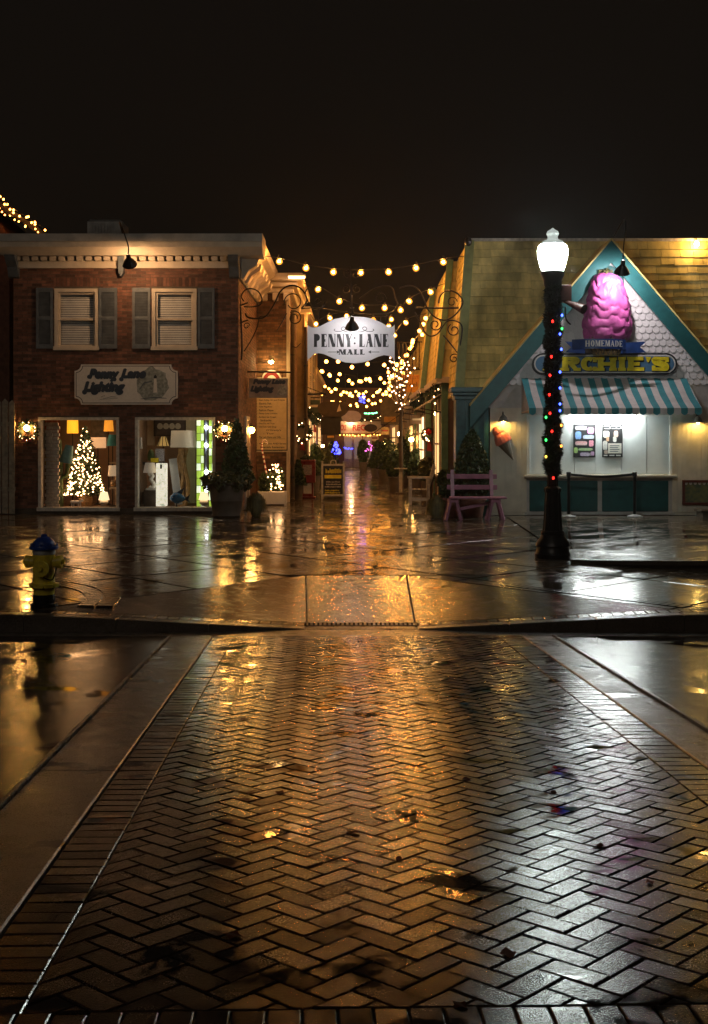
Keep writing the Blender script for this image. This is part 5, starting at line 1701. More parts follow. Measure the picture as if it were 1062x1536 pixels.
# ground-floor side wall to the alley
g = MB(); g.box(PX(735, GY) - 0.25, PX(735, GY) + 0.0, GY + 0.5, GY + 4.5, 0, mzb); g.build('side_wall', M['brownboard'], ki)
# corner pillar
pq = thing('corner_pillar', 'dark blue-green fluted corner pillar with a stepped capital at the alley mouth', 'pillar', (PX(708, 25.6), 25.6, 0))
a, b = PX(684, 25.5), PX(733, 25.5)
zc0, zc1 = PZ(600, 25.5), PZ(581, 25.5)
q = MB(); q.box(a, b, 25.5, 26.1, 0.22, zc0); sh = q.build('shaft', M['tealpost'], pq)
for x in (a + .02, a + .2, a + .38, b - .10):
    q = MB(); q.box(x, x + .07, 25.47, 25.499, 0.24, zc0 - .02); q.build('reed', M['tealpost'], sh)
for i, (e, h0, h1) in enumerate(((.03, 0, .35), (.07, .35, .6), (.11, .6, 1.0))):
    z0, z1 = zc0 + (zc1 - zc0) * h0, zc0 + (zc1 - zc0) * h1
    q = MB(); q.bbox(a - e, b + e, 25.5 - e, 26.1, z0 + .001, z1, .012); q.build('capital_step', M['tealpost'], pq)
q = MB(); q.bbox(a - .04, b + .04, 25.45, 26.12, 0, .219, .012); q.build('plinth', M['tealdark'], pq)

# serving hatch
x0, x1 = SO[0], SO[1]
q = MB(); q.box(x0, x0 + .05, GY - .02, GY + .3, gzz(712), SO[3]); q.box(x1 - .05, x1, GY - .02, GY + .3, gzz(712), SO[3]); q.box(x0 + .05, x1 - .05, GY - .02, GY + .3, SO[3] - .04, SO[3]); hf = q.build('hatch_frame', M['white'], ki)
seams = [790.5, 829, 862, 894, 933, 970, 1007.5]
for i, (p, q_) in enumerate(zip(seams[:-1], seams[1:])):
    dy = 0.0 if i in (0, 3, 5) else -0.012
    if i == 4: dy = -.006
    q = MB(); q.bbox(gx(p) + .004 + (.05 if i == 0 else 0), gx(q_) - .004 - (.05 if i == 5 else 0), GY + .02 + dy, GY + .06, gzz(712) + .01, SO[3] - .041, .003); q.build('serving_panel', M['panel'], hf)
q = MB(); q.bbox(x0 - .06, x1 + .06, GY - .16, GY + .3, gzz(716), gzz(712), .01); q.build('counter', M['cream'], ki)
q = MB(); q.box(x0, x1, GY + .0, GY + .05, .02, gzz(716)); lb = q.build('lower_front', M['clap'], ki)
for p, q_ in ((794, 896), (903, 1002)):
    q = MB(); q.bbox(gx(p), gx(q_), GY - .03, GY - .001, gzz(767), gzz(721), .012); q.build('teal_panel', M['tealdark'], lb)
q = MB(); q.box(x0 - .04, x1 + .04, GY - .06, GY - .002, .012, gzz(768)); q.build('kick_board', M['clap'], lb)
# posters
def poster(px0, px1, py0, py1, label, items, extra=None):
    Y = GY - .006
    t = thing('poster', label, 'poster', (gx((px0 + px1) / 2), Y, gzz(py1)))
    q = MB(); q.box(gx(px0), gx(px1), Y, Y + .006, gzz(py1), gzz(py0)); q.build('sheet', mat('black_poster_print', (0.03, 0.03, 0.032), 0.35), t)
    for i, (a, b, c, d, colr) in enumerate(items):
        pw, ph = px1 - px0, py1 - py0
        m_ = mat('print_%d_%d' % (px0, i), colr, 0.4, var=0.25, nscale=60)
        r__ = rng(i + px0); q = MB(); n_ = 12
        cx_, cz_ = gx(px0 + pw * (a + b) / 2), gzz(py0 + ph * (c + d) / 2); rx, rz = pw * (b - a) / 2 / 70.4, ph * (d - c) / 2 / 70.4
        q.face([(cx_ + rx * max(-1, min(1, 1.3 * math.cos(2 * PI * j / n_))) * r__.uniform(.9, 1), Y - .002 - .0004 * (i % 5), cz_ + rz * max(-1, min(1, 1.3 * math.sin(2 * PI * j / n_))) * r__.uniform(.9, 1)) for j in range(n_)])
        q.build('print', m_, t)
    return t, Y
W_ = (0.7, 0.7, 0.7)
t, Yp_ = poster(860, 893, 636, 686, 'black menu poster with pink, blue, red and green drinks on the serving panel',
       [(.08, .62, .06, .18, (.6, .5, .62)), (.64, .94, .1, .3, (.75, .3, .6)), (.08, .36, .22, .46, (.2, .35, .65)), (.42, .95, .33, .45, (.45, .55, .75)), (.08, .64, .51, .64, (.65, .35, .35)), (.7, .92, .48, .68, (.72, .3, .38)), (.02, .2, .70, .88, (.4, .6, .2)), (.22, .88, .72, .8, (.35, .5, .25)), (.3, .75, .85, .97, (.45, .35, .55)), (.78, .95, .82, .95, (.5, .3, .5))])
for i, (s, a, b, c, d) in enumerate((('LEMONADE', 864, 879, 641, 645), ('LEMONADE', 875, 891, 655, 658.5), ('LEMONADE', 864, 880, 665, 668), ('LEMONADE', 872, 886, 680, 683.5))):
    text_fit(s, gx(a), gx(b), gzz(d), gzz(c), Yp_ - .0045, M['white'], t, 'print_word')
t, Yp_ = poster(903, 934, 636, 686, 'black menu poster with swirled cones and a small white notice on the serving panel',
       [(.08, .42, .05, .15, W_), (.42, .95, .05, .15, W_), (.05, .36, .2, .42, (.75, .68, .62)), (.2, .34, .38, .52, (.6, .38, .22)), (.56, .78, .2, .4, (.72, .5, .42)), (.52, .7, .38, .54, (.6, .6, .56)), (.03, .26, .5, .78, (.62, .6, .56)), (.1, .28, .78, .9, (.4, .3, .25))])
q = MB(); q.box(gx(912), gx(932), Yp_ - .008, Yp_ - .003, gzz(680), gzz(665)); nt_ = q.build('notice', M['paper'], t)
for i in range(4):
    q = MB(); q.box(gx(914.5), gx(929 - 2 * (i % 2)), Yp_ - .0095, Yp_ - .0085, gzz(669.2 + i * 2.8), gzz(668.0 + i * 2.8)); q.build('notice_line', M['shutter'], nt_)
for i, (a, b) in enumerate(((905.5, 911), (914, 921.5), (924, 931))):
    q = MB(); q.box(gx(a), gx(b), Yp_ - .0048, Yp_ - .0045, gzz(684), gzz(682.3)); q.build('print_line', M['white'], t)
for i, (a, b) in enumerate(((905.5, 914), (915.5, 924), (925, 931))):
    q = MB(); q.box(gx(a), gx(b), Yp_ - .0048, Yp_ - .0045, gzz(642.4), gzz(640)); q.build('print_line', M['ink'], t)
# fluorescent lamp
fl_ = thing('fluorescent_lamp', 'bright white fluorescent strip lamp under the striped awning', 'lamp', (gx(906), GY - .2, gzz(622)))
q = MB(); q.box(gx(858), gx(953), GY - .16, GY - .02, gzz(622.5), gzz(619)); q.build('housing', M['white'], fl_)
q = MB(); q.tube([(gx(860), GY - .10, gzz(627)), (gx(951), GY - .10, gzz(627))], 0.05, 12); q.build('tube', M['tube'], fl_, smooth=True)
# awning
aw = thing('striped_awning', 'teal and white striped canvas awning over the serving hatch', 'awning', (gx(905), GY - .6, gzz(612)))
ax0, ax1 = PX(782, 25.53), PX(1029.5, 25.53)
az1, az0 = PZ(567, 25.53), PZ(612, 24.4)
ns_ = 25
q = MB()
for i in range(ns_):
    a, b = ax0 + (ax1 - ax0) * i / ns_, ax0 + (ax1 - ax0) * (i + 1) / ns_
    mi = (i + 1) % 2
    prev = None
    for j in range(9):
        t_ = j / 8
        yy = 25.53 + (24.4 - 25.53) * t_; zz = az1 + (az0 - az1) * t_ - 0.045 * math.sin(PI * t_) + .012 * math.sin(i * 1.3 + j)*math.sin(PI * t_)
        zz2 = az1 + (az0 - az1) * t_ - 0.045 * math.sin(PI * t_) + .012 * math.sin((i + 1) * 1.3 + j)*math.sin(PI * t_)
        cur = ((a, yy, zz), (b, yy, zz2))
        if prev: q.face([prev[0], prev[1], cur[1], cur[0]], mi)
        prev = cur
q.build('canopy', [M['aw_w'], M['aw_t']], aw, smooth=True)
q = MB(); n_ = 50
for i in range(n_):
    a, b = ax0 + (ax1 - ax0) * i / n_, ax0 + (ax1 - ax0) * (i + 1) / n_
    ww = (ax1 - ax0) / n_
    for j in range(4):
        t0, t1 = j / 4, (j + 1) / 4
        f_ = lambda t_: -0.10 - 0.045 * abs(math.sin(PI * (((i % 2) + t_) / 2)))
        y0_ = 24.4 + .02 * math.sin(i * 1.1); y1_ = 24.4 + .02 * math.sin((i + 1) * 1.1)
        q.face([(a + ww * t0, 24.4, az0), (a + ww * t0, y0_ + (y1_ - y0_) * t0, az0 + f_(t0)), (a + ww * t1, y0_ + (y1_ - y0_) * t1, az0 + f_(t1)), (a + ww * t1, 24.4, az0)], (i // 2 + 1) % 2)
q.build('valance', [M['aw_w'], M['aw_t']], aw)
for x in (ax0, ax1):
    q = MB(); q.face([(x, 25.53, az1), (x, 24.4, az0), (x, 24.4, az0 - .1), (x, 25.53, az0 - .1)]); q.build('side_flap', M['aw_w'], aw)
    q = MB(); q.tube([(x, 25.53, az0 - .05), (x, 24.42, az0 - .03)], 0.016, 6); q.build('frame_arm', M['silver'], aw)
q = MB(); q.tube([(ax0, 24.42, az0 - .01), (ax1, 24.42, az0 - .01)], 0.016, 6); q.build('front_bar', M['silver'], aw)

# ARCHIE'S sign
def stadium(x0, x1, z0, z1, n=10):
    r = (z1 - z0) / 2; cz_ = (z0 + z1) / 2
    return [(x1 - r + r * math.cos(R(-90 + 180 * i / n)), cz_ + r * math.sin(R(-90 + 180 * i / n))) for i in range(n + 1)] + [(x0 + r + r * math.cos(R(90 + 180 * i / n)), cz_ + r * math.sin(R(90 + 180 * i / n))) for i in range(n + 1)]
sg = thing('kiosk_sign', 'long rounded blue sign with big yellow slab letters above the awning', 'sign', (gx(905), GY - .1, gzz(562)))
a, b, c, d = gx(797), gx(1013), gzz(562.5), gzz(530.5)
Y = GY - .15
q = MB(); q.prism(stadium(a, b, c, d), Y, Y + .10); q.build('edge_board', M['ink'], sg)
q = MB(); q.prism(stadium(a + .035, b - .035, c + .035, d - .035), Y - .004, Y + .002); q.build('white_line', M['white'], sg)
q = MB(); q.prism(stadium(a + .065, b - .065, c + .065, d - .065), Y - .008, Y - .001); q.build('blue_field', M['signblue2'], sg)
for i, x in enumerate((830, 868, 903, 942, 975)):
    q = MB(); q.prism([(gx(x), c + .066), (gx(x + 16), c + .066), (gx(x + 20), d - .066), (gx(x + 4), d - .066)], Y - .0095, Y - .0085); q.build('blue_streak', M['signblue'], sg)
wds = {'A': 1.08, 'R': 1.08, 'C': .98, 'H': 1.12, 'I': .62, 'E': 1.0, "'": .4, 'S': .95}
Sx = lambda p: gx(p)
word(sg, "ARCHIE'S", Sx(813.5) + .02, Sx(999) + .02, gzz(557) - .02, gzz(536) - .02, Y - .013, M['ink'], .40, .25, .07, .22, .02, 'letter_shadow', widths=wds)
word(sg, "ARCHIE'S", Sx(813.5), Sx(999), gzz(557), gzz(536), Y - .025, M['yellow'], .36, .22, .06, .19, .02, 'letter', widths=wds)

# HOMEMADE ribbon
rb = thing('ribbon_banner', 'navy ribbon banner with white letters across the giant ice-cream cone', 'sign', (gx(905), GY - .5, gzz(530)))
Yr = GY - .80
q = MB(); n_ = 16
bx0, bx1 = PX(861, Yr), PX(942, Yr)
def rib(x):
    u = (x - bx0) / (bx1 - bx0) * 2 - 1
    return Yr + 0.22 * u * u
for i in range(n_):
    a, b = bx0 + (bx1 - bx0) * i / n_, bx0 + (bx1 - bx0) * (i + 1) / n_
    q.face([(a, rib(a), PZ(523, Yr)), (b, rib(b), PZ(523, Yr)), (b, rib(b), PZ(508, Yr)), (a, rib(a), PZ(508, Yr))])
    q.face([(b, rib(b) + .02, PZ(523, Yr)), (a, rib(a) + .02, PZ(523, Yr)), (a, rib(a) + .02, PZ(508, Yr)), (b, rib(b) + .02, PZ(508, Yr))])
q.build('band', M['navy'], rb, smooth=True)
for s in (-1, 1):
    xe = bx0 if s < 0 else bx1
    ye = Yr + .24
    o0 = PX(848, ye) if s < 0 else PX(970, ye); i0 = PX(878, ye) if s < 0 else PX(932, ye)
    zt_, zb_ = PZ(514, ye), PZ(530, ye)
    q = MB(); q.prism([(i0, zt_ - .0), (i0, zb_), (o0, zb_ + .02), (o0 - s * .13, (zt_ + zb_) / 2 + .02), (o0, zt_ + .03)], ye + .03, ye + .05); q.build('tail', M['navy'], rb)
wm = {'M': 1.25, 'H': 1.1, 'O': 1.0, 'E': .9, 'D': 1.05, 'A': 1.05}
g0 = MB()
before = set(o.name for o in bpy.data.objects)
word(rb, 'HOMEMADE', PX(879, Yr), PX(936, Yr), PZ(519.5, Yr), PZ(510.5, Yr), Yr - .004, M['white'], .34, .17, .07, .14, .022, 'letter', widths=wm)
for o in [o for o in bpy.data.objects if o.name not in before and o.type == 'MESH']:
    for v in o.data.vertices:
        v.co.y += rib(v.co.x + WL[o.name].x) - Yr - .004

# giant ice cream
ic = thing('giant_ice_cream', 'giant pink ruffled ice-cream scoop model in a waffle cone on the gable', 'sculpture', (gx(911), GY - .3, gzz(530)))
Yi = GY - .35
k = Yi / FPX
zt_, zb_ = PZ(408, Yi), PZ(512, Yi)
q = MB(); nu, nv = 120, 120
cxi = PX(910, Yi)
def ice(u, t_):
    """stacked ruffled folds: three fat tiers and a domed top"""
    a = 2 * PI * u
    env = [(0, .80), (.06, .98), (.20, 1.06), (.36, 1.02), (.52, .95), (.62, .86), (.70, .77), (.80, .74), (.88, .66), (.94, .52), (.98, .30), (1.0, .03)]
    for (p, x), (p2, x2) in zip(env[:-1], env[1:]):
        if p <= t_ <= p2: pr = x + (x2 - x) * (t_ - p) / (p2 - p)
    ca_, sa_ = math.cos(a), math.sin(a)
    lump = mnoise.noise(Vector((ca_ * 2.2, sa_ * 2.2, t_ * 4.0)))
    # soft overhanging folds whose edges wander and break off
    ph = t_ * 6.0 + 1.0 * mnoise.noise(Vector((ca_ * 1.8, sa_ * 1.8, t_ * 2.5 + 7))) + .35 * mnoise.noise(Vector((ca_ * 5, sa_ * 5, t_ * 3 + 3)))
    s_ = ph - math.floor(ph)
    amp = .10 * (.45 + .9 * abs(mnoise.noise(Vector((ca_ * 2.5, sa_ * 2.5, math.floor(ph) * 3.1)))))
    lip = amp * (math.sin(PI * min(1, s_ * 1.15)) ** .6)
    fade = 1 - min(1, max(0, (t_ - .80) / .18))
    fine = .018 * mnoise.noise(Vector((ca_ * 9, sa_ * 9, t_ * 14)))
    return 37.5 * k * (pr * .88 + (lip + .07 * lump) * (.35 + .65 * fade) + fine), a
for j in range(nv + 1):
    for i in range(nu):
        t_ = j / nv
        r0, a = ice(i / nu, t_)
        dz = -.03 * math.sin(6 * a + 1) * (1 - t_) if t_ < .15 else 0
        q.v.append((cxi + r0 * math.cos(a) + .03 * math.sin(t_ * 4), Yi + r0 * math.sin(a) * .62, zb_ + (zt_ - zb_) * t_ + dz))
for j in range(nv):
    for i in range(nu):
        q.f.append((j * nu + i, j * nu + (i + 1) % nu, (j + 1) * nu + (i + 1) % nu, (j + 1) * nu + i)); q.m.append(0)
q.f.append(tuple(reversed(range(nu)))); q.m.append(0)
q.build('scoop', M['pinkice'], ic, smooth=True)
q = MB()
zc = [PZ(533, Yi), PZ(527, Yi), PZ(518, Yi), PZ(506, Yi)]
q.lathe([(19 * k, zc[0]), (22 * k, zc[1]), (26 * k, zc[2]), (31 * k, zc[3])], (cxi - .0, Yi, 0), 24, sy=.6); cn = q.build('waffle_cone', M['cone'], ic, smooth=True)
for s in (-1, 1):
    for i in range(8):
        a0 = -PI + i * PI / 8
        pts = [(cxi + (19 + 12 * t_ + .5) * k * math.cos(a0 + s * t_ * .5), Yi + (19 + 12 * t_ + .5) * k * .6 * math.sin(a0 + s * t_ * .5), zc[0] + (zc[3] - zc[0]) * t_) for t_ in (0, .33, .66, 1)]
        q = MB(); q.tube(pts, 0.012, 5); q.build('waffle_rib', M['coneD'], cn)
q = MB(); cc = P(909, 425, GY - .03)
pts = [(cc.x + 27 / 70.4 * math.cos(R(180 * i / 12)), cc.z + 27 / 70.4 * math.sin(R(180 * i / 12))) for i in range(13)]
q.prism(pts + [(cc.x - 27 / 70.4, PZ(500, GY)), (cc.x + 27 / 70.4, PZ(500, GY))][::1], GY - .06, GY - .035); q.build('backing_board', M['teal'], ic)
r_ = rng(81); q = MB(); cc = P(908, 409, Yi)
leaves(q, 90, r_, in_ball(tuple(cc), .16, .12, .07, 0), .06); q.build('topping_sprig', M['leaf2'], ic)

gooseneck('gooseneck_lamp', 'black cone gooseneck lamp hanging before the kiosk gable peak', (PX(936, GY + .2), MYt + .0, mzt + .05), tuple(P(935, 411, GY - 1.15)), M['goose_c'], 0.165, h=0.29)

# wall bells
def bell(px_, py_, label):
    c = P(px_, py_, GY - .17)
    t = thing('bell_wall_lamp', label, 'wall lamp', (c.x, GY, c.z))
    q = MB(); q.lathe([(0.115, -.05), (0.10, -.02), (0.07, .05), (0.04, .08), (.02, .10)], c, 16, cap=False); q.build('shade', M['greybox'], t, smooth=True)
    q = MB(); q.tube(smooth_path([(c.x, GY - .02, c.z + .02), (c.x, GY - .10, c.z + .16), (c.x, c.y, c.z + .09)], 5), .012, 6); q.build('arm', M['black'], t)
    q = MB(); q.ball(c + Vector((0, 0, -.02)), .045, 10, 6); q.build('bulb', M['bell'], t, smooth=True)
bell(755, 629, 'lit bell-shaped wall lamp above the red ice-cream cone')
bell(1047, 631, 'lit bell-shaped wall lamp over the framed picture at the kiosk')
# cone ornament
def cone_orn(px_, py_, label):
    c = P(px_, py_, GY - .05); k = GY / FPX
    t = thing('cone_ornament', label, 'ornament', tuple(c))
    def L_(x, y): return (PX(px_ + x, GY), PZ(py_ + y, GY))
    q = MB(); ax_ = Vector(L_(14, 26)) - Vector(L_(-7, -14)); 
    # dome of two scoops, then cone, built as half-round reliefs along a slanted axis
    def relief(q, pts, y_):
        n_ = 7
        rowsv = []
        for (x, y, r) in pts:
            ctr = Vector(L_(x, y)); d2 = Vector((0.8, 0.42)).normalized()
            rowsv.append([(ctr.x + d2.x * r * k * math.cos(PI * i / n_), GY - .016 - r * k * .8 * math.sin(PI * i / n_), ctr.y + d2.y * r * k * math.cos(PI * i / n_)) for i in range(n_ + 1)])
        for a_, b_ in zip(rowsv[:-1], rowsv[1:]):
            for i in range(n_): q.face([a_[i], a_[i + 1], b_[i + 1], b_[i]])
        q.face(rowsv[0]); q.face(rowsv[-1][::-1])
    relief(q, [(-11, -15, 3), (-10, -13, 6), (-8.5, -10, 8), (-6, -6, 9), (-4.5, -3.5, 8)], 0); q.build('top_scoop', M['redice'], t, smooth=True)
    q = MB(); relief(q, [(-5, -4.5, 8.5), (-3, -1, 11), (-.5, 4, 12.5), (1.5, 8, 13), (2.4, 9.5, 11)], 0); q.build('lower_scoop', M['redice'], t, smooth=True)
    q = MB(); relief(q, [(2.3, 9, 10.5), (9, 22, 5.5), (16, 35, .6)], 0); q.build('cone', M['coneD'], t)
cone_orn(754, 655, 'red two-scoop ice-cream cone ornament on the kiosk wall')
# framed picture
fp = thing('framed_picture', 'red framed garden picture with a scalloped top on the kiosk wall', 'picture', (gx(1046), GY - .03, gzz(757)))
a, b, c, d = gx(1023), gx(1068), gzz(757), gzz(720)
q = MB(); f = .05; y0, y1 = GY - .07, GY - .016
q.box(a, a + f, y0, y1, c, d); q.box(b - f, b, y0, y1, c, d); q.box(a + f, b - f, y0, y1, c, c + f); q.box(a + f, b - f, y0, y1, d - f, d); q.build('frame', mat('brown_red_frame', (.12, .03, .02), .4), fp)
q = MB(); q.box(a + f, b - f, GY - .03, y1, c + f, d - f); q.build('canvas', mat('garden_canvas', (.22, .18, .05), .6, var=.5, nscale=12, base2=(.06, .09, .05)), fp)
q = MB()
for i in range(6):
    x = a + f + .03 + i * (b - a - 2 * f - .06) / 5
    q.face([(x + .035 * math.cos(PI + PI * j / 8), GY - .034, d - f - .005 + .05 * math.sin(PI + PI * j / 8)) for j in range(9)])
q.build('scalloped_trim', M['offwhite'], fp)
# stanchions
def stanchion(px_, py_, label):
    Y = 24.9; c = P(px_, py_, Y); zg = tz(c.x, Y)
    t = thing('queue_post', label, 'post', (c.x, Y, zg), 'queue posts before the hatch')
    q = MB(); q.lathe([(.16, 0), (.16, .02), (.05, .05), (.03, .06)], (c.x, Y, zg), 18); q.build('foot', M['silver'], t, smooth=True)
    q = MB(); q.tube([(c.x, Y, zg + .05), (c.x, Y, zg + .86)], .032, 10); q.build('post', M['black'], t, smooth=True)
    q = MB(); q.lathe([(.05, .84), (.05, .93), (.03, .94)], (c.x, Y, zg), 12); q.build('belt_head', M['black'], t, smooth=True)
    return Vector((c.x, Y, zg + .89))
A_ = stanchion(853, 776, 'black queue post with a belt, beside the garlanded street lamp')
B_ = stanchion(952, 776, 'black queue post with a belt, below the right end of the strip lamp')
q = MB(); n_ = 14
for i in range(n_):
    u0, u1 = i / n_, (i + 1) / n_
    s0, s1 = -.05 * 4 * u0 * (1 - u0), -.05 * 4 * u1 * (1 - u1)
    p0, p1 = A_.lerp(B_, u0), A_.lerp(B_, u1)
    q.face([p0 + Vector((0, 0, s0 - .025)), p1 + Vector((0, 0, s1 - .025)), p1 + Vector((0, 0, s1 + .025)), p0 + Vector((0, 0, s0 + .025))])
setp(q.build('queue_belt', M['black']), 'black belt stretched between the two queue posts', 'belt')

# mansard bulb at the right
c = P(1045, 366, MYt - .22)
t = thing('eave_lamp', 'small bare amber bulb on a bracket high on the yellow shingles', 'lamp', (c.x, MYt - .1, c.z))
q = MB(); q.tube([(c.x, MYt - .05, c.z + .12), (c.x, c.y, c.z + .12), (c.x, c.y, c.z + .06)], .012, 6); q.build('bracket', M['black'], t)
q = MB(); q.ball(c, .05, 10, 7, sz=1.2); q.build('bulb', emit('eave_bulb_glow', (1.0, .54, .14), 210), t, smooth=True)

# ================================================================= BENCH, TOPIARY, SHRUBS
Yb_ = 24.5
bn_ = thing('park_bench', 'pink painted wooden bench against the kiosk corner', 'bench', (PX(712, Yb_), Yb_, zb(Yb_)))
zg = zb(Yb_); k = Yb_ / FPX
bxa, bxb = PX(676, Yb_), PX(740, Yb_)
for i in range(3):
    q = MB(); y0 = Yb_ - .30 + i * .15; q.bbox(bxa - .02, bxb + .24, y0, y0 + .135, zg + .43, zg + .47, .01); q.build('seat_slat', M['pinkbench'], bn_)
for z_ in (.60, .82):
    q = MB(); o_ = (z_ - .45) * .25
    q.bbox(bxa - .06, bxb + .10, Yb_ + .14 + o_, Yb_ + .17 + o_, zg + z_, zg + z_ + .10, .01); q.build('back_slat', M['pinkbench'], bn_)
for x in (bxa + .05, bxb - .02):
    q = MB(); q.bar((x, Yb_ + .10, zg + .40), (x, Yb_ + .28, zg + 1.0), .07, .05); q.build('back_post', M['pinkbench'], bn_)
for x in (bxa + .04, bxb + .02):
    for dx in (-.16, .16):
        q = MB(); q.bar((x + dx * .35, Yb_ - .22, zg + .43), (x + dx, Yb_ - .25, zg), .08, .05); q.build('leg', M['pinkbench'], bn_)
        q = MB(); q.bar((x + dx * .35, Yb_ + .10, zg + .43), (x + dx, Yb_ + .12, zg), .08, .05); q.build('leg', M['pinkbench'], bn_)
    q = MB(); q.box(x - .10, x + .10, Yb_ - .26, Yb_ + .13, zg + .36, zg + .425); q.build('seat_bearer', M['pinkbench'], bn_)
q = MB(); q.bar((bxa + .1, Yb_ - .05, zg + .2), (bxb, Yb_ - .05, zg + .36), .05, .06); q.build('brace', M['pinkbench'], bn_)
# topiary
Yt = 25.15
c = P(708, 760, Yt)
t = thing('topiary', 'dense clipped conifer in a pot behind the pink bench', 'tree', (c.x, Yt, zb(Yt)))
q = MB(); q.lathe([(.22, 0), (.28, .35), (.31, .36), (.31, .42)], (c.x, Yt, zb(Yt)), 20); q.build('pot', M['terracotta'], t, smooth=True)
k = Yt / FPX; r_ = rng(91)
q = MB()
z0, z1 = .45, PZ(645, Yt)
def tp_(r):
    t_ = r.random() ** 1.25; a = r.uniform(0, 2 * PI)
    pr = 26 * k * (math.sin(PI * min(1, .28 + .72 * t_)) ** .75) * (1 + .10 * math.sin(6 * a + 8 * t_)) * math.sqrt(r.uniform(.45, 1))
    return (c.x + pr * math.cos(a), Yt + pr * math.sin(a), z0 + (z1 - z0) * t_)
leaves(q, 3600, r_, tp_, .045, elong=2.0); q.build('crown', M['leaf'], t)
q = MB(); q.tube([(c.x, Yt, .35), (c.x, Yt, 1.5)], .035); q.build('trunk', M['bark'], t)
grass_mound('grass_clump', 'rounded clump of green-gold grass at the foot of the bench', 655, 783, 19, 42, 25.0, M['grassy'], 95, 900)
t = thing('flower_pot', 'terracotta pot of dark leaves at the alley corner by the bench', 'planter', (PX(680, 25.2), 25.2, zb(25.2)))
q = MB(); cc = Vector((PX(677, 25.2), 25.2, zb(25.2))); q.lathe([(.16, 0), (.22, .34), (.24, .35), (.24, .40)], cc, 18); q.build('pot', M['terracotta'], t, smooth=True)
q = MB(); leaves(q, 500, rng(96), in_ball((cc.x, cc.y, .55), .26, .22, .2, .1), .07); q.build('foliage', M['leaf'], t)
# slab blocks at the far right
for (x0, x1, y0, y1, Y, lab) in ((1036, 1110, 787, 800, 23.0, 'low pale stone seat block on the kiosk terrace'), (1052, 1110, 765, 778, 24.6, 'dark stone block against the kiosk wall under the framed picture')):
    t = thing('stone_block', lab, 'block', (PX((x0 + x1) / 2, Y), Y, tz(PX(x0, Y), Y)))
    q = MB(); q.bbox(PX(x0, Y) + .04, PX(x1, Y) - .04, Y + .03, Y + .5, tz(6, Y) - .02, PZ(y0 + 4, Y), .01); q.build('base', M['kerb'], t)
    q = MB(); q.bbox(PX(x0, Y), PX(x1, Y), Y, Y + .55, PZ(y0 + 4, Y) + .001, PZ(y0, Y), .012); q.build('cap', M['signface'] if Y < 24 else M['kerb'], t)

# ================================================================= STREET LAMP
YL = 17.6
zl = zb(YL)
lc = Vector((PX(829, YL), YL, zl)); k = YL / FPX
lp = thing('street_lamp', 'tall black street lamp with a glowing white acorn globe, wound in garland', 'street lamp', tuple(lc))
hgt = lambda y: PZ(y, YL) - zl
q = MB()
prof = [(27 * k, 0), (27 * k, .06), (25 * k, .08), (24 * k, .16), (26 * k, .18), (25 * k, .22), (19 * k, .30), (17 * k, .34), (18 * k, .37), (16 * k, .40)]
q.lathe(prof, lc, 16, flute=0); q.build('base', M['black'], lp, smooth=True)
q = MB(); q.lathe([(15 * k, .40), (13.5 * k, .6), (12.5 * k, .8), (11.5 * k, .95), (13 * k, .98), (13 * k, 1.02), (8.5 * k, 1.05), (8 * k, 1.2)], lc, 24, flute=.08); q.build('fluted_shaft', M['black'], lp)
q = MB(); q.tube([lc + Vector((0, 0, 1.15)), lc + Vector((0, 0, hgt(430)))], [8 * k, 7 * k], 14); q.build('pole', M['black'], lp, smooth=True)
q = MB(); q.lathe([(8 * k, hgt(436)), (13 * k, hgt(428)), (14 * k, hgt(420)), (17 * k, hgt(414)), (18 * k, hgt(408)), (15 * k, hgt(406))], lc, 20); q.build('globe_holder', M['black'], lp, smooth=True)
q = MB(); q.lathe([(15 * k, hgt(407)), (18.5 * k, hgt(400)), (22 * k, hgt(385)), (22.8 * k, hgt(376)), (21 * k, hgt(369)), (16 * k, hgt(366))], lc, 24); q.build('globe', M['globe'], lp, smooth=True)
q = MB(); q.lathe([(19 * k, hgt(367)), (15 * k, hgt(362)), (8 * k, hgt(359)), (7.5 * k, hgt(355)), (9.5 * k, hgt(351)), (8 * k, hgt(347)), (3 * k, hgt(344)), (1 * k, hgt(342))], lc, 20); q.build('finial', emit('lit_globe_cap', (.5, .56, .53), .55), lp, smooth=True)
# garland and coloured lights
gl = thing('garland', 'dark evergreen garland with red, blue, green and amber bulbs wound up the lamp post', 'garland', tuple(lc + Vector((0, 0, 1.15))))
r_ = rng(101); q = MB()
z0, z1 = hgt(712), hgt(424)
core = MB(); n_ = 90
core.tube([Vector((lc.x + 7 * k * math.cos(i / n_ * 2 * PI * 8), lc.y + 7 * k * math.sin(i / n_ * 2 * PI * 8), zl + z0 + (z1 - z0) * i / n_)) for i in range(n_ + 1)], [5.4 * k * (.8 + .35 * math.sin(i * .37) ** 2) for i in range(n_ + 1)], 8)
core.build('core', M['leafw'], gl)
for i in range(15000):
    t_ = r_.random(); zz = z0 + (z1 - z0) * t_
    a = r_.uniform(0, 2 * PI)
    bul = .5 + .5 * math.cos(a - t_ * 2 * PI * 8)
    wide = 1.0 + .25 * math.sin(t_ * 11) + (.25 if .15 < t_ < .45 else 0)
    rad = (8.0 + 5.0 * bul * wide * r_.uniform(.5, 1.0)) * k
    p = Vector((lc.x + rad * math.cos(a), lc.y + rad * math.sin(a), zl + zz))
    out_ = Vector((math.cos(a), math.sin(a), r_.uniform(-.9, .9))).normalized() * .05 * r_.uniform(.5, 1.2)
    s_ = Vector((-math.sin(a), math.cos(a), r_.uniform(-.5, .5))) * .013
    q.face([p - s_, p + s_, p + out_])
q.build('needles', M['leafw'], gl)
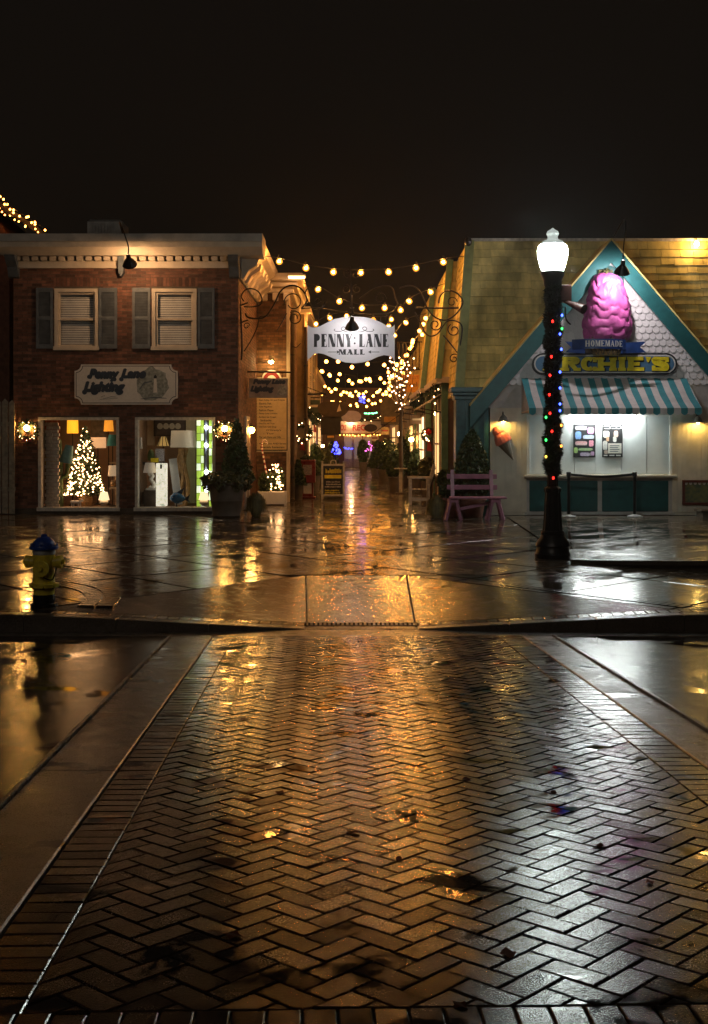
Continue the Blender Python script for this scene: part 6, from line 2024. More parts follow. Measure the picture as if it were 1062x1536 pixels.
cols = {'r': emit('red_bulb_glow', (1, .015, .01), 5), 'b': emit('blue_bulb_glow', (.05, .09, 1), 6), 'g': emit('green_bulb_glow', (.04, 1, .12), 3.5), 'o': emit('amber_bulb_glow', (1, .3, .04), 4), 'y': emit('yellow_bulb_glow', (1, .6, .05), 3.5)}
for (x, y, c_) in ((829, 482, 'r'), (843, 473, 'b'), (843, 493, 'g'), (840, 501, 'b'), (842, 524, 'b'), (827, 535, 'r'), (840, 558, 'b'), (825, 563, 'r'), (840, 582, 'b'), (824, 592, 'r'), (840, 606, 'b'), (825, 620, 'r'), (819, 626, 'g'), (842, 638, 'o'), (828, 647, 'r'), (819, 660, 'g'), (842, 669, 'o'), (819, 685, 'y'), (830, 717, 'r'), (840, 616, 'b')):
    off = abs(x - 829.5) / 17
    Yq_ = YL - .02 - math.sqrt(max(.04, 1 - off * off)) * .165
    q = MB(); q.ball(P(x, y, Yq_), .016, 8, 5, sz=1.3); q.build('bulb', cols[c_], gl, smooth=True)
# loudspeaker box on the pole
t = thing('speaker_box', 'dark reddish loudspeaker box clamped to the lamp post under the globe', 'speaker', tuple(P(848, 452, YL + .1)))
q = MB(); q.bbox(PX(836, YL + .1), PX(857, YL + .1), YL + .08, YL + .3, PZ(452, YL + .1), PZ(427, YL + .1), .012); q.build('cabinet', mat('dark_red_brown_box', (.07, .02, .015), .5), t)
q = MB(); q.tube([P(846, 452, YL + .15), P(862, 458, YL - .02), P(876, 464, YL - .14)], [.02, .05, .075], 10); q.build('horn', mat('dark_red_horn', (.09, .025, .02), .5), t, smooth=True)
q = MB(); q.tube(smooth_path([P(848, 460, YL), P(849, 478, YL), P(856, 487, YL)], 5), .012, 5); q.build('cable', M['black'], t)
# ================================================================= ALLEY, LEFT SIDE
Y2 = 31.0
b2 = thing('brick_annexe', 'narrow brown brick annexe with a white corner trim and the directory board', 'building', (PX(405, Y2), Y2 + 2, 0))
ax_, bx_ = PX(370, Y2), PX(433, Y2)
zt2 = PZ(440, Y2)
g = MB(); g.box(ax_ - 1.5, bx_, Y2, Y2 + 4.4, 0, zt2); w2 = g.build('wall', M['mortar'], b2)
brick_wall(w2, ax_, bx_ - .06, 0.05, zt2 - .01, Y2, [], (M['brick2'], M['brick2_shaded']), 13, lambda x, z: abs(z - 2.9), 300)
g = MB(); g.box(bx_ - .055, bx_ + .03, Y2 - .04, Y2 + .05, 0, zt2); g.build('corner_trim', M['cream'], b2)
n = 0; z = 0.05; g = MB()
while z < zt2 - .07:
    y = Y2 + .06 - (.1 if n % 2 else 0)
    while y < Y2 + 4.3:
        g.box(bx_ - .002, bx_ + .009, max(y, Y2 + .06) + .005, min(y + .205, Y2 + 4.38) - .005, z + .005, z + .062); y += .205
    z += .0667; n += 1
setp(g.build('side_brick_field', M['brick2_shaded'], w2), kind='stuff')
# stepped cornice of the annexe
for i, (e, ya, yb) in enumerate(((.12, 440, 432), (.24, 432, 424), (.38, 424, 412))):
    q = MB(); q.bbox(ax_ - .2, bx_ + e, Y2 - e, Y2 + 4.5, PZ(ya, Y2) + .002, PZ(yb, Y2), .02); q.build('cornice_step', M['cream'], b2)
for i in range(4):
    x = ax_ + .12 + i * .28
    q = MB(); q.bbox(x, x + .14, Y2 - .2, Y2 - .002, PZ(452, Y2), PZ(440.2, Y2), .02); q.build('modillion', M['cream'], b2)
t = thing('soffit_lamp', 'flat glowing amber lamp under the annexe cornice', 'lamp', tuple(P(445, 417, Y2 - .7)))
q = MB(); q.box(PX(433, Y2 - .6), PX(457, Y2 - .6), Y2 - .7, Y2 - .5, PZ(417, Y2 - .6), PZ(415, Y2 - .6)); q.build('glowing_panel', emit('soffit_glow', (1, .55, .25), 8), t)
q = MB(); q.box(PX(432, Y2 - .6), PX(458, Y2 - .6), Y2 - .71, Y2 - .3, PZ(414.8, Y2 - .6), PZ(412, Y2 - .6)); q.build('housing', M['cream'], t)
# directory board
Yd2 = Y2 - .06
db = thing('directory_board', 'cream directory board with a black inner frame listing the mall shops', 'sign', tuple(P(407, 677, Yd2)))
a, b, c, d = PX(381, Yd2), PX(434, Yd2), PZ(678, Yd2), PZ(566, Yd2)
q = MB(); q.box(a, b, Yd2, Yd2 + .045, c, d); q.build('outer_frame', M['cream'], db)
q = MB(); q.box(a + .035, b - .045, Yd2 - .012, Yd2 - .001, c + .035, d - .03); q.build('inner_frame', M['ink'], db)
q = MB(); q.box(a + .06, b - .07, Yd2 - .018, Yd2 - .013, c + .06, d - .05); q.build('board', M['directory'], db)
lines = ['- Sean Kelley Art and Friends', '- Electric Fish', '- Old Papillon', '- Fashion Please', '- Penny Lane Lighting', "- Archie's Ice Cream", '  Sandcastles', '- One For All Toys', '- Old Salt Gift Shop', "      O'Grady's", '    - Tug', '- The Lark Home and Gifts', '', '- Heart Yoga AND Stress', '  Riverside Restaurant', '  in Wilmington Ave.']
Lx = lambda zx: PX(360 + zx * 90 / 922, Yd2)
Lz = lambda zy: PZ(540 + zy * 150 / 1536, Yd2)
ws_ = [420, 210, 225, 245, 305, 285, 170, 260, 290, 230, 160, 360, 0, 440, 370, 340]
for i, s in enumerate(lines):
    if not s: continue
    zy = 618 + i * 51.5
    x0 = 270 + (len(s) - len(s.lstrip())) * 22
    text_fit(s.strip(), Lx(x0), Lx(min(x0 + ws_[i], 712)), Lz(zy + 16), Lz(zy - 16), Yd2 - .0195, M['ink'], db, 'text_line', offset=.02)
q = MB(); q.box(Lx(300), Lx(690), Yd2 - .0195, Yd2 - .0185, Lz(1214), Lz(1209)); q.build('rule_line', M['ink'], db)
# half-round red emblem above it
em = thing('arched_emblem', 'half-round red and white emblem on the annexe wall behind the hanging sign', 'sign', tuple(P(407, 570, Yd2 - .04)))
def half(cx_, cz_, r, y0, y1, m, nm):
    q = MB(); q.prism([(cx_ + r * math.cos(R(180 * i / 14)), cz_ + r * math.sin(R(180 * i / 14))) for i in range(15)], y0, y1); q.build(nm, m, em)
cz_ = PZ(570, Yd2); cx_ = PX(407.5, Yd2); kk = Yd2 / FPX
half(cx_, cz_, 15 * kk, Yd2 - .05, Yd2 - .02, M['white'], 'rim'); half(cx_, cz_, 12.5 * kk, Yd2 - .058, Yd2 - .051, M['maroon'], 'field'); half(cx_, cz_, 7 * kk, Yd2 - .064, Yd2 - .059, M['white'], 'medallion')
# lamp over the board
t = thing('arm_lamp', 'round white lamp on a bare arm over the directory board', 'lamp', tuple(P(384, 545, Y2)))
q = MB(); q.tube(smooth_path([P(383, 545, Y2 - .05), P(390, 543, Y2 - .3), P(400, 543, Y2 - .38), P(406, 540, Y2 - .4)], 4), .014, 6); q.build('arm', M['silver'], t)
q = MB(); q.ball(P(407, 538, Y2 - .4), .075, 12, 8); q.build('cap', M['white'], t, smooth=True)
q = MB(); q.ball(P(407, 543.5, Y2 - .4), .055, 10, 6, sz=.6); q.build('bulb', emit('board_lamp_glow', (1, .62, .22), 170), t, smooth=True)
# projecting shop sign
Yj = 28.2
hs = thing('hanging_sign', 'grey projecting shop sign with dark script hanging from an iron bar', 'sign', tuple(P(403, 597, Yj)))
a, b, c, d = PX(373.5, Yj), PX(431.5, Yj), PZ(597, Yj), PZ(567.5, Yj)
q = MB(); q.box(a, b, Yj, Yj + .05, c, d); q.build('board', mat('weathered_grey_board', (.30, .27, .24), .6), hs)
Hx = lambda zx: PX(360 + zx * 90 / 922, Yj - .003)
Hz = lambda zy: PZ(540 + zy * 150 / 1536, Yj - .003)
text_fit('Penny Lane', Hx(205), Hx(695), Hz(385), Hz(295), Yj - .003, M['inkblue'], hs, offset=.04, shear=.28, fat=.011)
text_fit('Lighting', Hx(165), Hx(515), Hz(505), Hz(400), Yj - .003, M['inkblue'], hs, offset=.04, shear=.28, fat=.011)
q = MB(); q.prism([(Hx(560), Hz(540)), (Hx(720), Hz(540)), (Hx(720), Hz(400)), (Hx(600), Hz(380))], Yj - .004, Yj - .001); q.build('picture_patch', M['pic'], hs)
q = MB(); q.tube([P(367, 557.5, Yj), P(437, 558.5, Yj)], .02, 6); q.build('bar', M['iron'], hs)
for x in (382, 424):
    q = MB(); q.tube([P(x, 558, Yj), P(x, 567, Yj)], .007, 5); q.build('hanger', M['iron'], hs)
# sconce on the shop flank and the white door frame below
c = P(377, 645, 28.4)
t = thing('flank_sconce', 'bright amber lantern on the brick flank of the lamp shop', 'wall lamp', (WX1, 28.4, c.z))
q = MB(); q.ball(c, .075, 12, 8); q.build('bulb', M['sconce'], t, smooth=True)
q = MB(); q.tube([(WX1 - .01, 28.4, c.z + .1), (c.x, 28.4, c.z + .16), (c.x, 28.4, c.z + .06)], .012, 6); q.lathe([(.10, .06), (.03, .12)], c, 12); q.build('arm', M['black'], t)
t = thing('door_frame', 'white side-door frame in the brick flank of the lamp shop', 'door', (WX1, 28.0, 0))
for y in (27.5, 28.35):
    q = MB(); q.box(WX1 + .010, WX1 + .05, y, y + .09, 0, 2.15); q.build('jamb', M['cream'], t)
q = MB(); q.box(WX1 + .010, WX1 + .05, 27.591, 28.349, 2.06, 2.15); q.build('head', M['cream'], t)
q = MB(); q.box(WX1 + .010, WX1 + .03, 27.591, 28.349, .02, 2.059); q.build('door_leaf', M['brownboard'], t)

def clap_building(name, label, x0, x1, y0, y1, h, m, group=None, trim=None):
    t = thing(name, label, 'building', ((x0 + x1) / 2, (y0 + y1) / 2, 0), group)
    q = MB(); q.box(x0 + .02, x1 - .02, y0 + .02, y1 - .02, 0, h); wl = q.build('wall', m, t)
    z = .1
    q = MB()
    while z < h - .15:
        q.box(x0 + .01, x1 - .01, y0 + .002, y0 + .03, z, z + .145)
        for xx, s in ((x0, 1), (x1, -1)):
            q.box(min(xx, xx + s * .03), max(xx, xx + s * .03), y0 + .04, y1 - .02, z, z + .145)
        z += .15
    setp(q.build('siding_boards', m, wl), kind='stuff')
    q = MB(); q.bbox(x0 - .15, x1 + .15, y0 - .15, y1 + .1, h + .001, h + .22, .03); q.build('cornice', trim or M['cream'], t)
    for xx in (x0, x1):
        q = MB(); q.box(xx - .05, xx + .05, y0 - .03, y0 + .04, 0, h); q.build('corner_trim', trim or M['cream'], t)
    return t
lb1 = clap_building('alley_shop', 'cream sided alley shop beyond the brick annexe', -6, -1.45, 36.2, 47.5, 5.4, M['siding'])
lb2 = clap_building('alley_shop', 'darker brown sided shop at the far left end of the alley', -7, -1.75, 48.2, 67.5, 4.6, M['brownboard'])
def alley_window(parent, x, y0, y1, z0, z1, side, m, bars=(2, 3)):
    """lit shop window on an alley-side wall at X = x"""
    s = -1 if side == 'right' else 1
    q = MB(); xx = x + s * .055
    q.box(min(x, xx), max(x, xx), y0 - .06, y1 + .06, z0 - .06, z1 + .06); wn = q.build('window', M['cream'], parent)
    q = MB(); q.box(min(xx, xx + s * .006), max(xx, xx + s * .006), y0, y1, z0, z1); q.build('pane', m, wn)
    for i in range(1, bars[0]):
        y = y0 + (y1 - y0) * i / bars[0]; q = MB(); q.box(min(xx, xx + s * .03), max(xx, xx + s * .03), y - .025, y + .025, z0, z1); q.build('glazing_bar', M['cream'], wn)
    for i in range(1, bars[1]):
        z = z0 + (z1 - z0) * i / bars[1]; q = MB(); q.box(min(xx, xx + s * .026), max(xx, xx + s * .026), y0, y1, z - .025, z + .025); q.build('glazing_bar', M['cream'], wn)
litwin = shade_mat('lit_shop_pane', (1.0, .62, .25), .9)
litwin2 = shade_mat('lit_shop_pane_bright', (1.0, .70, .36), 1.8)
darkpane = mat('dark_pane', (.02, .02, .02), .08)
alley_window(lb1, -1.45, 37.2, 39.0, .7, 2.2, 'left', litwin); alley_window(lb1, -1.45, 40.5, 43.5, .7, 2.2, 'left', litwin); alley_window(lb1, -1.45, 38, 39.2, 3.2, 4.6, 'left', darkpane); alley_window(lb1, -1.45, 41, 42.2, 3.2, 4.6, 'left', darkpane)
alley_window(lb2, -1.75, 50, 54, .7, 2.2, 'left', litwin); alley_window(lb2, -1.75, 57, 61, .7, 2.2, 'left', litwin)

# ================================================================= ALLEY, RIGHT SIDE
def mansard_shop(label, xf, y0, y1, seed, h0=3.15, h1=6.05):
    t = thing('mansard_shop', label, 'building', (xf + 1.5, (y0 + y1) / 2, 0))
    q = MB(); q.box(xf + .06, 8, y0 + .05, y1 - .05, 0, h0); q.build('wall', M['brownboard'], t)
    xb, yb, xt_, yt_ = xf - .12, y0 - .1, xf + .2, y0 + .35
    q = MB()
    q.raw([(xb, yb, h0), (8, yb, h0), (8, y1, h0), (xb, y1, h0), (xt_, yt_, h1), (8, yt_, h1), (8, y1, h1), (xt_, y1, h1)], [(3, 2, 1, 0), (4, 5, 6, 7), (0, 1, 5, 4), (3, 0, 4, 7), (2, 3, 7, 6), (1, 2, 6, 5)])
    ms = q.build('mansard', M['shingle'], t)
    r_ = rng(seed); rows = 17
    hh = math.hypot(h1 - h0, yt_ - yb) / rows; tl_ = math.atan2(yt_ - yb, h1 - h0)
    w0 = WL[ms.name]
    cache = {}
    for r0 in range(rows):
        f = r0 / rows
        x = xb + (xt_ - xb) * f
        while x < xb + 1.1:
            wd = r_.choice((.2, .28, .34))
            if wd not in cache:
                q = MB(); q.raw([(.004, -.02, 0), (wd - .004, -.02, 0), (wd - .004, -.005, hh * 1.04), (.004, -.005, hh * 1.04), (.004, .004, 0), (wd - .004, .004, 0), (wd - .004, .004, hh * 1.04), (.004, .004, hh * 1.04)], [(0, 1, 2, 3), (7, 6, 5, 4), (0, 4, 5, 1), (1, 5, 6, 2), (2, 6, 7, 3), (3, 7, 4, 0)]); cache[wd] = q.mesh('shingle', M['shingle'])
            o = link('shingle', cache[wd], ms, (x - w0.x, yb + (yt_ - yb) * f - w0.y, h0 + (h1 - h0) * f - w0.z)); o.rotation_euler = (-tl_, 0, 0)
            x += wd
    hh2 = math.hypot(h1 - h0, xt_ - xb) / rows; tl2 = math.atan2(xt_ - xb, h1 - h0)
    q = MB(); wd = .45; q.raw([(.004, -.02, 0), (wd - .004, -.02, 0), (wd - .004, -.005, hh2 * 1.04), (.004, -.005, hh2 * 1.04), (.004, .004, 0), (wd - .004, .004, 0), (wd - .004, .004, hh2 * 1.04), (.004, .004, hh2 * 1.04)], [(0, 1, 2, 3), (7, 6, 5, 4), (0, 4, 5, 1), (1, 5, 6, 2), (2, 6, 7, 3), (3, 7, 4, 0)])
    bulk = MB(); Mx = Matrix.Rotation(tl2, 3, 'Y') @ Matrix.Rotation(-PI / 2, 3, 'Z')
    for r0 in range(rows):
        f = r0 / rows; y = yb + (yt_ - yb) * f + .45
        while y < y1:
            off = Vector((xb + (xt_ - xb) * f, y, h0 + (h1 - h0) * f)); b0 = len(bulk.v)
            bulk.v += [tuple(Mx @ Vector(v) + off) for v in q.v]; bulk.f += [tuple(i + b0 for i in f_) for f_ in q.f]; bulk.m += [0] * len(q.f)
            y += .45
    setp(bulk.build('side_shingles', M['shingle'], ms), kind='stuff')
    q = MB(); q.bar((xb - .03, yb - .03, h0 - .05), (xt_ - .02, yt_ - .03, h1 + .03), .15, .15, up=(0, 1, 0)); q.build('corner_trim', M['green'], t)
    q = MB(); q.box(xb - .08, 8, yb - .08, y1, h0 - .14, h0 - .001); q.build('eave_board', M['cream'], t)
    q = MB(); q.box(xf - .06, xf + .10, y0 - .02, y0 + .14, 0, h0 - .141); q.build('corner_post', M['green'], t)
    # boards of the shop front along the alley
    y = y0 + .2; i = 0
    while y < y1 - .3:
        q = MB(); q.box(xf + .03, xf + .058, y, y + .2, .1, h0 - .15); q.build('front_board', M['brownboard'] if i % 3 else M['cream'], t); y += .42; i += 1
    return t
ms1 = mansard_shop('yellow shingled mansard shop next to the kiosk with a leaning green corner trim', 2.22, 29.6, 34.6, 201)
ms2 = mansard_shop('second yellow shingled mansard shop along the alley behind the orange sign', 2.16, 35.2, 42.5, 202)
ms3 = mansard_shop('far mansard shop by the potted conifers in the alley', 2.25, 43.5, 55, 203, 3.0, 5.2)
rb4 = clap_building('alley_shop', 'cream sided shop at the far right end of the alley', 2.0, 7, 55.6, 67.5, 4.6, M['siding'])
alley_window(ms1, 2.22, 30.6, 32.0, .7, 2.3, 'right', litwin, (2, 2)); alley_window(ms2, 2.16, 36.2, 38.6, .8, 2.3, 'right', litwin2, (3, 3)); alley_window(ms3, 2.25, 45, 48, .7, 2.1, 'right', litwin, (3, 2)); alley_window(rb4, 2.0, 57, 61, .7, 2.2, 'right', litwin)
# slanting alley awnings
def small_awning(label, xf, y0, y1, z1, drop, out_, m):
    t = thing('alley_awning', label, 'awning', (xf, y0, z1 - drop))
    q = MB(); n_ = 8
    for i in range(n_):
        a, b = y0 + (y1 - y0) * i / n_, y0 + (y1 - y0) * (i + 1) / n_
        q.raw([(xf, a, z1), (xf - out_, a, z1 - drop), (xf - out_, b, z1 - drop), (xf, b, z1), (xf, a, z1 + .03), (xf - out_, a, z1 - drop + .03), (xf - out_, b, z1 - drop + .03), (xf, b, z1 + .03)], [(0, 1, 2, 3), (7, 6, 5, 4), (0, 4, 5, 1), (1, 5, 6, 2), (2, 6, 7, 3), (3, 7, 4, 0)], i % 2)
    q.build('canopy', [M['offwhite'], M['siding']], t)
    for y in (y0 + .1, y1 - .1):
        q = MB(); q.tube([(xf, y, z1 - drop - .1), (xf - out_ + .03, y, z1 - drop)], .015, 5); q.build('stay', M['iron'], t)
small_awning('pale awning over the lit shop windows by the orange sign', 2.13, 36.0, 41.0, 3.0, .45, .75, 0)
small_awning('pale awning at the mansard shop next to the kiosk', 2.2, 30.2, 33.2, 2.75, .35, .55, 0)
small_awning('pale awning over the far potted conifers', 2.2, 45.0, 50.0, 2.9, .45, .8, 0)
# green posts
for (x, Y, lab) in ((655, 33.6, 'tall pale green post by the white garden chair'), (641, 37.6, 'green post under the awning beside the orange sign')):
    t = thing('green_post', lab, 'post', (PX(x, Y), Y, 0))
    X = PX(x, Y); q = MB(); q.box(X - .08, X + .08, Y - .08, Y + .08, .12, 3.0); q.build('shaft', M['green'], t)
    q = MB(); q.bbox(X - .11, X + .11, Y - .11, Y + .11, 0, .119, .01); q.build('foot', M['green'], t)
    q = MB(); q.bbox(X - .12, X + .12, Y - .12, Y + .12, 3.001, 3.1, .01); q.build('cap', M['green'], t)
# lanterns
lant = emit('alley_lantern_glow', (1, .5, .12), 120)
def lantern(px_, py_, Y, wallx, label, r=.075, m=lant):
    c = P(px_, py_, Y)
    t = thing('alley_lantern', label, 'wall lamp', (wallx, Y, c.z))
    q = MB(); q.tube(smooth_path([(wallx, Y, c.z + .05), ((wallx + c.x) / 2, Y, c.z + .22), (c.x, Y, c.z + .12)], 4), .013, 5); q.lathe([(r * 1.2, r * .8), (r * .4, r * 1.7)], c, 10); q.build('arm', M['black'], t)
    q = MB(); q.ball(c, r, 10, 7); q.build('bulb', m, t, smooth=True)
lantern(655.5, 620.5, 32.6, 2.22, 'amber lantern by the tall pale green post', .075)
lantern(617, 659, 42.0, 2.16, 'amber lantern over the potted conifers, at the mansard shop corner', .085)
lantern(600, 651, 46.0, 2.25, 'amber lantern on a long arm over the potted conifers', .09)
lantern(577, 663, 54.0, 2.25, 'small amber lantern near the far end of the alley', .08)
lantern(484, 669, 50.0, -1.75, 'small amber lantern above the far left planter', .06)
lantern(485.5, 641, 45.0, -1.45, 'little amber lantern on the cream alley shop', .05)
lantern(673, 620.5, 30.4, 2.22, 'double amber lamp under the awning next to the kiosk pillar', .05); lantern(680, 621, 30.0, 2.24, 'second double amber lamp tucked behind the kiosk pillar', .05)
# jewelry sign and its bracket
Yo = 38.2
js = thing('jewelry_sign', 'orange hanging sign lettered in brown for a jewelry shop', 'sign', tuple(P(617, 588, Yo)))
a, b, c, d = PX(600.5, Yo), PX(636, Yo), PZ(588.5, Yo), PZ(562, Yo)
q = MB(); q.box(a, b, Yo, Yo + .05, c, d); q.build('board', M['orange'], js)
text_fit('JEWELSTAR', PX(602.5, Yo), PX(636, Yo), PZ(570, Yo), PZ(564, Yo), Yo - .003, M['maroon'], js)
text_fit('Jewelry', PX(604.5, Yo), PX(634, Yo), PZ(582, Yo), PZ(573, Yo), Yo - .003, M['ink'], js)
q = MB(); q.tube([P(598, 556, Yo), P(645, 553, Yo)], .025, 6); q.build('bar', M['iron'], js)
for x in (604, 631): 
    q = MB(); q.tube([P(x, 556, Yo), P(x, 562, Yo)], .01, 5); q.build('hanger', M['iron'], js)
# balcony rail above
br_ = thing('balcony_rail', 'black upright balcony bars above the orange jewelry sign', 'railing', tuple(P(617, 555, Yo + .6)))
for i in range(8):
    x = 599 + i * 5; q = MB(); q.tube([P(x, 553, Yo + .6), P(x, 513, Yo + .6)], .016, 5); q.build('baluster', M['iron'], br_)
for y in (513, 552):
    q = MB(); q.tube([P(597, y, Yo + .6), P(636, y, Yo + .6)], .02, 5); q.build('rail', M['iron'], br_)
# dark hanging signs deeper in
t = thing('gabled_sign', 'dark house-shaped hanging sign on an iron stay in the alley', 'sign', tuple(P(585, 636, 42)))
q = MB(); Y = 42
q.prism([(PX(571, Y), PZ(636, Y)), (PX(598, Y), PZ(636, Y)), (PX(598, Y), PZ(608, Y)), (PX(581, Y), PZ(592, Y)), (PX(571, Y), PZ(604, Y))], Y, Y + .06); q.build('board', mat('dark_olive_sign', (.16, .12, .06), .6, var=.4), t)
q = MB(); q.tube([P(579, 590, Y), P(640, 584, Y)], .02, 5); q.tube([P(560, 650, Y), P(600, 622, Y)], .015, 5); q.build('bracket', M['iron'], t)
q = MB(); q.box(PX(576, Y), PX(594, Y), Y - .01, Y - .002, PZ(633, Y), PZ(625, Y)); q.build('name_strip', M['orange'], t)
t = thing('cap_sign', 'big dark hanging sign shaped like a rounded cap over a barrel', 'sign', tuple(P(500, 655, 37)))
Y = 37; q = MB(); c = P(500, 613, Y); k = Y / FPX
q.prism([(c.x + 24 * k * math.cos(2 * PI * i / 24), c.z + 13 * k * math.sin(2 * PI * i / 24) + .04 * math.cos(4 * PI * i / 24)) for i in range(24)], Y, Y + .12); q.build('cap', M['bark'], t)
q = MB(); q.box(PX(481, Y), PX(511, Y), Y + .0, Y + .1, PZ(652, Y), PZ(625, Y)); q.build('barrel', M['roof'], t)
q = MB(); q.prism([(PX(505, Y), PZ(618, Y)), (PX(512, Y), PZ(616, Y)), (PX(509, Y), PZ(606, Y))], Y - .01, Y - .002); q.build('pale_mark', M['cream'], t)
q = MB(); q.tube([P(446, 591.5, Y), P(489, 591, Y)], .03, 6); q.tube([P(446, 575, Y), P(484, 590, Y)], .012, 5); q.tube([P(482, 591, Y), P(482, 605, Y)], .01, 5); q.build('bracket', M['iron'], t)
t = thing('oval_sign', 'blank cream oval sign hung before the end of the alley', 'sign', tuple(P(527, 635, 52)))
Y = 52; c = P(527, 625, Y); k = Y / FPX; q = MB()
q.prism([(c.x + 15 * k * math.copysign(abs(math.cos(2 * PI * i / 28)) ** .8, math.cos(2 * PI * i / 28)), c.z + 9 * k * math.sin(2 * PI * i / 28)) for i in range(28)], Y, Y + .06); q.build('board', M['cream'], t)
q = MB(); q.tube([P(518, 616, Y), P(518, 560, Y)], .01, 5); q.tube([P(536, 616, Y), P(536, 560, Y)], .01, 5); q.build('hanger', M['iron'], t)
t = thing('dark_oval_sign', 'small dark oval sign in front of the red lettered shop', 'sign', tuple(P(556, 645, 50)))
Y = 50; c = P(556, 642, Y); k = Y / FPX; q = MB(); q.prism([(c.x + 10 * k * math.cos(2 * PI * i / 20), c.z + 6 * k * math.sin(2 * PI * i / 20)) for i in range(20)], Y, Y + .05); q.build('board', M['bark'], t)
q = MB(); q.tube([P(556, 636, Y), P(556, 600, Y)], .01, 5); q.build('hanger', M['iron'], t)

# end of the alley
Ye = 69.0
eb = thing('end_shop', 'shop closing the alley with a lit cream fascia and red lettering over glass doors', 'building', (.3, Ye + 2, 0))
q = MB(); q.box(PX(440, Ye), PX(640, Ye), Ye, Ye + 4, 0, 4.6); q.build('wall', M['brownboard'], eb)
q = MB(); q.box(PX(508, Ye), PX(572, Ye), Ye - .06, Ye - .002, PZ(650, Ye), PZ(632, Ye)); fa = q.build('fascia', M['cream'], eb)
text_fit('REC', PX(529, Ye), PX(548, Ye), PZ(646, Ye), PZ(637, Ye), Ye - .064, mat('red_lettering', (.5, .03, .02), .5), eb, offset=.03)
text_fit('OU', PX(511, Ye), PX(519, Ye), PZ(646, Ye), PZ(637, Ye), Ye - .064, bpy.data.materials['red_lettering'], eb, offset=.03)
q = MB(); q.bbox(PX(500, Ye), PX(580, Ye), Ye - .3, Ye - .003, PZ(630, Ye), PZ(627, Ye), .02); q.build('fascia_hood', M['cream'], eb)
q = MB(); q.ball(P(527, 632.5, Ye - .25), .09, 8, 6); q.build('fascia_lamp', emit('fascia_lamp_glow', (1, .6, .3), 90), eb)
for i, (x0, x1) in enumerate(((516, 529), (530, 543), (544, 558))):
    q = MB(); f = .12
    a, b, c, d = PX(x0, Ye), PX(x1, Ye), .02, PZ(653, Ye)
    q.box(a, a + f * .5, Ye - .05, Ye - .003, c, d); q.box(b - f * .5, b, Ye - .05, Ye - .003, c, d); q.box(a + f * .5, b - f * .5, Ye - .05, Ye - .003, d - f, d); q.box(a + f * .5, b - f * .5, Ye - .05, Ye - .003, c, c + .5)
    dr_ = q.build('door', M['offwhite'], eb)
    q = MB(); q.box(a + f * .5, b - f * .5, Ye - .03, Ye - .004, c + .5, d - f); q.build('pane', shade_mat('dim_lit_door_pane_%d' % i, (.34, .26, .20), .22), dr_)
# string bulbs on the end facade
string_light('string_light', 'row of tiny warm lights along the fascia of the shop closing the alley', [P(508, 651, Ye - .15), P(572, 651, Ye - .15)], 14, .03, M['bulbfar'], .05, seed=9, jitter=.05, drop=.01)
string_light('string_light', 'row of tiny green lights above the shop closing the alley', [P(546, 619, 60), P(566, 618, 60)], 8, .035, emit('green_string_glow', (.15, 1, .35), 6), .03, seed=10, jitter=.02, drop=.01)
# blue tree and blue ornament
bm_ = emit('blue_string_glow', (.05, .06, 1), 5)
t = thing('blue_light_tree', 'small tree shape of blue lights standing in the alley', 'light ornament', (PX(504, 48), 48, 0))
q0 = MB(); q0.ball((0, 0, 0), .035, 6, 4); bmesh_ = q0.mesh('blue_bulb', bm_)
r_ = rng(131); c = P(504, 682, 48)
for i in range(34):
    f = r_.random(); ra = .2 * (1 - f) + .02; a = r_.uniform(0, 2 * PI)
    link('blue_bulb', bmesh_, t, (c.x - PX(504, 48) + ra * math.cos(a), ra * math.sin(a), c.z + .5 * f))
q = MB(); q.tube([(PX(504, 48), 48, 0), (PX(504, 48), 48, c.z + .5)], .03, 6); q.build('stake', M['black'], t)
t = thing('blue_light_coil', 'small coil of blue lights hanging over the alley', 'light ornament', tuple(P(543, 604, 50)))
for i in range(16):
    a = i * .9; link('blue_bulb', bmesh_, t, (.10 * math.cos(a), .1 * math.sin(a), .02 * i))
q = MB(); q.tube([P(543, 604, 50), P(543, 565, 50)], .008, 4); q.build('cable', M['black'], t)
string_light('string_light', 'short blue light string across the glass doors at the alley end', [P(516, 671, Ye - .5), P(530, 671, Ye - .5)], 9, .035, bm_, .05, seed=11, jitter=.04, drop=.01)
string_light('string_light', 'bunch of pink and blue lights by the right of the end doors', [P(553, 661, 60), P(560, 672, 60), P(548, 674, 60)], 12, .035, emit('pink_string_glow', (.9, .15, .6), 2.2), .03, seed=12, jitter=.08, drop=.01)

# newspaper box
Yn_ = 33.0
nb_ = thing('newspaper_box', 'dark red newspaper vending box beside the black menu stand', 'newspaper box', (PX(461, Yn_), Yn_, 0))
k = Yn_ / FPX; a, b = PX(450, Yn_), PX(473, Yn_); z1 = PZ(690, Yn_)
q = MB(); q.bbox(a, b, Yn_ - .2, Yn_ + .2, .42, z1 - .03, .02); q.build('cabinet', M['redbox'], nb_)
q = MB(); q.bbox(a - .02, b + .02, Yn_ - .23, Yn_ + .22, z1 - .029, z1, .012); q.build('lid', M['redbox'], nb_)
q = MB(); q.bbox(a + .05, b - .05, Yn_ - .14, Yn_ + .14, .05, .419, .01); q.build('pedestal', M['redbox'], nb_)
q = MB(); q.bbox(a - .01, b + .01, Yn_ - .2, Yn_ + .2, 0, .049, .01); q.build('foot', M['redbox'], nb_)
q = MB(); q.box(a + .09, b - .09, Yn_ - .206, Yn_ - .2005, PZ(712, Yn_), PZ(697, Yn_)); q.build('display_window', mat('newsprint_window', (.28, .24, .22), .3, var=.5, nscale=30), nb_)
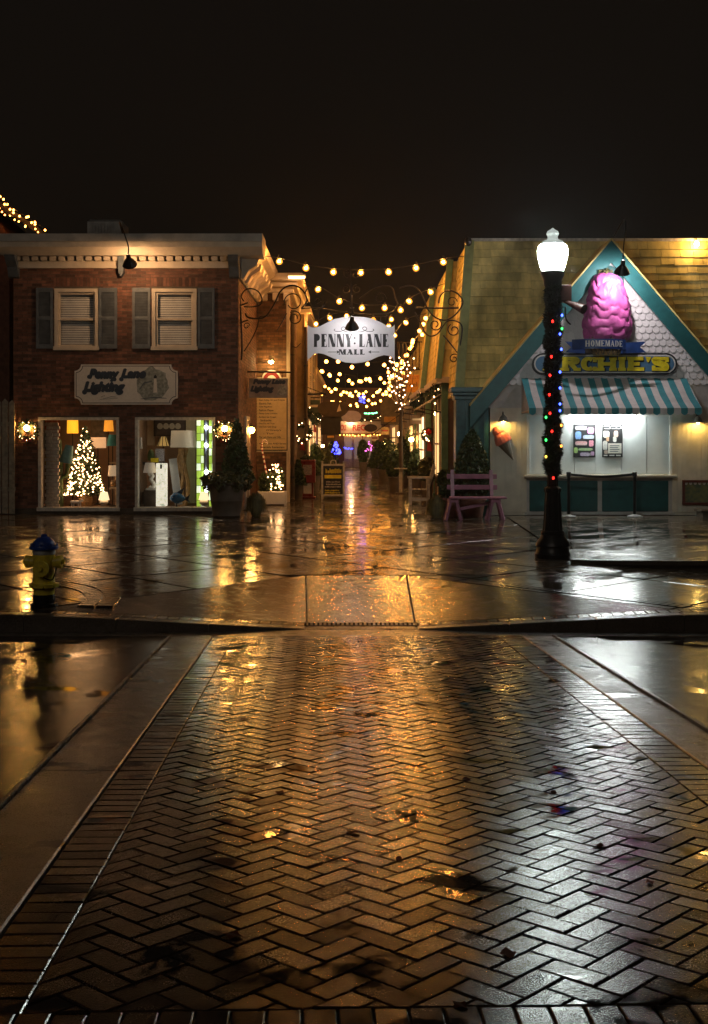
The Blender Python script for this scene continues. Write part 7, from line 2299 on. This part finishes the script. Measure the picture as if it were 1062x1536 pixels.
q = MB(); q.box(a + .10, b - .10, Yn_ - .15, Yn_ - .1405, PZ(740, Yn_), PZ(724, Yn_)); q.build('card', M['paper'], nb_)
# A-frame board
Ya = 32.4
af = thing('menu_stand', 'white framed black sandwich board with yellow and white menu lettering', 'sandwich board', (PX(500, Ya), Ya, 0))
a, b, z1 = PX(482, Ya), PX(517, Ya), PZ(696, Ya)
f = .05
q = MB()
for (x0, x1, zz0, zz1) in ((a, a + f, 0, z1 + .08), (b - f, b, 0, z1 + .08), (a + f, b - f, .08, .08 + f), (a + f, b - f, z1 - f, z1)):
    q.box(x0, x1, Ya, Ya + .04, zz0, zz1)
q.build('front_frame', M['offwhite'], af)
q = MB(); q.box(a + f, b - f, Ya + .012, Ya + .03, .08 + f, z1 - f); pn = q.build('front_panel', mat('black_menu_panel', (.012, .012, .012), .4), af)
q = MB(); q.tube(smooth_path([(PX(496, Ya), Ya + .02, z1), (PX(497, Ya), Ya + .02, z1 + .09), (PX(503, Ya), Ya + .02, z1 + .09), (PX(504, Ya), Ya + .02, z1)], 4), .015, 6); q.build('handle', M['offwhite'], af)
q = MB()
q.raw([(a, Ya + .06, z1), (b, Ya + .06, z1), (b, Ya + .5, .0), (a, Ya + .5, 0), (a, Ya + .09, z1), (b, Ya + .09, z1), (b, Ya + .53, 0), (a, Ya + .53, 0)], [(0, 1, 2, 3), (7, 6, 5, 4), (0, 4, 5, 1), (1, 5, 6, 2), (2, 6, 7, 3), (3, 7, 4, 0)])
q.build('rear_leaf', M['offwhite'], af)
Bx = lambda zx: PX(440 + zx * 180 / 1062, Ya); Bz = lambda zy: PZ(560 + zy * 200 / 1180, Ya)
def squiggle(x0, x1, z0, z1_, m, seed, nm):
    """illegible hand lettering: a run of small uneven strokes"""
    r__ = rng(seed); q = MB(); x = x0; i = 0
    while x < x1 - .008:
        w_ = r__.uniform(.012, .028); top = z0 + (z1_ - z0) * r__.uniform(.55, 1)
        q.face([(x, Ya + .009 - .0003 * (i % 3), z0), (min(x + w_, x1), Ya + .009 - .0003 * (i % 3), z0 + (z1_ - z0) * r__.uniform(0, .15)), (min(x + w_, x1), Ya + .009 - .0003 * (i % 3), top), (x, Ya + .009 - .0003 * (i % 3), top * .98 + z0 * .02)])
        x += w_ + r__.uniform(.004, .014); i += 1
    q.build(nm, m, pn)
squiggle(Bx(285), Bx(425), Bz(885), Bz(840), M['yellow'], 1, 'heading')
q = MB(); q.box(Bx(275), Bx(425), Ya + .009, Ya + .011, Bz(930), Bz(900)); q.build('yellow_band', M['yellow'], pn)
for i, (zy, x0, x1) in enumerate(((960, 290, 415), (982, 290, 420), (1003, 278, 420), (1036, 280, 405), (1054, 280, 415), (1070, 275, 412))):
    squiggle(Bx(x0), Bx(x1), Bz(zy + 7), Bz(zy - 7), M['offwhite'] if i < 3 else M['yellow'], 5 + i, 'menu_line')
# wreath on the cream shop corner
def wreath(px_, py_, Y, label, R_=.24, seed=1):
    c = P(px_, py_, Y); t = thing('wreath', label, 'wreath', tuple(c)); r_ = rng(seed); q = MB()
    def smp(r):
        a = r.uniform(0, 2 * PI); b = r.uniform(0, 2 * PI); k_ = r.uniform(0, R_ * .35)
        return (c.x + (R_ + k_ * math.cos(b)) * math.cos(a), Y + k_ * math.sin(b), c.z + (R_ + k_ * math.cos(b)) * math.sin(a))
    leaves(q, 700, r_, smp, .05); q.build('greenery', M['leafw'], t)
    q0 = MB(); q0.ball((0, 0, 0), .018, 6, 4); me = q0.mesh('fairy_bulb', M['fairy'], True)
    for i in range(10):
        p = smp(r_); link('fairy_bulb', me, t, (p[0] - c.x, -.1, p[2] - c.z))
    q = MB(); q.prism([(c.x - .03, c.z - R_), (c.x + .03, c.z - R_), (c.x + .10, c.z - R_ - .3), (c.x - .06, c.z - R_ - .28)], Y - .1, Y - .09); q.build('bow', M['maroon'], t)
wreath(453, 649, 36.05, 'wreath with a dark bow on the cream alley shop corner', .24, 141)
wreath(471, 626, 41, 'wreath with pale lights hanging higher along the cream shop', .22, 142)
wreath(643, 653, 34.2, 'small wreath with red baubles between the green posts', .16, 143)
# bauble on that wreath
q = MB(); q.ball(P(643, 648, 34.0), .09, 12, 8); setp(q.build('red_bauble', mat('red_bauble_glaze', (.5, .02, .02), .15), smooth=True), 'shiny red bauble by the small wreath at the green posts', 'bauble')
# plants
def bush_pot(px_, py_, Y, w_, h_, label, seed, conif=True, m='leaf', pot='pot', name='potted_conifer', n=1500):
    X = PX(px_, Y); t = thing(name, label, 'plant', (X, Y, 0), 'potted plants along the alley')
    k = Y / FPX; r_ = rng(seed); ph = .42
    q = MB(); q.lathe([(w_ * k * .32, 0), (w_ * k * .42, ph), (w_ * k * .45, ph + .01), (w_ * k * .45, ph + .05)], (X, Y, 0), 16); q.build('pot', M[pot], t, smooth=True)
    q = MB(); hh = h_ * k - ph
    if conif: leaves(q, n, r_, in_cone((X, Y, ph), w_ * k * .55, hh, 6), .08, elong=2)
    else: leaves(q, n, r_, in_ball((X, Y, ph + hh * .5), w_ * k * .55, w_ * k * .5, hh * .55, .1), .09)
    q.build('foliage', M[m], t)
    q = MB(); q.tube([(X, Y, .3), (X, Y, ph + hh * .5)], .03, 6); q.build('stem', M['bark'], t)
bush_pot(604, 0, 41.5, 40, 75, 'broad dark conifer in a pot between the lanterns', 151); bush_pot(580, 0, 46, 34, 62, 'bushy pot plant left of the broad conifer', 152, False); bush_pot(566, 0, 52, 26, 56, 'slim pot conifer near the end doors', 153); bush_pot(628, 0, 38.5, 30, 60, 'leafy pot by the green post under the orange sign', 154, False)
bush_pot(470, 0, 38.0, 26, 66, 'leafy pot behind the red newspaper box', 155, False); bush_pot(487, 0, 43, 26, 52, 'low leafy pot behind the sandwich board', 156, False, 'leaf2'); bush_pot(461, 0, 35.0, 24, 58, 'pot plant under the wreath with a dark bow', 157, False)
bush_pot(668, 0, 29.0, 20, 52, 'leafy pot at the foot of the kiosk pillar', 158, False)
# hanging basket
t = thing('hanging_basket', 'cream hanging basket with trailing leaves on white cords', 'planter', tuple(P(470, 682, 39)))
c = P(470, 676, 39); q = MB(); q.lathe([(.05, -.12), (.14, -.04), (.16, .06)], c, 14); q.build('bowl', M['cream'], t, smooth=True)
q = MB(); leaves(q, 250, rng(161), in_ball((c.x, c.y, c.z + .1), .24, .2, .14, 0), .06); q.build('foliage', M['leaf'], t)
q = MB(); top = P(470, 654, 39)
for dx in (-.15, .15): q.tube([(c.x + dx, c.y, c.z + .06), tuple(top)], .008, 4)
q.build('cord', M['white'], t)
# white garden chair
Yc = 29.9
ch = thing('garden_chair', 'weathered white wooden garden chair facing the alley', 'chair', (PX(631, Yc), Yc, 0))
a, b = PX(613.5, Yc), PX(645, Yc); k = Yc / FPX
for (x, y) in ((a + .03, Yc - .24), (a + .03, Yc + .24), (b - .05, Yc - .24), (b - .05, Yc + .24)):
    q = MB(); q.box(x - .03, x + .03, y - .03, y + .03, 0, PZ(718, Yc)); q.build('leg', M['offwhite'], ch)
for y in (Yc - .24, Yc + .24):
    q = MB(); q.bbox(a - .03, b + .0, y - .045, y + .045, PZ(718, Yc) + .001, PZ(715, Yc), .006); q.build('armrest', M['offwhite'], ch)
    q = MB(); q.box(a + .061, b - .081, y - .015, y + .015, .10, .16); q.build('stretcher', M['offwhite'], ch)
for i in range(5):
    x = a + .02 + i * .098; q = MB(); q.bbox(x, x + .085, Yc - .20, Yc + .20, .36, .385, .005); q.build('seat_slat', M['offwhite'], ch)
for i in range(5):
    y = Yc - .2 + i * .085; q = MB(); q.bar((b - .06, y + .03, .38), (b + .10, y + .03, PZ(696, Yc) - .04 * abs(i - 2)), .07, .022, up=(0, 1, 0)); q.build('back_slat', M['offwhite'], ch)
q = MB(); q.bar((b + .055, Yc - .22, .84), (b + .055, Yc + .22, .84), .03, .06); q.build('back_rail', M['offwhite'], ch)
# pedestal stand
t = thing('pedestal_table', 'small white-topped pedestal beside the alley planters', 'table', (PX(601, 35.5), 35.5, 0))
X = PX(601, 35.5); q = MB(); q.lathe([(.20, .74), (.20, .77)], (X, 35.5, 0), 14); q.build('top', M['offwhite'], t)
q = MB(); q.box(X - .05, X + .05, 35.45, 35.55, .05, .739); q.build('post', M['offwhite'], t)
q = MB(); q.lathe([(.18, 0), (.16, .049)], (X, 35.5, 0), 14); q.build('foot', M['bark'], t)

# ================================================================= GATEWAY IRONWORK AND SIGN
Yg_ = 26.35
gw_ = thing('mall_sign', 'white scroll-edged hanging sign with tall black serif letters over the alley mouth', 'sign', tuple(P(531, 545, Yg_)))
top = [(461, 487), (466, 490.5), (472, 491.5), (480, 489.5), (490, 484), (502, 478.5), (516, 475.5), (531, 474.8), (546, 475.5), (560, 478.5), (572, 484), (582, 489.5), (588, 490.5), (592, 487)]
bot = [(592, 543), (589, 537), (583, 533.5), (576, 532.5), (567, 535), (556, 540), (544, 543.5), (531, 544.8), (518, 543.5), (506, 540), (495, 535), (486, 531), (478, 529.5), (470, 531.5), (461, 541)]
q = MB(); q.prism([(PX(x, Yg_), PZ(y, Yg_)) for x, y in top + bot], Yg_, Yg_ + .05); q.build('board', M['signwhite'], gw_)
wn_ = {'P': .9, 'E': .82, 'N': 1.05, 'Y': 1.0, 'L': .8, 'A': 1.0, 'M': 1.2}
word(gw_, 'PENNY', PX(471, Yg_), PX(528, Yg_), PZ(520.5, Yg_), PZ(501, Yg_), Yg_ - .003, M['ink'], .46, .12, .06, .06, .035, widths=wn_)
word(gw_, 'LANE', PX(539, Yg_), PX(582.5, Yg_), PZ(520.5, Yg_), PZ(501, Yg_), Yg_ - .003, M['ink'], .46, .12, .06, .06, .035, widths=wn_)
word(gw_, 'MALL', PX(508.5, Yg_), PX(547, Yg_), PZ(532, Yg_), PZ(524, Yg_), Yg_ - .003, M['ink'], .42, .13, .08, .09, .03, widths=wn_)
q = MB(); 
for y in (507, 515): q.face([(PX(532, Yg_) + .022 * math.cos(2 * PI * i / 8), Yg_ - .004, PZ(y, Yg_) + .022 * math.sin(2 * PI * i / 8)) for i in range(8)])
q.build('dot', M['ink'], gw_)
for s in (-1, 1):
    x0 = 531 + s * 25; x1 = 531 + s * 38 - (0 if s > 0 else 1)
    q = MB(); stroke(q, [(PX(x0, Yg_), PZ(528, Yg_)), (PX(x1, Yg_), PZ(528, Yg_))], [.012, .012], Yg_ - .004)
    q.face([(PX(x0 - s * 4, Yg_), Yg_ - .0045, PZ(528, Yg_)), (PX(x0 + s * 1, Yg_), Yg_ - .0045, PZ(525.5, Yg_)), (PX(x0, Yg_), Yg_ - .0045, PZ(528, Yg_)), (PX(x0 + s * 1, Yg_), Yg_ - .0045, PZ(530.5, Yg_))]); q.build('flourish', M['ink'], gw_)
    q = MB(); pth = smooth_path([(PX(531 + s * 6, Yg_), PZ(497, Yg_)), (PX(531 + s * 12, Yg_), PZ(492, Yg_)), (PX(531 + s * 18, Yg_), PZ(490.5, Yg_)), (PX(531 + s * 21, Yg_), PZ(494, Yg_)), (PX(531 + s * 16, Yg_), PZ(496, Yg_)), (PX(531 + s * 24, Yg_), PZ(496.5, Yg_)), (PX(531 + s * 30, Yg_), PZ(496, Yg_))] if False else [Vector((PX(531 + s * a_, Yg_), PZ(b_, Yg_), 0)) for a_, b_ in ((4, 498), (12, 497.5), (19, 494), (17, 490.5), (13, 491.5), (14, 494.5), (20, 497), (27, 497), (30, 495), (28, 493.5))], 4)
    stroke(q, [(p[0], p[1]) for p in pth], [.013] * len(pth), Yg_ - .004); q.build('scroll_print', M['ink'], gw_)

ir = thing('iron_gateway', 'black wrought-iron scrollwork spanning the alley mouth around the white sign', 'ironwork', tuple(P(531, 470, Yg_ + .05)))
def scroll(pts, r=.016, nm='scroll', sub=5):
    q = MB(); q.tube(smooth_path([P(x, y, Yg_ + .02) for x, y in pts], sub), r, 6); q.build(nm, M['iron'], ir, smooth=True)
def curl(cx_, cy_, r0, r1, a0, a1, r=.013):
    scroll([(cx_ + (r0 + (r1 - r0) * i / 14) * math.cos(R(a0 + (a1 - a0) * i / 14)), cy_ - (r0 + (r1 - r0) * i / 14) * math.sin(R(a0 + (a1 - a0) * i / 14))) for i in range(15)], r, 'curl', 2)
scroll([(366, 527), (378, 508), (386, 490), (390, 475), (402, 474)], .012)
scroll([(368, 470), (372, 476), (388, 478), (400, 473), (412, 455), (420, 438), (432, 429), (447, 430), (457, 440), (460, 452), (452, 463)], .02)
scroll([(366, 452), (362, 444), (368, 435), (378, 433), (388, 438), (393, 449), (390, 457), (380, 460), (366, 460)], .016)
curl(440, 453, 14, 9, 200, -150, .014); curl(442, 477, 11, 4, 130, -380, .014); curl(370, 489, 5, 2, 0, 400, .01)
scroll([(430, 470), (425, 480), (415, 497)], .014)
scroll([(458, 440), (464, 456), (474, 464), (484, 460), (488, 453)], .016); curl(467, 440, 9, 9, 60, 200, .012); curl(476, 452, 5, 2, 0, 400, .01)
scroll([(437, 518), (444, 521), (451, 515)], .010)
for y in (460, 486): scroll([(357, y), (366, y - 4), (372, y - 6)], .016)
scroll([(358, 430), (361, 470), (363, 520), (362, 540)], .022, 'wall_bar')
scroll([(540, 448), (557, 436), (575, 429), (588, 432), (593, 447), (597, 456)], .016)
scroll([(600, 432), (615, 428.5), (628, 435), (637, 452), (641, 463), (653, 476), (669, 480), (684, 471), (694, 455), (690, 444), (680, 437), (668, 437), (660, 445), (658, 455)], .017)
scroll([(622, 468), (632, 486), (637, 498), (645, 504), (656, 501), (664, 490), (671, 482), (682, 481), (692, 487), (693, 500), (690, 520), (689, 545)], .016)
scroll([(624, 461.5), (650, 462), (688, 462)], .022, 'bar', 2); scroll([(665, 503), (676, 516), (690, 534)], .015)
curl(653, 487, 10, 3, 60, -440, .013); curl(681, 495, 10, 3, 120, 560, .013); curl(681, 538, 8, 2, 0, 480, .013); curl(678, 453, 8, 3, 0, 400, .011)
for s in (-1, 1):
    curl(527 + s * 8, 434, 7, 3, 90, 90 + s * 400, .011); curl(527 + s * 6, 412, 6, 3, 90, 90 - s * 380, .010)
curl(571, 447, 9, 4, 0, 380, .011); curl(576, 478, 7, 3, 0, -380, .010)
scroll([(525, 400), (526, 430), (527, 455), (530, 472)], .02, 'finial')
for x in (478, 583): scroll([(x, 462 if x < 530 else 470), (x, 490)], .012, 'sign_hanger', 2)
scroll([(452, 463), (478, 462), (530, 470), (583, 470), (597, 456)], .014, 'tie_bar', 4)
gooseneck('gooseneck_lamp', 'black cone gooseneck lamp shining on the white alley sign', tuple(P(528, 462, Yg_)), tuple(P(528, 494, Yg_ - .75)), M['goose_s'], .155, h=.28)

# ================================================================= STRING LIGHTS OVER THE ALLEY
row1 = [(419, 392), (459, 402), (500, 408), (541, 409), (583, 408), (624, 402), (665, 393)]
Y1 = 27.2
def string_px(label, bulbs, Y, r, m, ends):
    t = thing('string_light', label, 'string lights', tuple(P(*ends[0], Y)), 'bulb strings across the alley')
    path = smooth_path([P(*ends[0], Y)] + [P(x, y - 5, Y) for x, y in bulbs] + [P(*ends[1], Y)], 4)
    q = MB(); q.tube(path, .008, 4); q.build('cable', M['black'], t)
    q = MB(); q.lathe([(.3 * r, r * .95), (.62 * r, r * .72), (r, .1 * r), (.92 * r, -.45 * r), (.5 * r, -.9 * r), (.05 * r, -1.02 * r)], (0, 0, 0), 14); bm0 = q.mesh('bulb', M['amber'], True)
    q = MB(); q.ball((0, 0, 0), .026, 8, 6); fm0 = q.mesh('filament', m, True)
    q = MB(); q.lathe([(.32 * r, r * .9), (.3 * r, r * 1.9)], (0, 0, 0), 6); sm0 = q.mesh('socket', M['black'])
    for x, y in bulbs:
        o = link('bulb', bm0, t, P(x, y, Y) - WL[t.name]); link('socket', sm0, o); link('filament', fm0, o)
string_px('nearest bulb string, seven bulbs between the lamp shop and the shingled roofs', row1, Y1, .075, M['bulb'], ((392, 384), (700, 384)))
string_px('second bulb string over the alley, sagging just above the white sign', [(477, 434), (509, 452), (543, 462), (577, 462), (601, 465), (614, 452), (646, 438)], 31.5, .08, M['bulb'], ((450, 425), (668, 425)))
string_px('third bulb string over the alley, level with the top of the white sign', [(474, 486), (495, 477), (520, 474), (560, 480), (587, 479), (583, 489), (592, 503), (609, 484)], 36, .08, M['bulb'], ((465, 470), (640, 470)))
r_ = rng(171)
for i, (Y, z, sag, n_, lab) in enumerate(((42, 4.55, .45, 8, 'fourth bulb string, hanging just below the white sign'), (47, 4.25, .35, 9, 'fifth bulb string, in the thick of the alley lights'), (51, 4.3, .4, 10, 'sixth bulb string, a low swag amid the alley lights'), (55, 3.75, .35, 10, 'seventh bulb string, dipping towards the oval sign'), (59, 4.0, .3, 11, 'eighth bulb string, near the far end of the alley'), (63, 3.6, .3, 11, 'ninth bulb string, low before the end shop'), (66, 4.3, .25, 10, 'last bulb string, high in front of the end shop'))):
    o = string_light('string_light', lab, [(-1.5, Y, z + .25), (2.1, Y + 1.5, z + .25)], n_, .066, M['bulbfar'], sag, 'bulb strings across the alley', 180 + i, .20, .05)
# a lengthwise string that climbs the right-hand eaves and a bright cluster in the bare tree
t = string_light('string_light', 'bulb string running along the right-hand eaves of the alley', [P(646, 470, 33), P(612, 520, 40), P(590, 560, 48), P(574, 590, 60)], 22, .055, M['bulbfar'], .1, 'bulb strings across the alley', 190, .1, .05)
# fairy-lit bare tree at the right of the sign
Yt_ = 36.5
t = thing('fairy_tree', 'bare tree wound with fairy lights behind the right end of the white sign', 'tree', (PX(600, Yt_), Yt_, 0))
X = PX(602, Yt_); q = MB(); q.tube([(X, Yt_, 0), (X - .02, Yt_, 2.2), (X + .05, Yt_, 3.4)], [.07, .055, .04], 8); q.build('trunk', M['bark'], t)
r_ = rng(175); q = MB(); pts_ = []
for i in range(26):
    a = r_.uniform(0, 2 * PI); p0 = Vector((X + .02, Yt_, r_.uniform(2.3, 3.4))); p1 = p0 + Vector((.28 * math.cos(a), .28 * math.sin(a), .55)); p2 = p1 + Vector((.2 * math.cos(a + .5), .2 * math.sin(a + .5), r_.uniform(.4, 1.1)))
    q.tube([p0, p1, p2], [.018, .012, .005], 5); pts_ += [p0.lerp(p1, u) for u in (.3, .7)] + [p1.lerp(p2, u) for u in (.2, .5, .8)]
q.build('branches', M['bark'], t)
q0 = MB(); q0.ball((0, 0, 0), .022, 6, 4); me = q0.mesh('fairy_bulb', M['fairy'], True)
for p in pts_[::2]: link('fairy_bulb', me, t, p + Vector((0, -.03, 0)) - WL[t.name])
# fallen leaves on the crosswalk
r_ = rng(191); lf = mat('fallen_leaf', (.09, .03, .012), .95, spec=.1)
for i, (x, y) in enumerate(((530, 1250), (762, 1432), (598, 1290), (700, 1170), (900, 1270), (830, 1190), (690, 1510), (420, 1190), (975, 1325), (350, 1405))):
    Y = 0
    for _ in range(12): Y = FPX * (CZ - road_z(Y or 5)) / (y - HY)
    X = PX(x, Y); s = r_.uniform(.02, .035); a = r_.uniform(0, PI)
    q = MB(); z_ = road_z(Y) + .006
    q.face([(X + s * math.cos(a + t_) * w_, Y + s * math.sin(a + t_) * w_, z_ + .004 * math.sin(3 * t_)) for t_, w_ in ((0, 1.3), (.7, .7), (1.6, .8), (2.5, .7), (3.14, 1.2), (3.9, .7), (4.7, .8), (5.5, .7))])
    setp(q.build('fallen_leaf', lf, origin=(X, Y, z_)), 'small wet brown leaf stuck to the brick crosswalk', 'leaf', 'fallen leaves on the crosswalk')

# ================================================================= MORE ALLEY CLUTTER
def downpipe(px_, Y, side_x, label, h):
    X = PX(px_, Y); t = thing('downpipe', label, 'pipe', (X, Y, 0))
    q = MB(); q.tube([(X, Y, .12), (X, Y, h)], .05, 8); q.build('pipe', M['bark'], t, smooth=True)
    for z in (.6, 2.2, 3.8):
        if z < h: q = MB(); q.lathe([(.062, 0), (.062, .05)], (X, Y, z), 8); q.build('clip', M['black'], t)
    q = MB(); q.tube(smooth_path([(X, Y, .14), (X, Y - .04, .05), (X, Y - .16, .03)], 4), .05, 8); q.build('shoe', M['bark'], t)
downpipe(439, 31.4, 0, 'dark downpipe at the outer corner of the brick annexe', 5.0)
downpipe(459, 36.0, 0, 'dark downpipe on the corner of the cream alley shop', 5.0)
def blade_sign(px0, px1, py0, py1, Y, wallpx, label, m, shape='rect', band=None):
    t = thing('blade_sign', label, 'sign', tuple(P((px0 + px1) / 2, py1, Y)), 'blade signs along the alley')
    a, b, c, d = PX(px0, Y), PX(px1, Y), PZ(py1, Y), PZ(py0, Y)
    if shape == 'oval': pl = [((a + b) / 2 + (b - a) / 2 * math.cos(2 * PI * i / 24), (c + d) / 2 + (d - c) / 2 * math.sin(2 * PI * i / 24)) for i in range(24)]
    elif shape == 'arch': pl = [(a, c), (b, c), (b, c + (d - c) * .6)] + [((a + b) / 2 + (b - a) / 2 * math.cos(R(180 * i / 10)), c + (d - c) * .6 + (d - c) * .4 * math.sin(R(180 * i / 10))) for i in range(1, 10)] + [(a, c + (d - c) * .6)]
    else: pl = [(a, c), (b, c), (b, d), (a, d)]
    q = MB(); q.prism(pl, Y, Y + .05); q.build('board', m, t)
    if band:
        q = MB(); q.box(a + (b - a) * .15, b - (b - a) * .15, Y - .008, Y - .002, c + (d - c) * .4, c + (d - c) * .6); q.build('stripe', band, t)
    q = MB(); zz = d + .08; X0 = PX(wallpx, Y); q.tube([(X0, Y + .02, zz), ((b if X0 < a else a), Y + .02, zz)], .016, 5); q.tube([((a + b) / 2, Y + .02, zz), ((a + b) / 2, Y + .02, d - .02)], .01, 5); q.build('bracket', M['iron'], t)
blade_sign(462, 480, 600, 618, 40, 456, 'dark square blade sign over the higher wreath', mat('dark_green_sign', (.03, .05, .03), .5), 'rect', M['cream'])
blade_sign(489, 503, 648, 662, 46, 480, 'small brown arched blade sign behind the sandwich board', M['bark'], 'arch', M['orange'])
blade_sign(571, 584, 640, 652, 47, 600, 'small round-topped tan blade sign over the pot plants', M['siding'], 'arch', M['maroon'])
blade_sign(556, 568, 652, 662, 56, 585, 'little pale oval blade sign by the end doors', M['cream'], 'oval', M['maroon'])
blade_sign(590, 606, 612, 628, 44, 640, 'dark oval blade sign beside the house-shaped sign', M['bark'], 'oval', M['siding'])
blade_sign(616, 634, 622, 636, 37.5, 645, 'brown board sign under the pale awning', M['brownboard'], 'rect', M['cream'])
# evergreen swags with lights across and along the alley
def swag(label, a, b, sag, seed, n=900, bulbs=14):
    a, b = Vector(a), Vector(b); t = thing('garland_swag', label, 'garland', tuple(a), 'evergreen swags in the alley'); r_ = rng(seed)
    f = lambda u: a.lerp(b, u) - Vector((0, 0, sag * 4 * u * (1 - u)))
    q = MB()
    leaves(q, n, r_, lambda r: f(r.random()) + Vector((r.gauss(0, .05), r.gauss(0, .05), r.gauss(0, .05))), .06, elong=2); q.build('greenery', M['leafw'], t)
    q0 = MB(); q0.ball((0, 0, 0), .02, 6, 4); me = q0.mesh('fairy_bulb', M['fairy'], True)
    for i in range(bulbs): link('fairy_bulb', me, t, f((i + .5) / bulbs) + Vector((r_.gauss(0, .05), -.07, r_.gauss(0, .06))) - WL[t.name])
swag('evergreen swag with fairy lights along the cream alley shop windows', (-1.36, 36.8, 2.5), (-1.36, 44, 2.5), .25, 301, 1400, 22)
swag('evergreen swag with fairy lights under the eaves next to the kiosk', (2.1, 30.2, 2.95), (2.1, 34.4, 2.95), .2, 302)
swag('evergreen swag with fairy lights under the eaves behind the orange sign', (2.04, 35.8, 2.98), (2.04, 42, 2.98), .2, 303, 1200, 18)
swag('evergreen swag hung across the alley before the end shop', (-1.6, 62, 3.0), (1.9, 62, 3.0), .35, 304, 900, 12)
bush_pot(545, 0, 61, 16, 46, 'small round pot plant in front of the end doors', 305, False); bush_pot(593, 0, 37.0, 26, 58, 'dark leafy pot beside the white-topped pedestal', 306, False); bush_pot(640, 0, 33.0, 22, 60, 'leafy pot behind the white garden chair', 307, False, 'leaf2')
bush_pot(447, 0, 32.2, 20, 60, 'narrow dark conifer pot at the annexe corner', 308); bush_pot(497, 0, 50, 22, 58, 'dark conifer pot by the blue light tree', 309); bush_pot(614, 0, 47, 30, 80, 'tall dark conifer behind the broad one', 310)
# ================================================================= THIN HAZE ADDED FOR LAMP HALOS
g = MB(); g.box(-25, 25, -16, 76, -1.75, 8.5)
hz = g.build('haze', M['dark'], origin=(0, 30, -1.75))
hm = bpy.data.materials.new('halo_haze'); hm.use_nodes = True
n = hm.node_tree; n.nodes.remove(n.nodes['Principled BSDF'])
v = n.nodes.new('ShaderNodeVolumePrincipled')
v.inputs['Color'].default_value = (0.9, 0.9, 0.9, 1)
v.inputs['Density'].default_value = 0.0005
v.inputs['Anisotropy'].default_value = 0.82
n.links.new(v.outputs[0], n.nodes['Material Output'].inputs['Volume'])
hz.data.materials.clear(); hz.data.materials.append(hm)
setp(hz, kind='stuff')
cy.volume_bounces = 0
